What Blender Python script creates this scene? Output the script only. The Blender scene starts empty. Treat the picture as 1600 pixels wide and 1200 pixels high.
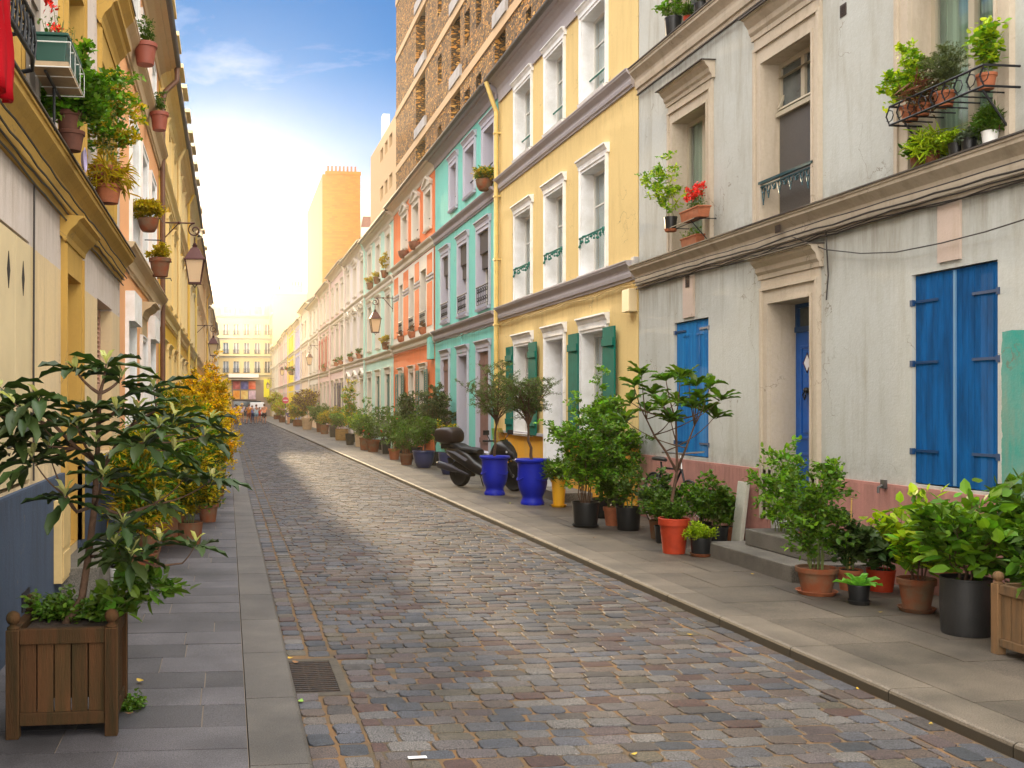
import bpy, bmesh, math, random
import numpy as np
from mathutils import Vector, Matrix
R = math.radians
sc = bpy.context.scene
COL = sc.collection
# ------------------------------------------------------------------ camera
F, YAW, H, VPX, HOR = 1600.0, R(7), 1.70, 356.0, 632.0      # focal (px of a 1600 px wide frame), yaw, eye height, street vanishing point
TY, CY = math.tan(YAW), math.cos(YAW)
PX = VPX + F * TY
cam = bpy.data.objects.new('camera', bpy.data.cameras.new('camera'))
COL.objects.link(cam); sc.camera = cam
cam.data.sensor_width = 36; cam.data.lens = 36.0 * F / 1600
cam.data.shift_x = (800 - PX) / 1600; cam.data.shift_y = (HOR - 600) / 1600
cam.location = (0, 0, H); cam.rotation_euler = (R(90), 0, -YAW)
cam.data.clip_start = .05; cam.data.clip_end = 2000
# ------------------------------------------------------------------ sky, sun, exposure
SUN_EL, SUN_AZ = R(8.3), R(-2.6)            # azimuth from +Y (down the street), negative = to the left
w = bpy.data.worlds.new('World'); sc.world = w; w.use_nodes = True
nt = w.node_tree; N = nt.nodes; L = nt.links
bg = N['Background']
sky = N.new('ShaderNodeTexSky'); sky.sky_type = 'NISHITA'; sky.sun_disc = False
sky.sun_elevation = SUN_EL; sky.sun_rotation = SUN_AZ; sky.altitude = 50; sky.air_density = 1.0; sky.dust_density = .2; sky.ozone_density = 3.0
tc = N.new('ShaderNodeTexCoord'); mp = N.new('ShaderNodeMapping'); mp.inputs['Scale'].default_value = (1, 1, 3.2); mp.inputs['Location'].default_value = (3.1, .4, 1.7)
nz = N.new('ShaderNodeTexNoise'); nz.inputs['Scale'].default_value = 4.2; nz.inputs['Detail'].default_value = 9; nz.inputs['Roughness'].default_value = .56; nz.inputs['Distortion'].default_value = .35
cr = N.new('ShaderNodeValToRGB'); cr.color_ramp.elements[0].position = .53; cr.color_ramp.elements[1].position = .80
L.new(tc.outputs['Generated'], mp.inputs[0]); L.new(mp.outputs[0], nz.inputs[0]); L.new(nz.outputs['Fac'], cr.inputs[0])
# thin veil that thickens towards the horizon (a real overcast band low in the sky)
sx = N.new('ShaderNodeSeparateXYZ'); L.new(tc.outputs['Generated'], sx.inputs[0])
mr = N.new('ShaderNodeMapRange'); mr.inputs[1].default_value = .08; mr.inputs[2].default_value = .33; mr.inputs[3].default_value = 1; mr.inputs[4].default_value = 0; mr.interpolation_type = 'SMOOTHSTEP'
L.new(sx.outputs['Z'], mr.inputs[0])
mx = N.new('ShaderNodeMath'); mx.operation = 'MAXIMUM'; L.new(cr.outputs[0], mx.inputs[0]); L.new(mr.outputs[0], mx.inputs[1])
mixc = N.new('ShaderNodeMix'); mixc.data_type = 'RGBA'; mixc.inputs[7].default_value = (13, 13.3, 15, 1)
tint = N.new('ShaderNodeMix'); tint.data_type = 'RGBA'; tint.blend_type = 'MULTIPLY'; tint.inputs[0].default_value = 1; tint.inputs[7].default_value = (.26, 1.02, 1.72, 1); L.new(sky.outputs[0], tint.inputs[6])
L.new(mx.outputs[0], mixc.inputs[0]); L.new(tint.outputs[2], mixc.inputs[6])
# extra bright sky added overhead, out of view, to light the walls
mr2 = N.new('ShaderNodeMapRange'); mr2.inputs[1].default_value = .46; mr2.inputs[2].default_value = .72; mr2.inputs[3].default_value = 0; mr2.inputs[4].default_value = .9; L.new(sx.outputs['Z'], mr2.inputs[0])
mixd = N.new('ShaderNodeMix'); mixd.data_type = 'RGBA'; mixd.inputs[7].default_value = (62, 61, 60, 1)
L.new(mr2.outputs[0], mixd.inputs[0]); L.new(mixc.outputs[2], mixd.inputs[6])
# unseen bright half-sky added behind the camera to light surfaces facing it
mr3 = N.new('ShaderNodeMapRange'); mr3.inputs[1].default_value = .1; mr3.inputs[2].default_value = -.45; mr3.inputs[3].default_value = 0; mr3.inputs[4].default_value = .85; L.new(sx.outputs['Y'], mr3.inputs[0])
mixe = N.new('ShaderNodeMix'); mixe.data_type = 'RGBA'; mixe.inputs[7].default_value = (62, 58, 53, 1)
L.new(mr3.outputs[0], mixe.inputs[0]); L.new(mixd.outputs[2], mixe.inputs[6]); L.new(mixe.outputs[2], bg.inputs[0])
bg.inputs[1].default_value = .05
sun = bpy.data.objects.new('sun', bpy.data.lights.new('sun', 'SUN')); COL.objects.link(sun)
sun.data.energy = 2.2; sun.data.angle = R(.5); sun.data.color = (1, .76, .46)
sv = Vector((math.sin(SUN_AZ) * math.cos(SUN_EL), math.cos(SUN_AZ) * math.cos(SUN_EL), math.sin(SUN_EL)))
sun.rotation_euler = sv.to_track_quat('Z', 'Y').to_euler(); sun.location = (0, 60, 60)
sc.view_settings.view_transform = 'Standard'; sc.view_settings.look = 'None'; sc.view_settings.gamma = 1
sc.view_settings.exposure = 0.88
sc.render.engine = 'CYCLES'
cy = sc.cycles; cy.use_denoising = True; cy.max_bounces = 7; cy.diffuse_bounces = 3; cy.glossy_bounces = 3; cy.transmission_bounces = 4; cy.transparent_max_bounces = 8; cy.volume_bounces = 0
cy.sample_clamp_indirect = 6; cy.caustics_reflective = False; cy.caustics_refractive = False
# ------------------------------------------------------------------ where a point of the survey photo lies on a real surface
def onx(x, y, X):
    D = X * F / (CY * (x - VPX)); return Vector((X, D * CY * (1 - TY * (x - PX) / F), H + (HOR - y) / F * D))
def fy(x, X): return onx(x, HOR, X).y
def gnd(x, y, z=.08):
    D = F * (H - z) / (y - HOR); return Vector((D * CY * (x - VPX) / F, D * CY * (1 - TY * (x - PX) / F), z))
def atd(x, y, D): return Vector((D * CY * (x - VPX) / F, D * CY * (1 - TY * (x - PX) / F), H + (HOR - y) / F * D))
# ------------------------------------------------------------------ materials
MATS = {}
def mat(name, col, rough=.7, metal=0, spec=.5, var=0, vscale=3, bump=0, bscale=60, col2=None, trans=0, island=0, alpha=1, coat=0, stretch=None, hue=0, detail=6, mid=.5):
    if name in MATS: return MATS[name]
    m = bpy.data.materials.new(name); m.use_nodes = True; n = m.node_tree.nodes; l = m.node_tree.links; b = n['Principled BSDF']
    b.inputs['Base Color'].default_value = (*col, 1); b.inputs['Roughness'].default_value = rough; b.inputs['Metallic'].default_value = metal
    b.inputs['Specular IOR Level'].default_value = spec; b.inputs['Coat Weight'].default_value = coat
    src = None; geo = n.new('ShaderNodeNewGeometry')
    vec = geo.outputs['Position']
    if stretch:
        mm = n.new('ShaderNodeMapping'); mm.inputs['Scale'].default_value = stretch; l.new(vec, mm.inputs[0]); vec = mm.outputs[0]
    if var or col2:
        c2 = col2 or tuple(max(0, c * (1 - var)) for c in col)
        t = n.new('ShaderNodeTexNoise'); t.inputs['Scale'].default_value = vscale; t.inputs['Detail'].default_value = detail; t.inputs['Roughness'].default_value = .62
        l.new(vec, t.inputs['Vector'])
        r = n.new('ShaderNodeValToRGB'); r.color_ramp.elements[0].position = mid - .13; r.color_ramp.elements[1].position = mid + .17
        r.color_ramp.elements[0].color = (*col, 1); r.color_ramp.elements[1].color = (*c2, 1)
        l.new(t.outputs['Fac'], r.inputs[0]); src = r.outputs[0]
    if island:
        hs = n.new('ShaderNodeHueSaturation'); rr = n.new('ShaderNodeMapRange'); rr.inputs[3].default_value = 1 - island; rr.inputs[4].default_value = 1 + island
        l.new(geo.outputs['Random Per Island'], rr.inputs[0]); l.new(rr.outputs[0], hs.inputs['Value'])
        if hue:
            wn = n.new('ShaderNodeTexWhiteNoise'); wn.noise_dimensions = '1D'; l.new(geo.outputs['Random Per Island'], wn.inputs['W'])
            r2 = n.new('ShaderNodeMapRange'); r2.inputs[3].default_value = .5 - hue; r2.inputs[4].default_value = .5 + hue * .6
            l.new(wn.outputs['Value'], r2.inputs[0]); l.new(r2.outputs[0], hs.inputs['Hue'])
        if src: l.new(src, hs.inputs['Color'])
        else: hs.inputs['Color'].default_value = (*col, 1)
        src = hs.outputs[0]
    if src: l.new(src, b.inputs['Base Color'])
    if bump:
        t2 = n.new('ShaderNodeTexNoise'); t2.inputs['Scale'].default_value = bscale; t2.inputs['Detail'].default_value = 5; l.new(vec, t2.inputs['Vector'])
        bu = n.new('ShaderNodeBump'); bu.inputs['Strength'].default_value = bump; bu.inputs['Distance'].default_value = .02
        l.new(t2.outputs['Fac'], bu.inputs['Height']); l.new(bu.outputs[0], b.inputs['Normal'])
    if trans:
        o = n['Material Output']; tb = n.new('ShaderNodeBsdfTranslucent'); mi = n.new('ShaderNodeMixShader'); mi.inputs[0].default_value = trans
        if src:
            g = n.new('ShaderNodeMix'); g.data_type = 'RGBA'; g.blend_type = 'MULTIPLY'; g.inputs[0].default_value = 1; g.inputs[7].default_value = (1.5, 1.6, .6, 1); l.new(src, g.inputs[6]); l.new(g.outputs[2], tb.inputs[0])
        else: tb.inputs[0].default_value = (*col, 1)
        l.new(b.outputs[0], mi.inputs[1]); l.new(tb.outputs[0], mi.inputs[2]); l.new(mi.outputs[0], o.inputs[0])
    MATS[name] = m; return m

def plaster(name, col, stain=(.30, .27, .20), amt=.5, split=None, patch=None, rough=.85, ledges=()):
    """painted render: large soft weathering, streaks that run down, fine grain. split=(z, colour below), patch=(y, z, colour)"""
    if name in MATS: return MATS[name]
    m = bpy.data.materials.new(name); m.use_nodes = True; n = m.node_tree.nodes; l = m.node_tree.links; b = n['Principled BSDF']
    b.inputs['Roughness'].default_value = rough; b.inputs['Specular IOR Level'].default_value = .25
    geo = n.new('ShaderNodeNewGeometry'); P = geo.outputs['Position']
    def noise(scale, sc3=None, det=6, rg=.6, dist=0):
        v = P
        if sc3:
            mm = n.new('ShaderNodeMapping'); mm.inputs['Scale'].default_value = sc3; l.new(P, mm.inputs[0]); v = mm.outputs[0]
        t = n.new('ShaderNodeTexNoise'); t.inputs['Scale'].default_value = scale; t.inputs['Detail'].default_value = det; t.inputs['Roughness'].default_value = rg; t.inputs['Distortion'].default_value = dist
        l.new(v, t.inputs['Vector']); return t.outputs['Fac']
    def ramp(s, a, c):
        r = n.new('ShaderNodeMapRange'); r.inputs[1].default_value = a; r.inputs[2].default_value = c; l.new(s, r.inputs[0]); return r.outputs[0]
    def mix(f, a, bb, mode='MIX'):
        g = n.new('ShaderNodeMix'); g.data_type = 'RGBA'; g.blend_type = mode
        if isinstance(f, float): g.inputs[0].default_value = f
        else: l.new(f, g.inputs[0])
        for i, v in ((6, a), (7, bb)):
            if isinstance(v, tuple): g.inputs[i].default_value = (*v, 1)
            else: l.new(v, g.inputs[i])
        return g.outputs[2]
    def math_(op, a, c):
        g = n.new('ShaderNodeMath'); g.operation = op
        for i, v in ((0, a), (1, c)):
            if isinstance(v, (int, float)): g.inputs[i].default_value = v
            else: l.new(v, g.inputs[i])
        return g.outputs[0]
    base = col
    if split or patch or ledges:
        s = n.new('ShaderNodeSeparateXYZ'); l.new(P, s.inputs[0])
    if split:
        e = math_('ADD', s.outputs['Z'], math_('MULTIPLY', noise(9), .03))
        base = mix(math_('LESS_THAN', e, split[0] + .015), base, split[1])
    if patch:
        e = math_('ADD', s.outputs['Z'], math_('MULTIPLY', noise(3.5), .05)); e2 = math_('ADD', s.outputs['Y'], math_('MULTIPLY', noise(6), .06))
        base = mix(math_('MULTIPLY', math_('LESS_THAN', e, patch[1] + .025), math_('LESS_THAN', e2, patch[0] + .03)), base, patch[2])
    c = mix(math_('MULTIPLY', ramp(noise(.9, None, 8, .6, .4), .42, .72), amt * .55), base, tuple(.5 * a + .5 * q for a, q in zip(col, stain)))
    c = mix(math_('MULTIPLY', ramp(noise(2.2, (2.4, 2.4, .35), 7, .65), .50, .78), amt * .7), c, stain)
    c = mix(math_('MULTIPLY', ramp(noise(24, None, 4), .35, .8), .16 * amt + .04), c, stain)
    if amt >= .6:     # hairline cracks and chips
        v = n.new('ShaderNodeTexVoronoi'); v.feature = 'DISTANCE_TO_EDGE'; v.inputs['Scale'].default_value = .75
        dm = n.new('ShaderNodeVectorMath'); dm.operation = 'ADD'; nn = n.new('ShaderNodeTexNoise'); nn.inputs['Scale'].default_value = 2.5; nn.inputs['Detail'].default_value = 6; l.new(P, nn.inputs['Vector'])
        l.new(P, dm.inputs[0]); l.new(nn.outputs['Color'], dm.inputs[1]); l.new(dm.outputs[0], v.inputs['Vector'])
        crk = math_('MULTIPLY', math_('LESS_THAN', v.outputs['Distance'], .0035), ramp(noise(1.3), .5, .6))
        c = mix(math_('MULTIPLY', crk, .6), c, (.16, .13, .09))
        chip = math_('GREATER_THAN', math_('MULTIPLY', noise(38, None, 3), ramp(noise(1.7), .45, .75)), .575)
        c = mix(math_('MULTIPLY', chip, .7), c, (.22, .17, .10))
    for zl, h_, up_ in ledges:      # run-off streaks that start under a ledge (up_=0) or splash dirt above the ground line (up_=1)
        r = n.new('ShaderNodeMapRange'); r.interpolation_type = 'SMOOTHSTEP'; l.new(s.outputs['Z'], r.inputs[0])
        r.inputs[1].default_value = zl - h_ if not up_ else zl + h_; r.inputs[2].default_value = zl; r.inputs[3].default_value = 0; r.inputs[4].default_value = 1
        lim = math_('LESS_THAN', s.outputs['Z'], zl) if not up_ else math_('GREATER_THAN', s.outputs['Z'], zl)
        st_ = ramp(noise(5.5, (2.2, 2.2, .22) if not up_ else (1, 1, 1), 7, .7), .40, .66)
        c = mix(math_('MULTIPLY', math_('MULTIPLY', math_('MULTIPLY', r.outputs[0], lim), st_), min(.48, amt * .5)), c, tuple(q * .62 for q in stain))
    l.new(c, b.inputs['Base Color'])
    bu = n.new('ShaderNodeBump'); bu.inputs['Strength'].default_value = .25; bu.inputs['Distance'].default_value = .012
    l.new(math_('ADD', noise(45, None, 4), math_('MULTIPLY', noise(5, None, 3), 1.2)), bu.inputs['Height']); l.new(bu.outputs[0], b.inputs['Normal'])
    MATS[name] = m; return m

def glass_mat(name='window_glass', tint=(.92, .96, .95)):
    if name in MATS: return MATS[name]
    m = bpy.data.materials.new(name); m.use_nodes = True; n = m.node_tree.nodes; l = m.node_tree.links
    for q in list(n):
        if q.type == 'BSDF_PRINCIPLED': n.remove(q)
    lw_ = n.new('ShaderNodeLayerWeight'); lw_.inputs[0].default_value = .5; fr = n.new('ShaderNodeMath'); fr.operation = 'POWER'; fr.inputs[1].default_value = 3.5; l.new(lw_.outputs['Facing'], fr.inputs[0])
    g = n.new('ShaderNodeBsdfGlossy'); g.inputs['Roughness'].default_value = .03; g.inputs[0].default_value = (.9, .93, 1, 1)
    t = n.new('ShaderNodeBsdfTransparent'); t.inputs[0].default_value = (*tint, 1); x = n.new('ShaderNodeMixShader')
    a = n.new('ShaderNodeMath'); a.operation = 'MULTIPLY_ADD'; a.inputs[1].default_value = .75; a.inputs[2].default_value = .06; l.new(fr.outputs[0], a.inputs[0])
    nz = n.new('ShaderNodeTexNoise'); nz.inputs['Scale'].default_value = 3; bu = n.new('ShaderNodeBump'); bu.inputs['Strength'].default_value = .03; l.new(nz.outputs['Fac'], bu.inputs['Height']); l.new(bu.outputs[0], g.inputs['Normal'])
    l.new(a.outputs[0], x.inputs[0]); l.new(t.outputs[0], x.inputs[1]); l.new(g.outputs[0], x.inputs[2]); l.new(x.outputs[0], n['Material Output'].inputs[0])
    MATS[name] = m; return m
# ------------------------------------------------------------------ mesh helper
class MB:
    def __init__(s): s.v = []; s.f = []
    def add(s, vs, fs):
        o = len(s.v); s.v.extend([tuple(q) for q in vs]); s.f.extend([tuple(i + o for i in q) for q in fs]); return s
    def box(s, x0, x1, y0, y1, z0, z1):
        v = [(x, y, z) for z in (z0, z1) for x, y in ((x0, y0), (x1, y0), (x1, y1), (x0, y1))]
        return s.add(v, [(3, 2, 1, 0), (4, 5, 6, 7), (0, 1, 5, 4), (1, 2, 6, 5), (2, 3, 7, 6), (3, 0, 4, 7)])
    def obox(s, c, size, rot=None, taper=1, bev=0):
        """box about c with rotation (Euler tuple or Matrix), taper = top scale"""
        M = rot if isinstance(rot, Matrix) else Matrix.Rotation(0, 3, 'Z') if rot is None else __import__('mathutils').Euler(rot).to_matrix()
        hx, hy, hz = size[0] / 2, size[1] / 2, size[2] / 2
        v = [Vector(c) + M @ Vector((a * hx * (taper if q > 0 else 1), b_ * hy * (taper if q > 0 else 1), q * hz)) for q in (-1, 1) for a, b_ in ((-1, -1), (1, -1), (1, 1), (-1, 1))]
        return s.add(v, [(3, 2, 1, 0), (4, 5, 6, 7), (0, 1, 5, 4), (1, 2, 6, 5), (2, 3, 7, 6), (3, 0, 4, 7)])
    def tube(s, pts, r, seg=8, cap=True):
        pts = [Vector(p) for p in pts]; n = len(pts); rs = r if isinstance(r, (list, tuple)) else [r] * n
        o = len(s.v); up = Vector((0, 0, 1)); last = None
        for i, p in enumerate(pts):
            d = (pts[min(i + 1, n - 1)] - pts[max(i - 1, 0)])
            d = d.normalized() if d.length > 1e-9 else Vector((0, 0, 1))
            a = last - d * last.dot(d) if last is not None else d.cross(up if abs(d.z) < .95 else Vector((1, 0, 0)))
            if a.length < 1e-6: a = d.cross(Vector((1, 0, 0)))
            a.normalize(); last = a; b = d.cross(a)
            for k in range(seg):
                t = 2 * math.pi * k / seg; q = p + (a * math.cos(t) + b * math.sin(t)) * rs[i]; s.v.append(tuple(q))
        for i in range(n - 1):
            for k in range(seg):
                k2 = (k + 1) % seg; s.f.append((o + i * seg + k, o + i * seg + k2, o + (i + 1) * seg + k2, o + (i + 1) * seg + k))
        if cap:
            s.f.append(tuple(o + k for k in range(seg))[::-1]); s.f.append(tuple(o + (n - 1) * seg + k for k in range(seg)))
        return s
    def lathe(s, prof, c=(0, 0, 0), seg=24, wob=0):
        o = len(s.v); n = len(prof)
        for i, (r, z) in enumerate(prof):
            for k in range(seg):
                t = 2 * math.pi * k / seg; s.v.append((c[0] + r * math.cos(t), c[1] + r * math.sin(t), c[2] + z))
        for i in range(n - 1):
            for k in range(seg):
                k2 = (k + 1) % seg; s.f.append((o + i * seg + k, o + i * seg + k2, o + (i + 1) * seg + k2, o + (i + 1) * seg + k))
        if prof[0][0] > 1e-5: s.f.append(tuple(o + k for k in range(seg))[::-1])
        if prof[-1][0] > 1e-5: s.f.append(tuple(o + (n - 1) * seg + k for k in range(seg)))
        return s
    def ball(s, c, r, seg=10, rings=6, sc=(1, 1, 1)):
        pr = [(max(1e-6, math.sin(math.pi * i / rings)), -math.cos(math.pi * i / rings)) for i in range(rings + 1)]
        o = len(s.v); s.lathe([(a * r, b * r) for a, b in pr], (0, 0, 0), seg)
        for i in range(o, len(s.v)):
            x, y, z = s.v[i]; s.v[i] = (c[0] + x * sc[0], c[1] + y * sc[1], c[2] + z * sc[2])
        return s
    def fbox(s, S, s0, s1, d0, d1, z0, z1):
        a = S.P(s0, d0, z0); b = S.P(s1, d1, z1)
        return s.box(min(a[0], b[0]), max(a[0], b[0]), min(a[1], b[1]), max(a[1], b[1]), min(z0, z1), max(z0, z1))
    def prism(s, S, prof, s0, s1):
        """(d,z) outline run along the facade from s0 to s1"""
        n = len(prof); o = len(s.v)
        for q in (s0, s1):
            for d, z in prof: s.v.append(tuple(S.P(q, d, z)))
        for i in range(n):
            j = (i + 1) % n; s.f.append((o + i, o + j, o + n + j, o + n + i))
        s.f.append(tuple(o + i for i in range(n))[::-1]); s.f.append(tuple(o + n + i for i in range(n))); return s
    def fpoly(s, S, pts, d0, d1):
        """(s,z) outline given a thickness d0..d1"""
        n = len(pts); o = len(s.v)
        for d in (d0, d1):
            for a, z in pts: s.v.append(tuple(S.P(a, d, z)))
        for i in range(n):
            j = (i + 1) % n; s.f.append((o + i, o + j, o + n + j, o + n + i))
        s.f.append(tuple(o + i for i in range(n))[::-1]); s.f.append(tuple(o + n + i for i in range(n))); return s
    def arr(s, V, Fc):
        o = len(s.v); s.v.extend(map(tuple, V.tolist() if hasattr(V, 'tolist') else V)); s.f.extend(tuple(i + o for i in q) for q in Fc); return s
    def build(s, name, m, parent=None, world=True, smooth=False, loc=None, bevel=0):
        me = bpy.data.meshes.new(name); ob = bpy.data.objects.new(name, me)
        off = Vector((0, 0, 0))
        if parent is not None:
            ob.parent = parent
            if world: off = wloc(parent)
        elif loc is not None:
            ob.location = loc
            if world: off = Vector(loc)
        me.from_pydata([(a - off.x, b - off.y, c - off.z) for a, b, c in s.v], [], s.f)
        me.validate(); me.update()
        if smooth: me.polygons.foreach_set('use_smooth', [True] * len(me.polygons)); 
        if smooth and smooth != 'all':
            try: me.set_sharp_from_angle(angle=R(38))
            except Exception: pass
        if m: me.materials.append(m)
        COL.objects.link(ob)
        if bevel:
            b = ob.modifiers.new('bevel', 'BEVEL'); b.width = bevel; b.segments = 2; b.limit_method = 'ANGLE'; b.angle_limit = R(50)
        return ob
def wloc(o):
    v = Vector((0, 0, 0))
    while o is not None: v += o.location; o = o.parent
    return v
def tag(o, label, cat, group=None, kind=None):
    o['label'] = label; o['category'] = cat
    if group: o['group'] = group
    if kind: o['kind'] = kind
    return o
def thing(name, label, cat, loc=(0, 0, 0), rz=0, group=None):
    o = bpy.data.objects.new(name, None); COL.objects.link(o); o.location = loc; o.rotation_euler = (0, 0, rz); o.empty_display_size = .2
    return tag(o, label, cat, group)
def copy_tree(o, parent=None):
    c = o.copy(); COL.objects.link(c); c.parent = parent
    for ch in list(o.children): copy_tree(ch, c)
    return c
class Side:
    def __init__(s, fn, inv=None): s.P = fn
XR, XL, YE = 6.0 , -1.41, 147.0
SR = Side(lambda a, d, z: (XR - d, a, z)); SL = Side(lambda a, d, z: (XL + d, a, z)); SE = Side(lambda a, d, z: (a, YE - d, z))
PAVE = .08
HAZE_D = .0006
# ================================================================== GROUND
rng = random.Random(7); nr = np.random.RandomState(5)
m_earth = mat('earth', (.16, .14, .12), .95)
def sheet(name, x0, x1, y0, y1, z, m, kind='structure'):
    o = MB().add([(x0, y0, z), (x1, y0, z), (x1, y1, z), (x0, y1, z)], [(0, 1, 2, 3)]).build(name, m); o['kind'] = kind; return o
sheet('ground', -60, 60, -11, 260, -.06, m_earth)
# setts: colour of each stone from a palette, granite grain, sheen
def sett_mat():
    m = bpy.data.materials.new('granite_setts'); m.use_nodes = True; n = m.node_tree.nodes; l = m.node_tree.links; b = n['Principled BSDF']
    geo = n.new('ShaderNodeNewGeometry'); r = n.new('ShaderNodeValToRGB'); r.color_ramp.interpolation = 'CONSTANT'
    pal = [(.155, .155, .175), (.105, .115, .145), (.21, .20, .20), (.165, .115, .095), (.185, .16, .155), (.06, .072, .095), (.235, .195, .165), (.13, .058, .045), (.15, .155, .19), (.27, .25, .235), (.10, .085, .08), (.20, .145, .115), (.12, .13, .165), (.20, .165, .17), (.15, .10, .10), (.18, .15, .10)]
    e = r.color_ramp.elements
    e[0].position = 0; e[0].color = (*pal[0], 1); e[1].position = 1 / len(pal); e[1].color = (*pal[1], 1)
    for i in range(2, len(pal)):
        q = e.new(i / len(pal)); q.color = (*pal[i], 1)
    l.new(geo.outputs['Random Per Island'], r.inputs[0])
    def nz_(s, d=3):
        t = n.new('ShaderNodeTexNoise'); t.inputs['Scale'].default_value = s; t.inputs['Detail'].default_value = d; l.new(geo.outputs['Position'], t.inputs['Vector']); return t.outputs['Fac']
    sp = n.new('ShaderNodeMapRange'); sp.inputs[1].default_value = .36; sp.inputs[2].default_value = .64; sp.inputs[3].default_value = .02; sp.inputs[4].default_value = .62; l.new(nz_(170, 2), sp.inputs[0])
    s2 = n.new('ShaderNodeMapRange'); s2.inputs[1].default_value = .3; s2.inputs[2].default_value = .7; s2.inputs[3].default_value = .60; s2.inputs[4].default_value = 1.3; l.new(nz_(1.1, 5), s2.inputs[0])
    mm = n.new('ShaderNodeMath'); mm.operation = 'MULTIPLY'; l.new(sp.outputs[0], mm.inputs[0]); l.new(s2.outputs[0], mm.inputs[1])
    v = n.new('ShaderNodeVectorMath'); v.operation = 'SCALE'; l.new(r.outputs[0], v.inputs[0]); l.new(mm.outputs[0], v.inputs['Scale'])
    l.new(v.outputs[0], b.inputs['Base Color'])
    rr = n.new('ShaderNodeMapRange'); rr.inputs[3].default_value = .50; rr.inputs[4].default_value = .82; l.new(nz_(14, 4), rr.inputs[0]); l.new(rr.outputs[0], b.inputs['Roughness'])
    bu = n.new('ShaderNodeBump'); bu.inputs['Strength'].default_value = .3; bu.inputs['Distance'].default_value = .006; l.new(nz_(75, 5), bu.inputs['Height']); l.new(bu.outputs[0], b.inputs['Normal'])
    return m
m_sett = sett_mat()
m_sand = mat('joint_sand', (.17, .092, .036), .95, var=.5, vscale=3.0, col2=(.055, .052, .036), bump=.6, bscale=120)
GR = (.375, .725, 5.93, 6.80)           # hole left for the street drain
setts = MB(); Vs = []; Fs = []
def sett(cx, cy, lx, ly, near):
    if GR[0] - lx / 2 < cx < GR[1] + .28 - lx / 2 + .04 and GR[2] - ly / 2 + .055 < cy < GR[3] + ly / 2 - .05: return
    z = .010 + nr.uniform(-.004, .004); o = len(Vs); tl = nr.uniform(-.02, .02, 2)
    if near:
        hx, hy = lx / 2, ly / 2; c = min(hx, hy) * .42
        ring = [(-hx + c, -hy), (hx - c, -hy), (hx - c * .25, -hy + c * .3), (hx, -hy + c), (hx, hy - c), (hx - c * .25, hy - c * .3), (hx - c, hy), (-hx + c, hy), (-hx + c * .25, hy - c * .3), (-hx, hy - c), (-hx, -hy + c), (-hx + c * .25, -hy + c * .3)]
        n = 12; j = nr.uniform(-.006, .006, (n, 2)); th = nr.uniform(-.03, .03); ct, st = math.cos(th), math.sin(th)
        ring = [((a + j[i][0]) * ct - (b + j[i][1]) * st, (a + j[i][0]) * st + (b + j[i][1]) * ct) for i, (a, b) in enumerate(ring)]
        for zz, s_ in ((-.01, 1.0), (z - .004, .995), (z, .955)):
            for a, b in ring: Vs.append((cx + a * s_, cy + b * s_, zz + a * tl[0] + b * tl[1]))
        Vs.append((cx, cy, z + .001))
        for k in range(2):
            for i in range(n):
                i2 = (i + 1) % n; Fs.append((o + k * n + i, o + k * n + i2, o + (k + 1) * n + i2, o + (k + 1) * n + i))
        for i in range(n): Fs.append((o + 2 * n + i, o + 2 * n + (i + 1) % n, o + 3 * n))
    else:
        hx, hy = lx / 2, ly / 2
        for zz, s_ in ((-.006, 1.0), (z, .965)):
            for a, b in ((-hx, -hy), (hx, -hy), (hx, hy), (-hx, hy)): Vs.append((cx + a * s_, cy + b * s_, zz + a * tl[0] + b * tl[1]))
        for i in range(4):
            i2 = (i + 1) % 4; Fs.append((o + i, o + i2, o + 4 + i2, o + 4 + i))
        Fs.append((o + 4, o + 5, o + 6, o + 7))
yy = 2.9; row = 0
while yy < 118:
    pitch = nr.uniform(.122, .140); near = yy < 17
    x = .70 - nr.uniform(0, .16)
    while x < 3.46:
        lx = nr.uniform(.155, .232); x0 = max(x, .70); x1 = min(x + lx, 3.46)
        if x1 - x0 > .05:
            xm = (x0 + x1) / 2
            sett(xm, yy + .018 * math.sin(xm * 1.9 + yy * .35) - xm * .012, x1 - x0 - .013, pitch - .012, near)
        x += lx
    yy += pitch; row += 1
for x0, x1, p0, p1 in ((.395, .525, .13, .18), (.545, .685, .13, .18), (3.475, 3.59, .17, .24), (3.605, 3.722, .17, .24)):
    yy = 2.9
    while yy < 118:
        p = nr.uniform(p0, p1); sett((x0 + x1) / 2 + nr.uniform(-.004, .004), yy + p / 2, x1 - x0, p - .012, yy < 17); yy += p
for k_ in range(7):
    if k_ < 6: sett(.765, 5.985 + k_ * .137, .08, .12, True) if 0 else None
GR_ = GR; GR = (9, 9.1, 0, 0)
for k_ in range(6):
    q_ = nr.uniform(.16, .24); sett(.732 + q_ / 2, 5.99 + k_ * .137, q_ - .01, .122, True); sett(.738 + q_ + (1.02 - .738 - q_) / 2, 5.99 + k_ * .137, max(.05, 1.02 - .738 - q_ - .012), .122, True)
setts.v = Vs; setts.f = Fs
o = setts.build('road', m_sett); o['kind'] = 'structure'
k = MB(); z_ = .0035
for a, b, c, d in ((.36, 3.76, 1.5, 5.935), (.36, 3.76, 6.795, 260), (.715, 3.76, 5.935, 6.795)): k.add([(a, c, z_), (b, c, z_), (b, d, z_), (a, d, z_)], [(0, 1, 2, 3)])
k.build('road_bed', m_sand)['kind'] = 'structure'
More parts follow.
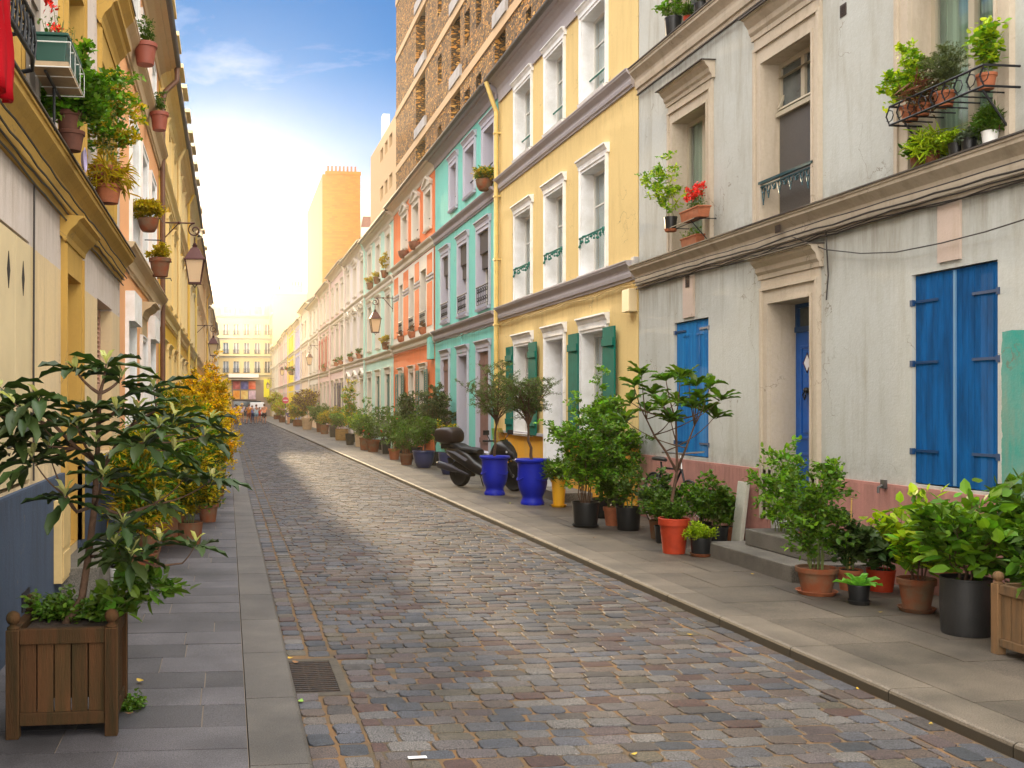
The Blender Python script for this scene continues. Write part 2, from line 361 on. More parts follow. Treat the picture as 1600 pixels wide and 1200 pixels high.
# pavements ---------------------------------------------------------
def granite(name, base, isl=.12, sc=150):
    m = mat(name, base, .62, island=isl, hue=.0, var=.35, vscale=1.6, col2=tuple(c * .42 for c in base), bump=.18, bscale=180)
    n = m.node_tree.nodes; l = m.node_tree.links; b = n['Principled BSDF']; src = b.inputs['Base Color'].links[0].from_socket
    g = n.new('ShaderNodeNewGeometry'); t = n.new('ShaderNodeTexNoise'); t.inputs['Scale'].default_value = sc; t.inputs['Detail'].default_value = 2; l.new(g.outputs['Position'], t.inputs['Vector'])
    r = n.new('ShaderNodeMapRange'); r.inputs[1].default_value = .35; r.inputs[2].default_value = .65; r.inputs[3].default_value = .5; r.inputs[4].default_value = 1.5; l.new(t.outputs['Fac'], r.inputs[0])
    v = n.new('ShaderNodeVectorMath'); v.operation = 'SCALE'; l.new(src, v.inputs[0]); l.new(r.outputs[0], v.inputs['Scale']); l.new(v.outputs[0], b.inputs['Base Color']); return m
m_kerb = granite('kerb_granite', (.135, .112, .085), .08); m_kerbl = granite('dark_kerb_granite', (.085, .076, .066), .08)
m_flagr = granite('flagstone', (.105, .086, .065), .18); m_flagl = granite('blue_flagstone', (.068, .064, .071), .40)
m_mort = mat('mortar', (.20, .16, .115), .9, bump=.3, bscale=90)
def kerb(name, x0, x1, m, face):
    k = MB(); y = 1.5
    nt_ = m.node_tree; nn_ = nt_.nodes; b_ = nn_['Principled BSDF']; s_ = b_.inputs['Base Color'].links[0].from_socket; ge = nn_.new('ShaderNodeNewGeometry'); sp_ = nn_.new('ShaderNodeSeparateXYZ'); nt_.links.new(ge.outputs['Position'], sp_.inputs[0]); t_ = nn_.new('ShaderNodeTexNoise'); t_.inputs['Scale'].default_value = 25; ma = nn_.new('ShaderNodeMath'); ma.operation = 'MULTIPLY_ADD'; ma.inputs[1].default_value = .03; nt_.links.new(t_.outputs['Fac'], ma.inputs[0]); nt_.links.new(sp_.outputs['Z'], ma.inputs[2]); r_ = nn_.new('ShaderNodeMapRange'); r_.inputs[1].default_value = .070; r_.inputs[2].default_value = .088; nt_.links.new(ma.outputs[0], r_.inputs[0]); g_ = nn_.new('ShaderNodeMix'); g_.data_type = 'RGBA'; g_.inputs[6].default_value = (.030, .023, .014, 1); nt_.links.new(r_.outputs[0], g_.inputs[0]); nt_.links.new(s_, g_.inputs[7]); nt_.links.new(g_.outputs[2], b_.inputs['Base Color'])   # road grime on the upstand
    while y < 145:
        l_ = rng.uniform(.92, 1.12) if y < 60 else 6; b = .018; g = .004; zt = PAVE
        ins, out = (x0, x1) if face < 0 else (x1, x0)      # ins = road side
        s = 1 if face < 0 else -1
        prof = [(ins, -.06), (ins, zt - .022), (ins + s * .006, zt - .009), (ins + s * .022, zt), (out, zt), (out, -.06)]
        o = len(k.v)
        for q in (y + g, y + l_ - g):
            for a, z in prof: k.v.append((a, q, z))
        n = len(prof)
        for i in range(n): j = (i + 1) % n; k.f.append((o + i, o + j, o + n + j, o + n + i))
        k.f.append(tuple(o + i for i in range(n))); k.f.append(tuple(o + n + i for i in range(n))); y += l_
    ob = k.build(name, m); ob['kind'] = 'structure'; return ob
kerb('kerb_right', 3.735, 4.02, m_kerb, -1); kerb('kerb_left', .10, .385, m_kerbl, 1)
def flags(name, x0, x1, m, pitch, wmin, wmax, skew=0):
    k = MB(); y = 1.2; i = 0
    while y < 145:
        p = rng.uniform(*pitch) if y < 40 else 2.5; x = x0 - rng.uniform(0, .3)
        while x < x1:
            w_ = rng.uniform(wmin, wmax); a = max(x, x0) + .003; b = min(x + w_, x1) - .003
            if x1 - b < .12: b = x1 - .003; w_ = 9
            if b - a > .02:
                z = PAVE - .001 + rng.uniform(-.0015, .0015); g = .0035
                pts = [(a, y + g + skew * (x1 - a)), (b, y + g + skew * (x1 - b)), (b, y + p - g + skew * (x1 - b)), (a, y + p - g + skew * (x1 - a))]
                o = len(k.v)
                for zz in (z - .05, z):
                    for q in pts: k.v.append((q[0], q[1], zz))
                for u in range(4): k.f.append((o + u, o + (u + 1) % 4, o + 4 + (u + 1) % 4, o + 4 + u))
                k.f.append((o + 4, o + 5, o + 6, o + 7))
            x += w_
        y += p
    ob = k.build(name, m); ob['kind'] = 'structure'; sheet(name + '_bed', x0, x1, 1.2, 146, PAVE - .007, m_mort)
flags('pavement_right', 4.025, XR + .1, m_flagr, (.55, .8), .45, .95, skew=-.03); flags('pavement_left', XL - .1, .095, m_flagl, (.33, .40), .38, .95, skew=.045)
# street drain ------------------------------------------------------
m_iron = mat('cast_iron', (.020, .018, .017), .7, metal=.2, var=.4, vscale=30, col2=(.05, .028, .016), bump=.3, bscale=90)
t = thing('drain_grate', 'cast iron drain grate in the setts against the left kerb', 'drain', (.55, 6.36, 0))
g = MB(); X0, X1, Y0, Y1 = .392, .66, 5.99, 6.74
for k in range(17):
    y = Y0 + .02 + k * (Y1 - Y0 - .04) / 16; g.obox(((X0 + X1) / 2, y, -.004), (X1 - X0, .02, .02))
for x in (X0 + .09, X1 - .09): g.obox((x, (Y0 + Y1) / 2, -.008), (.016, Y1 - Y0, .018))
g.build('grille', m_iron, t)
g = MB()
g.box(.385, .72, 5.93, Y0, -.03, .010).box(.385, .72, Y1, 6.80, -.03, .010).box(X1, .72, Y0, Y1, -.03, .009).box(.384, X0, Y0, Y1, -.03, .009)
g.build('frame', mat('drain_stone', (.07, .058, .042), .8, var=.4, vscale=9, bump=.3), t, bevel=.004)
MB().box(.39, .70, 5.95, 6.78, -.04, -.035).build('pit', mat('black_pit', (.006, .006, .006), 1), t)
a = gnd(440, 708, 0); b = gnd(486, 706, 0)
t = MB().box(a.x, b.x, a.y - .5, a.y + .35, -.01, .012).build('manhole_cover', m_iron, loc=(a.x, a.y, 0)); tag(t, 'flat dark iron manhole cover far down the middle of the cobbled road', 'manhole cover')
# fallen leaves, scrap of paper ------------------------------------
m_fl = mat('fallen_leaf_yellow', (.62, .42, .04), .6, var=.3, vscale=40, trans=.2); m_fb = mat('fallen_leaf_brown', (.22, .10, .03), .7)
def fallen(x, y, z, s, m, label, name='fallen_leaf', cat='leaf'):
    p = gnd(x, y, z); a = rng.uniform(0, 6.28); k = MB()
    pts = [(-.5, 0), (-.25, .2), (.1, .24), (.5, 0), (.12, -.2), (-.25, -.18)]
    vs = [(s * (q[0] * math.cos(a) - q[1] * math.sin(a)), s * (q[0] * math.sin(a) + q[1] * math.cos(a)), .008 + s * .25 * abs(q[0]) + .1 * s * q[1]) for q in pts] + [(0, 0, .006)]
    k.add(vs, [(i, (i + 1) % 6, 6) for i in range(6)])
    tag(k.build(name, m, loc=(p.x, p.y, z), world=False), label, cat, 'fallen leaves on the ground')
for x, y, z, s, m, l_ in ((219, 1066, .085, .075, m_fl, 'yellow leaf lying flat on the flagstones right of the big wooden planter'), (202, 1117, .085, .05, m_fb, 'tan curled leaf beside the foot of the wooden planter'),
        (1375, 958, .085, .045, m_fl, 'yellow leaf lying on the pavement in front of the small black pot'), (1340, 1078, .005, .04, m_fl, 'orange leaf in the gutter under the right kerb'),
        (1420, 1124, .005, .05, m_fb, 'dark brown leaf in the right gutter, nearer of the two brown ones'), (1455, 1134, .005, .05, m_fl, 'orange leaf in the right gutter beside the kerb joint, nearest the camera'),
        (990, 1181, .012, .05, m_fl, 'yellow leaf lying on a dark sett at the bottom of the picture'), (928, 841, .085, .06, m_fb, 'dry brown leaf on the pavement before the big black pot'),
        (797, 787, .085, .05, mat('lime_leaf', (.65, .70, .05), .6), 'lime yellow leaf on the pavement before the blue urns'), (1078, 993, .005, .045, m_fl, 'small ochre leaf on the setts near the middle of the right kerb'),
        (1160, 1005, .005, .06, m_fb, 'clump of brown leaf litter in the right gutter'), (1176, 898, .085, .04, m_fl, 'pale yellow petal on the pavement in front of the stone steps'),
        (462, 1037, .005, .07, m_fb, 'orange brown leaf caught on the far corner of the drain grate'), (452, 1030, .005, .06, m_fl, 'small yellow leaf beside the kerb behind the drain grate'),
        (470, 1098, .005, .07, mat('green_leaf_litter', (.16, .3, .03), .6), 'green leaf lying between kerb and setts before the drain grate')):
    fallen(x, y, z, s, m, l_)
p = gnd(652, 1184, .012)
tag(MB().box(-.045, .045, -.014, .014, 0, .002).build('paper_scrap', mat('paper', (.8, .8, .82), .6), loc=(p.x, p.y, .014), world=False), 'scrap of white paper lying on the setts near the drain', 'paper')
# ================================================================== HOUSES
m_terra = mat('terracotta', (.38, .12, .05), .8, var=.3, vscale=12, bump=.15)
m_white = mat('white_paint', (.84, .84, .84), .6, spec=.3, var=.10, vscale=4, col2=(.70, .69, .66)); m_cream = plaster('cream_trim', (.62, .56, .46), amt=.35); m_lav = mat('lavender_trim', (.50, .50, .60), .6, var=.15, vscale=5)
m_stone = plaster('limestone_trim', (.50, .43, .34), (.20, .15, .09), .75); m_slate = mat('slate_roof', (.075, .068, .065), .6, var=.4, vscale=8, bump=.4, bscale=30); m_zinc = mat('zinc_gutter', (.12, .115, .11), .45, metal=.5, var=.3, vscale=10)
m_glass = glass_mat(); m_dglass = mat('dark_glass', (.035, .045, .05), .06, spec=.9, var=.5, vscale=2.5, col2=(.10, .12, .12)); m_frame = mat('window_frame_paint', (.62, .60, .55), .45)
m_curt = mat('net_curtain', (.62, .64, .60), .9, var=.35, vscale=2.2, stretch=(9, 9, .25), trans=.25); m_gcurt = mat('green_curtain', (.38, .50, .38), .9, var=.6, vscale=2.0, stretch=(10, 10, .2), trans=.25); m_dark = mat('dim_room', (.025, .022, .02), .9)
m_gshut = mat('emerald_shutter_paint', (.002, .135, .10), .8, spec=.12, var=.2, vscale=6, bump=.1); m_sage = mat('sage_shutter_paint', (.075, .17, .15), .8, spec=.15, var=.2, vscale=8); m_brown = mat('mauve_brown_shutter', (.20, .105, .09), .6, var=.2, vscale=8)
m_blue = mat('cobalt_shutter_paint', (.004, .095, .29), .75, spec=.15, var=.45, vscale=3.5, col2=(.004, .05, .15), stretch=(3, 3, .5), bump=.1); m_blue2 = mat('faded_blue_paint', (.012, .17, .43), .75, spec=.15, var=.4, vscale=2.0, col2=(.012, .10, .29), stretch=(5, 5, .5), bump=.1)
m_wire = mat('black_cable', (.03, .024, .02), .6); m_blackiron = mat('black_iron', (.012, .013, .016), .45, metal=.3); m_teali = mat('teal_iron', (.012, .06, .075), .45, metal=.3); m_vine = mat('emerald_iron', (.005, .15, .11), .45, metal=.2)
def corn(z0, z1, p):
    h = z1 - z0
    return [(-.02, z0), (.03, z0), (.035, z0 + .12 * h), (.06, z0 + .16 * h), (.07, z0 + .34 * h), (.40 * p, z0 + .46 * h), (.45 * p, z0 + .56 * h), (.62 * p, z0 + .66 * h), (.90 * p, z0 + .80 * h), (.93 * p, z0 + .90 * h), (p, z0 + .91 * h), (p, z0 + .97 * h), (-.02, z1)]
def wallgrid(mb, S, s0, s1, z0, z1, holes, depth=.22):
    ss = sorted({s0, s1, *[q for h in holes for q in h[:2]]}); zz = sorted({z0, z1, *[q for h in holes for q in h[2:4]]})
    for i in range(len(ss) - 1):
        for j in range(len(zz) - 1):
            a, b, c, d = ss[i], ss[i + 1], zz[j], zz[j + 1]; ms, mz = (a + b) / 2, (c + d) / 2
            if any(h[0] < ms < h[1] and h[2] < mz < h[3] for h in holes): continue
            mb.add([S.P(a, 0, c), S.P(b, 0, c), S.P(b, 0, d), S.P(a, 0, d)], [(0, 1, 2, 3)])
    for a, b, c, d in [h[:4] for h in holes]:
        e = -depth - .12
        for q in (((a, 0, c), (a, 0, d), (a, e, d), (a, e, c)), ((b, 0, c), (b, e, c), (b, e, d), (b, 0, d)), ((a, 0, d), (b, 0, d), (b, e, d), (a, e, d)), ((a, 0, c), (a, e, c), (b, e, c), (b, 0, c))):
            mb.add([S.P(*u) for u in q], [(0, 1, 2, 3)])
def shutter_leaf(S, a, b, z0, z1, d0, m, par, style='board', label=None):
    k = MB(); w_ = b - a
    if style == 'board':
        n = max(4, int(w_ / .085))
        for i in range(n):
            u0, u1 = a + w_ * i / n, a + w_ * (i + 1) / n; k.fbox(S, u0 + .0025, u1 - .0025, d0, d0 + .026, z0, z1)
        k.fbox(S, a + .004, b - .004, d0 - .003, d0 + .018, z0 + .004, z1 - .004)
        for zz in (z0 + .18, z1 - .30): k.fbox(S, a + .01, b - .01, d0 + .024, d0 + .05, zz, zz + .12)
    elif style == 'louvre':
        k.fbox(S, a, a + .06, d0, d0 + .035, z0, z1); k.fbox(S, b - .06, b, d0, d0 + .035, z0, z1)
        for zz, hh in ((z0, .09), (z1 - .09, .09), (z0 + (z1 - z0) * .42, .08)): k.fbox(S, a + .06, b - .06, d0, d0 + .035, zz, zz + hh)
        k.fbox(S, a + .06, b - .06, d0, d0 + .012, z0 + .09, z0 + (z1 - z0) * .42)
        zz = z0 + (z1 - z0) * .42 + .10
        while zz < z1 - .12:
            k.prism(S, [(d0 + .002, zz + .03), (d0 + .030, zz), (d0 + .034, zz + .006), (d0 + .006, zz + .036)], a + .06, b - .06); zz += .055
    elif style == 'plank':        # flush planks held by strap hinges (hinges are sub-parts)
        n = max(4, int(w_ / .07)); r_ = random.Random(int(a * 100))
        for i in range(n):
            u0, u1 = a + w_ * i / n, a + w_ * (i + 1) / n; k.fbox(S, u0 + .0018, u1 - .0018, d0, d0 + .024 + r_.uniform(0, .003), z0 + r_.uniform(0, .006), z1)
        k.fbox(S, a + .003, b - .003, d0 - .003, d0 + .019, z0 + .007, z1 - .004)
    o = k.build('shutter', m, par, bevel=.003 if style == 'plank' else 0)
    if label: o['label'] = label
    return o
def window(root, S, a, b, z0, z1, depth=.22, frame=m_frame, trim=m_white, sw=.11, hat='corn', lvl=2, curtain=m_curt, shut=None, shm=m_gshut, rail=None, sill=True, arch=False, reveal=True, bars=2, muntins=(.68,), hat_h=.20, shw=None, closed=False, doorm=None, blind=None):
    if a > b: a, b = b, a
    if doorm is None:
        k = MB(); e = -depth
        fw = .055
        k.fbox(S, a, a + fw, e - .05, e, z0, z1).fbox(S, b - fw, b, e - .05, e, z0, z1).fbox(S, a + fw, b - fw, e - .05, e, z0, z0 + .07).fbox(S, a + fw, b - fw, e - .05, e, z1 - .06, z1)
        if lvl >= 1:
            mid = (a + b) / 2; k.fbox(S, mid - .035, mid + .035, e - .045, e + .008, z0 + .07, z1 - .06)
            for q in muntins: zz = z0 + (z1 - z0) * q; k.fbox(S, a + fw, mid - .035, e - .04, e - .008, zz, zz + .03).fbox(S, mid + .035, b - fw, e - .04, e - .008, zz, zz + .03)
        wn = k.build('window', frame, root)
        MB().fbox(S, a + .03, b - .03, e - .030, e - .024, z0 + .03, z1 - .03).build('pane', m_glass if lvl >= 2 else m_dglass, wn)
        if lvl >= 2:
            k = MB(); n = 26; z00, z11 = z0 + .02, z1 - .03     # gathered curtain behind the glass
            cv = []
            for i in range(n + 1):
                s_ = a + .02 + (b - a - .04) * i / n; cv.append((s_, e - .085 + .022 * math.sin(i * 1.7) + .01 * math.sin(i * .6)))
            vs = [S.P(s_, d_, z) for z in (z00, z11) for s_, d_ in cv]
            k.add(vs, [(i, i + 1, n + 2 + i, n + 1 + i) for i in range(n) if not (blind == 'gap' and n * .35 < i < n * .5)])
            k.build('curtain', curtain, wn)
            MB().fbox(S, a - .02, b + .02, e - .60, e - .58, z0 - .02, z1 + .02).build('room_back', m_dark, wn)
    else:
        e = -depth; k = MB().fbox(S, a, b, e - .05, e, z0, z1)
        w_ = b - a
        for u0, u1, q0, q1 in ((a + .1, b - .1, z0 + .12, z0 + .75), (a + .1, b - .1, z0 + .9, z1 - .15)):
            k.fbox(S, u0, u1, e, e + .012, q0, q0 + .03).fbox(S, u0, u1, e, e + .012, q1 - .03, q1).fbox(S, u0, u0 + .03, e, e + .012, q0 + .03, q1 - .03).fbox(S, u1 - .03, u1, e, e + .012, q0 + .03, q1 - .03)
            k.fbox(S, u0 + .07, u1 - .07, e, e + .016, q0 + .07, q1 - .07)
        wn = k.build('door', doorm, root, bevel=.004)
        h = MB(); hs = a + .07 if S is SR else b - .07
        c = S.P(hs, e + .05, z0 + 1.0); h.tube([S.P(hs, e, z0 + 1.0), c, S.P(hs + .09, e + .05, z0 + 1.0)], .011, 6); h.build('handle', m_zinc, wn)
    if reveal:
        k = MB(); q = .004; e = -depth
        k.fbox(S, a - .0, a + q, e, .002, z0, z1).fbox(S, b - q, b, e, .002, z0, z1).fbox(S, a + q, b - q, e, .002, z1 - q, z1).fbox(S, a + q, b - q, e, .002, z0, z0 + q)
        k.build('reveal', trim, wn)
    if sw:
        k = MB(); p = .035
        if arch:
            n = 10; pts = []; c = (a + b) / 2; hw = (b - a) / 2
            out = [(c - (hw + sw) * math.cos(math.pi * i / n), z1 - .02 + (.24 + sw) * math.sin(math.pi * i / n)) for i in range(n + 1)]
            k.fpoly(S, out, -.002, p); k.fpoly(S, [(c - hw * 1.25, z1 + .26), (c, z1 + .42 + sw), (c + hw * 1.25, z1 + .26), (c, z1 + .33 + sw)], .0, .10)
        k.fbox(S, a - sw, a, -.002, p, z0, z1).fbox(S, b, b + sw, -.002, p, z0, z1).fbox(S, a - sw, b + sw, -.002, p, z1, z1 + sw)
        if lvl >= 1: k.fbox(S, a - sw, a - sw + .03, p, p + .018, z0, z1 + sw - .03).fbox(S, b + sw - .03, b + sw, p, p + .018, z0, z1 + sw - .03).fbox(S, a - sw, b + sw, p, p + .018, z1 + sw - .03, z1 + sw)
        k.build('surround', trim, wn)
    if hat and hat != 'none':
        k = MB(); zt = z1 + sw
        if hat == 'corn': k.prism(S, [(0, zt + .003), (.045, zt + .003), (.05, zt + hat_h * .35), (.07, zt + hat_h * .55), (.085, zt + hat_h * .8), (.11, zt + hat_h * .85), (.11, zt + hat_h), (0, zt + hat_h + .01)], a - sw - .05, b + sw + .05)
        elif hat == 'ped':
            k.prism(S, [(0, zt + .003), (.09, zt + .03), (.10, zt + .07), (0, zt + .07)], a - sw - .06, b + sw + .06)
            c = (a + b) / 2; w2 = (b - a) / 2 + sw + .08
            k.fpoly(S, [(c - w2, zt + .073), (c, zt + .30), (c + w2, zt + .073), (c + w2, zt + .13), (c, zt + .37), (c - w2, zt + .13)], 0, .12).fpoly(S, [(c - w2 * .85, zt + .073), (c + w2 * .85, zt + .073), (c, zt + .29)], 0, .05)
        k.build('hood', trim if hat != 'dark' else m_lav, wn)
    if sill and doorm is None:
        MB().prism(S, [(-.01, z0 - .07), (.07, z0 - .07), (.09, z0 - .02), (-.01, z0 - .001)], a - sw * .8, b + sw * .8).build('sill', trim, wn)
    if shut:
        sw2 = shw or (b - a) / 2 + .02
        if closed: shutter_leaf(S, a + .01, (a + b) / 2 - .003, z0 + .01, z1 - .01, -.06, shm, wn, shut); shutter_leaf(S, (a + b) / 2 + .003, b - .01, z0 + .01, z1 - .01, -.06, shm, wn, shut)
        else: shutter_leaf(S, a - sw2 - .03, a - .03, z0 - .03, z1 + .02, .06, shm, wn, shut); shutter_leaf(S, b + .03, b + sw2 + .03, z0 - .03, z1 + .02, .06, shm, wn, shut)
    if rail:
        k = MB(); zr = z0 + (.62 if rail[0] == 'vine' else .38 if rail[0] == 'bar' else .5); mm = rail[1]; d = .05 if rail[0] != 'bar' else -.12
        k.tube([S.P(a - .04 if d > 0 else a, d, zr), S.P(b + .04 if d > 0 else b, d, zr)], .016, 6)
        r_ = random.Random(3)
        if rail[0] == 'vine':
            for i in range(9):
                s_ = a + (b - a) * i / 8; drop = .07 + .07 * abs(math.sin(i * 2.3)) + (.05 if i in (0, 8) else 0)
                k.tube([S.P(s_, d, zr), S.P(s_ + .02, d, zr - drop * .6), S.P(s_ - .01, d, zr - drop)], .007, 5)
                for j in range(3 if i not in (0, 8) else 5): k.ball(S.P(s_ + r_.uniform(-.03, .03), d + r_.uniform(-.01, .02), zr - r_.uniform(.0, drop) + .01), .021, 6, 4, (1, 1, 1))
        elif rail[0] == 'scroll':
            k.tube([S.P(a, d, zr - .42), S.P(b, d, zr - .42)], .011, 6)
            n = 6
            for i in range(n):
                c = a + (b - a) * (i + .5) / n; rr = (b - a) / n * .46
                for q in (0, 1): k.tube([S.P(c + rr * math.cos(t_) * (1 - .07 * j), d, zr - .11 - .2 * q + rr * math.sin(t_) * (1 - .07 * j)) for j, t_ in enumerate([u * .62 for u in range(11)])], .007, 5)
                k.tube([S.P(c + rr, d, zr), S.P(c + rr, d, zr - .42)], .006, 5)
        k.build('railing', mm, wn)
    return wn
def chimney(root, S, s0, s1, d0, d1, z0, z1, m, pots=5):
    k = MB().fbox(S, s0, s1, d0, d1, z0, z1).fbox(S, s0 - .05, s1 + .05, min(d0, d1) - .05, max(d0, d1) + .05, z1 + .002, z1 + .12)
    c = k.build('chimney', m, root)
    for i in range(pots):
        s_ = s0 + (s1 - s0) * (i + .5) / pots; MB().lathe([(.09, 0), (.10, .05), (.085, .1), (.075, .45), (.10, .5), (.0, .5)], S.P(s_, (d0 + d1) / 2, z1 + .12), 10).build('chimney_pot', mat('terracotta', (.36, .11, .05), .8, var=.3, vscale=12, bump=.15), c)
def shell(S, s0, s1, label, wallm, zt, holes, name='terrace_house', cat='house', group=None, back=-4.2, depth=.22, roofm=m_slate, roof=True, eave=.30, zg=0.0, corm=None, ridge=1.5, noroofparts=False, sidem=None):
    root = thing(name, label, cat, S.P((s0 + s1) / 2, 0, PAVE if S is not SE else 0), group=group)
    k = MB(); wallgrid(k, S, s0, s1, zg, zt, holes, depth)
    g = .004
    for q in ((s0 + g,), (s1 - g,)): k.add([S.P(q[0], 0, zg), S.P(q[0], back, zg), S.P(q[0], back, zt), S.P(q[0], 0, zt)], [(0, 1, 2, 3)])
    k.add([S.P(s0 + g, back, zg), S.P(s1 - g, back, zg), S.P(s1 - g, back, zt), S.P(s0 + g, back, zt)], [(0, 1, 2, 3)])
    k.add([S.P(s0 + g, back, zt), S.P(s1 - g, back, zt), S.P(s1 - g, 0, zt), S.P(s0 + g, 0, zt)], [(0, 1, 2, 3)])
    k.build('wall', wallm, root)
    if roof:
        k = MB().prism(S, [(0, zt + .003), (.03, zt + .003), (.05, zt + .12), (.45 * eave, zt + .19), (.7 * eave, zt + .21), (.72 * eave, zt + .25), (eave, zt + .26), (eave, zt + .31), (0, zt + .31)], s0 + .01, s1 - .01); k.build('eave', corm or wallm, root)
        k = MB().prism(S, [(eave + .03, zt + .315), (eave + .03, zt + .345), (back / 2, zt + .36 + ridge), (back - .1, zt + .32), (back - .1, zt + .315)], s0 + .005, s1 - .005); rf = k.build('roof', roofm, root)
        k = MB(); n = 8     # half-round gutter
        gp = [(eave + .03 + .065 * math.cos(t_), zt + .315 + .065 * math.sin(t_)) for t_ in [math.pi + math.pi * i / n for i in range(n + 1)]] + [(eave + .03 + .055 * math.cos(t_), zt + .315 + .055 * math.sin(t_)) for t_ in [2 * math.pi - math.pi * i / n for i in range(n + 1)]]
        k.prism(S, gp, s0 + .008, s1 - .008); k.build('gutter', m_zinc, root)
        return root, rf
    return root, None
def cable(S, pts, root, r=.008, name='cable', m=None):
    k = MB(); k.tube([S.P(*p) for p in pts], r, 6); return k.build(name, m or m_wire, root)
def wavy(S, s0, s1, d, z, amp, n, sag=.0, seed=1):
    r_ = random.Random(seed); return [(s0 + (s1 - s0) * i / n, d + r_.uniform(-.006, .006), z + r_.uniform(-amp, amp) + sag * math.sin(math.pi * 6 * i / n)) for i in range(n + 1)]
GR_R, GR_L = 'terraced houses along the right side of the street', 'terraced houses along the left side of the street'
Yx = lambda *xs: [fy(x, XR) for x in xs]; Lx = lambda *xs: [fy(x, XL) for x in xs]
# ---------- grey weathered house, nearest on the right
y0, y1 = 1.2, fy(998, XR) - .01
(a2, a1), (b2, b1), (c2, c1) = Yx(1054, 1107), Yx(1193, 1272), Yx(1425, 1559); (dd2, dd1) = Yx(1204, 1270)
gsplit = fy(1562, XR)
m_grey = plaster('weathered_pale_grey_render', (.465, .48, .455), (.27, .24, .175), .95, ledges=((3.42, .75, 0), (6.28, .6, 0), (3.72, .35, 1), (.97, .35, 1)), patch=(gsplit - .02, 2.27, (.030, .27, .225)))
Z1, Z2 = (3.40, 3.72), (6.27, 6.62)
holes = [(a1, a2, 1.02, 2.80), (dd1, dd2, .42, 2.82), (c1, c2, 1.00, 2.84), (a1, a2, 3.73, 5.50), (b1, b2, 3.73, 5.54), (c1, c2, 3.73, 5.60), (a1, a2, 6.63, 8.3), (b1, b2, 6.63, 8.3), (c1, c2, 6.63, 8.3), (3.2, 4.3, 3.73, 5.6), (3.2, 4.3, 1.0, 2.84)]
HG, rf = shell(SR, y0, y1, 'weathered pale grey house with blue shutters, a blue door and a pink base', m_grey, 8.9, holes, group=GR_R, depth=.18, corm=m_stone)
for z in (Z1, Z2): MB().prism(SR, corn(*z, .17), y0 + .01, y1 - .015).build('cornice', m_stone, HG); MB().fbox(SR, y0 + .01, y1 - .012, 0, .185, z[1] - .008, z[1] + .006).build('cornice_flashing', mat('dark_lead', (.05, .042, .036), .6), HG)
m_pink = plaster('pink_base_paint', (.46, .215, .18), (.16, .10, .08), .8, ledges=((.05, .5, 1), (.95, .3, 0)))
def plinth(root, S, s0, s1, z, m, gaps=(), d=.03, lip=None):
    k = MB(); cur = s0
    for g0, g1 in sorted(gaps): k.fbox(S, cur, g0, -.01, d, .05, z); cur = g1
    k.fbox(S, cur, s1, -.01, d, .05, z); k.build('plinth', m, root)
    if lip:
        k = MB(); cur = s0
        for g0, g1 in sorted(gaps): k.fbox(S, cur, g0, -.01, d + .03, z + .002, z + .05); cur = g1
        k.fbox(S, cur, s1, -.01, d + .03, z + .002, z + .05); k.build('plinth_cap', lip, root)
plinth(HG, SR, gsplit - .02, y1 - .02, .975, m_pink, gaps=[(dd1, dd2)]); plinth(HG, SR, y0, gsplit - .025, .80, m_pink)
# blue shutters, closed
def strap(par, S, a, b, z, d, m):
    MB().fbox(S, a, b, d, d + .006, z - .022, z + .022).build('strap_hinge', m, par, bevel=.002)
def closed_shutter(S, a, b, z0, z1, m, style, straps=(.16, .58, .87)):
    out = []
    for q, (u, v) in enumerate(((a + .006, (a + b) / 2 - .002), ((a + b) / 2 + .002, b - .006))):
        o = shutter_leaf(S, u, v, z0 + .008, z1 - .01, -.055, m, wn_, style); out.append(o)
        for s_ in straps:
            zz = z0 + (z1 - z0) * s_; k = MB()
            if q == 0: k.fbox(S, u - .035, u + (v - u) * .6, -.026, -.018, zz - .012, zz + .012); k.fbox(S, u - .03, u + .006, -.024, .006, zz - .035, zz + .02)
            else: k.fbox(S, v - (v - u) * .6, v + .035, -.026, -.018, zz - .012, zz + .012); k.fbox(S, v - .006, v + .03, -.024, .006, zz - .035, zz + .02)
            k.build('strap_hinge', mat('dark_blue_iron', (.004, .04, .12), .5), o)
    return out
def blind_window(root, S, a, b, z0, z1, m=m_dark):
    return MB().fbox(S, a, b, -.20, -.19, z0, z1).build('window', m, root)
wn_ = blind_window(HG, SR, c1, c2, 1.0, 2.84); closed_shutter(SR, c1, c2, 1.0, 2.84, m_blue, 'plank')
MB().fbox(SR, (c1 + c2) / 2 - .012, (c1 + c2) / 2 + .012, -.032, -.016, 1.02, 2.82).build('cover_strip', mat('pale_blue_strip', (.10, .22, .36), .5), wn_)
wn_ = blind_window(HG, SR, a1, a2, 1.02, 2.80); closed_shutter(SR, a1, a2, 1.02, 2.80, m_blue2, 'plank', straps=(.1, .93))
for s_ in ((a1 + a2) / 2 - .2, (a1 + a2) / 2 + .2): MB().fbox(SR, s_ - .01, s_ + .01, -.03, -.02, 2.2, 2.62).fbox(SR, s_ - .09, s_ + .09, -.03, -.02, 2.60, 2.625).build('cover_strip', m_blue2, wn_)
wn_ = blind_window(HG, SR, 3.2, 4.3, 1.0, 2.84); closed_shutter(SR, 3.2, 4.3, 1.0, 2.84, m_blue, 'plank')
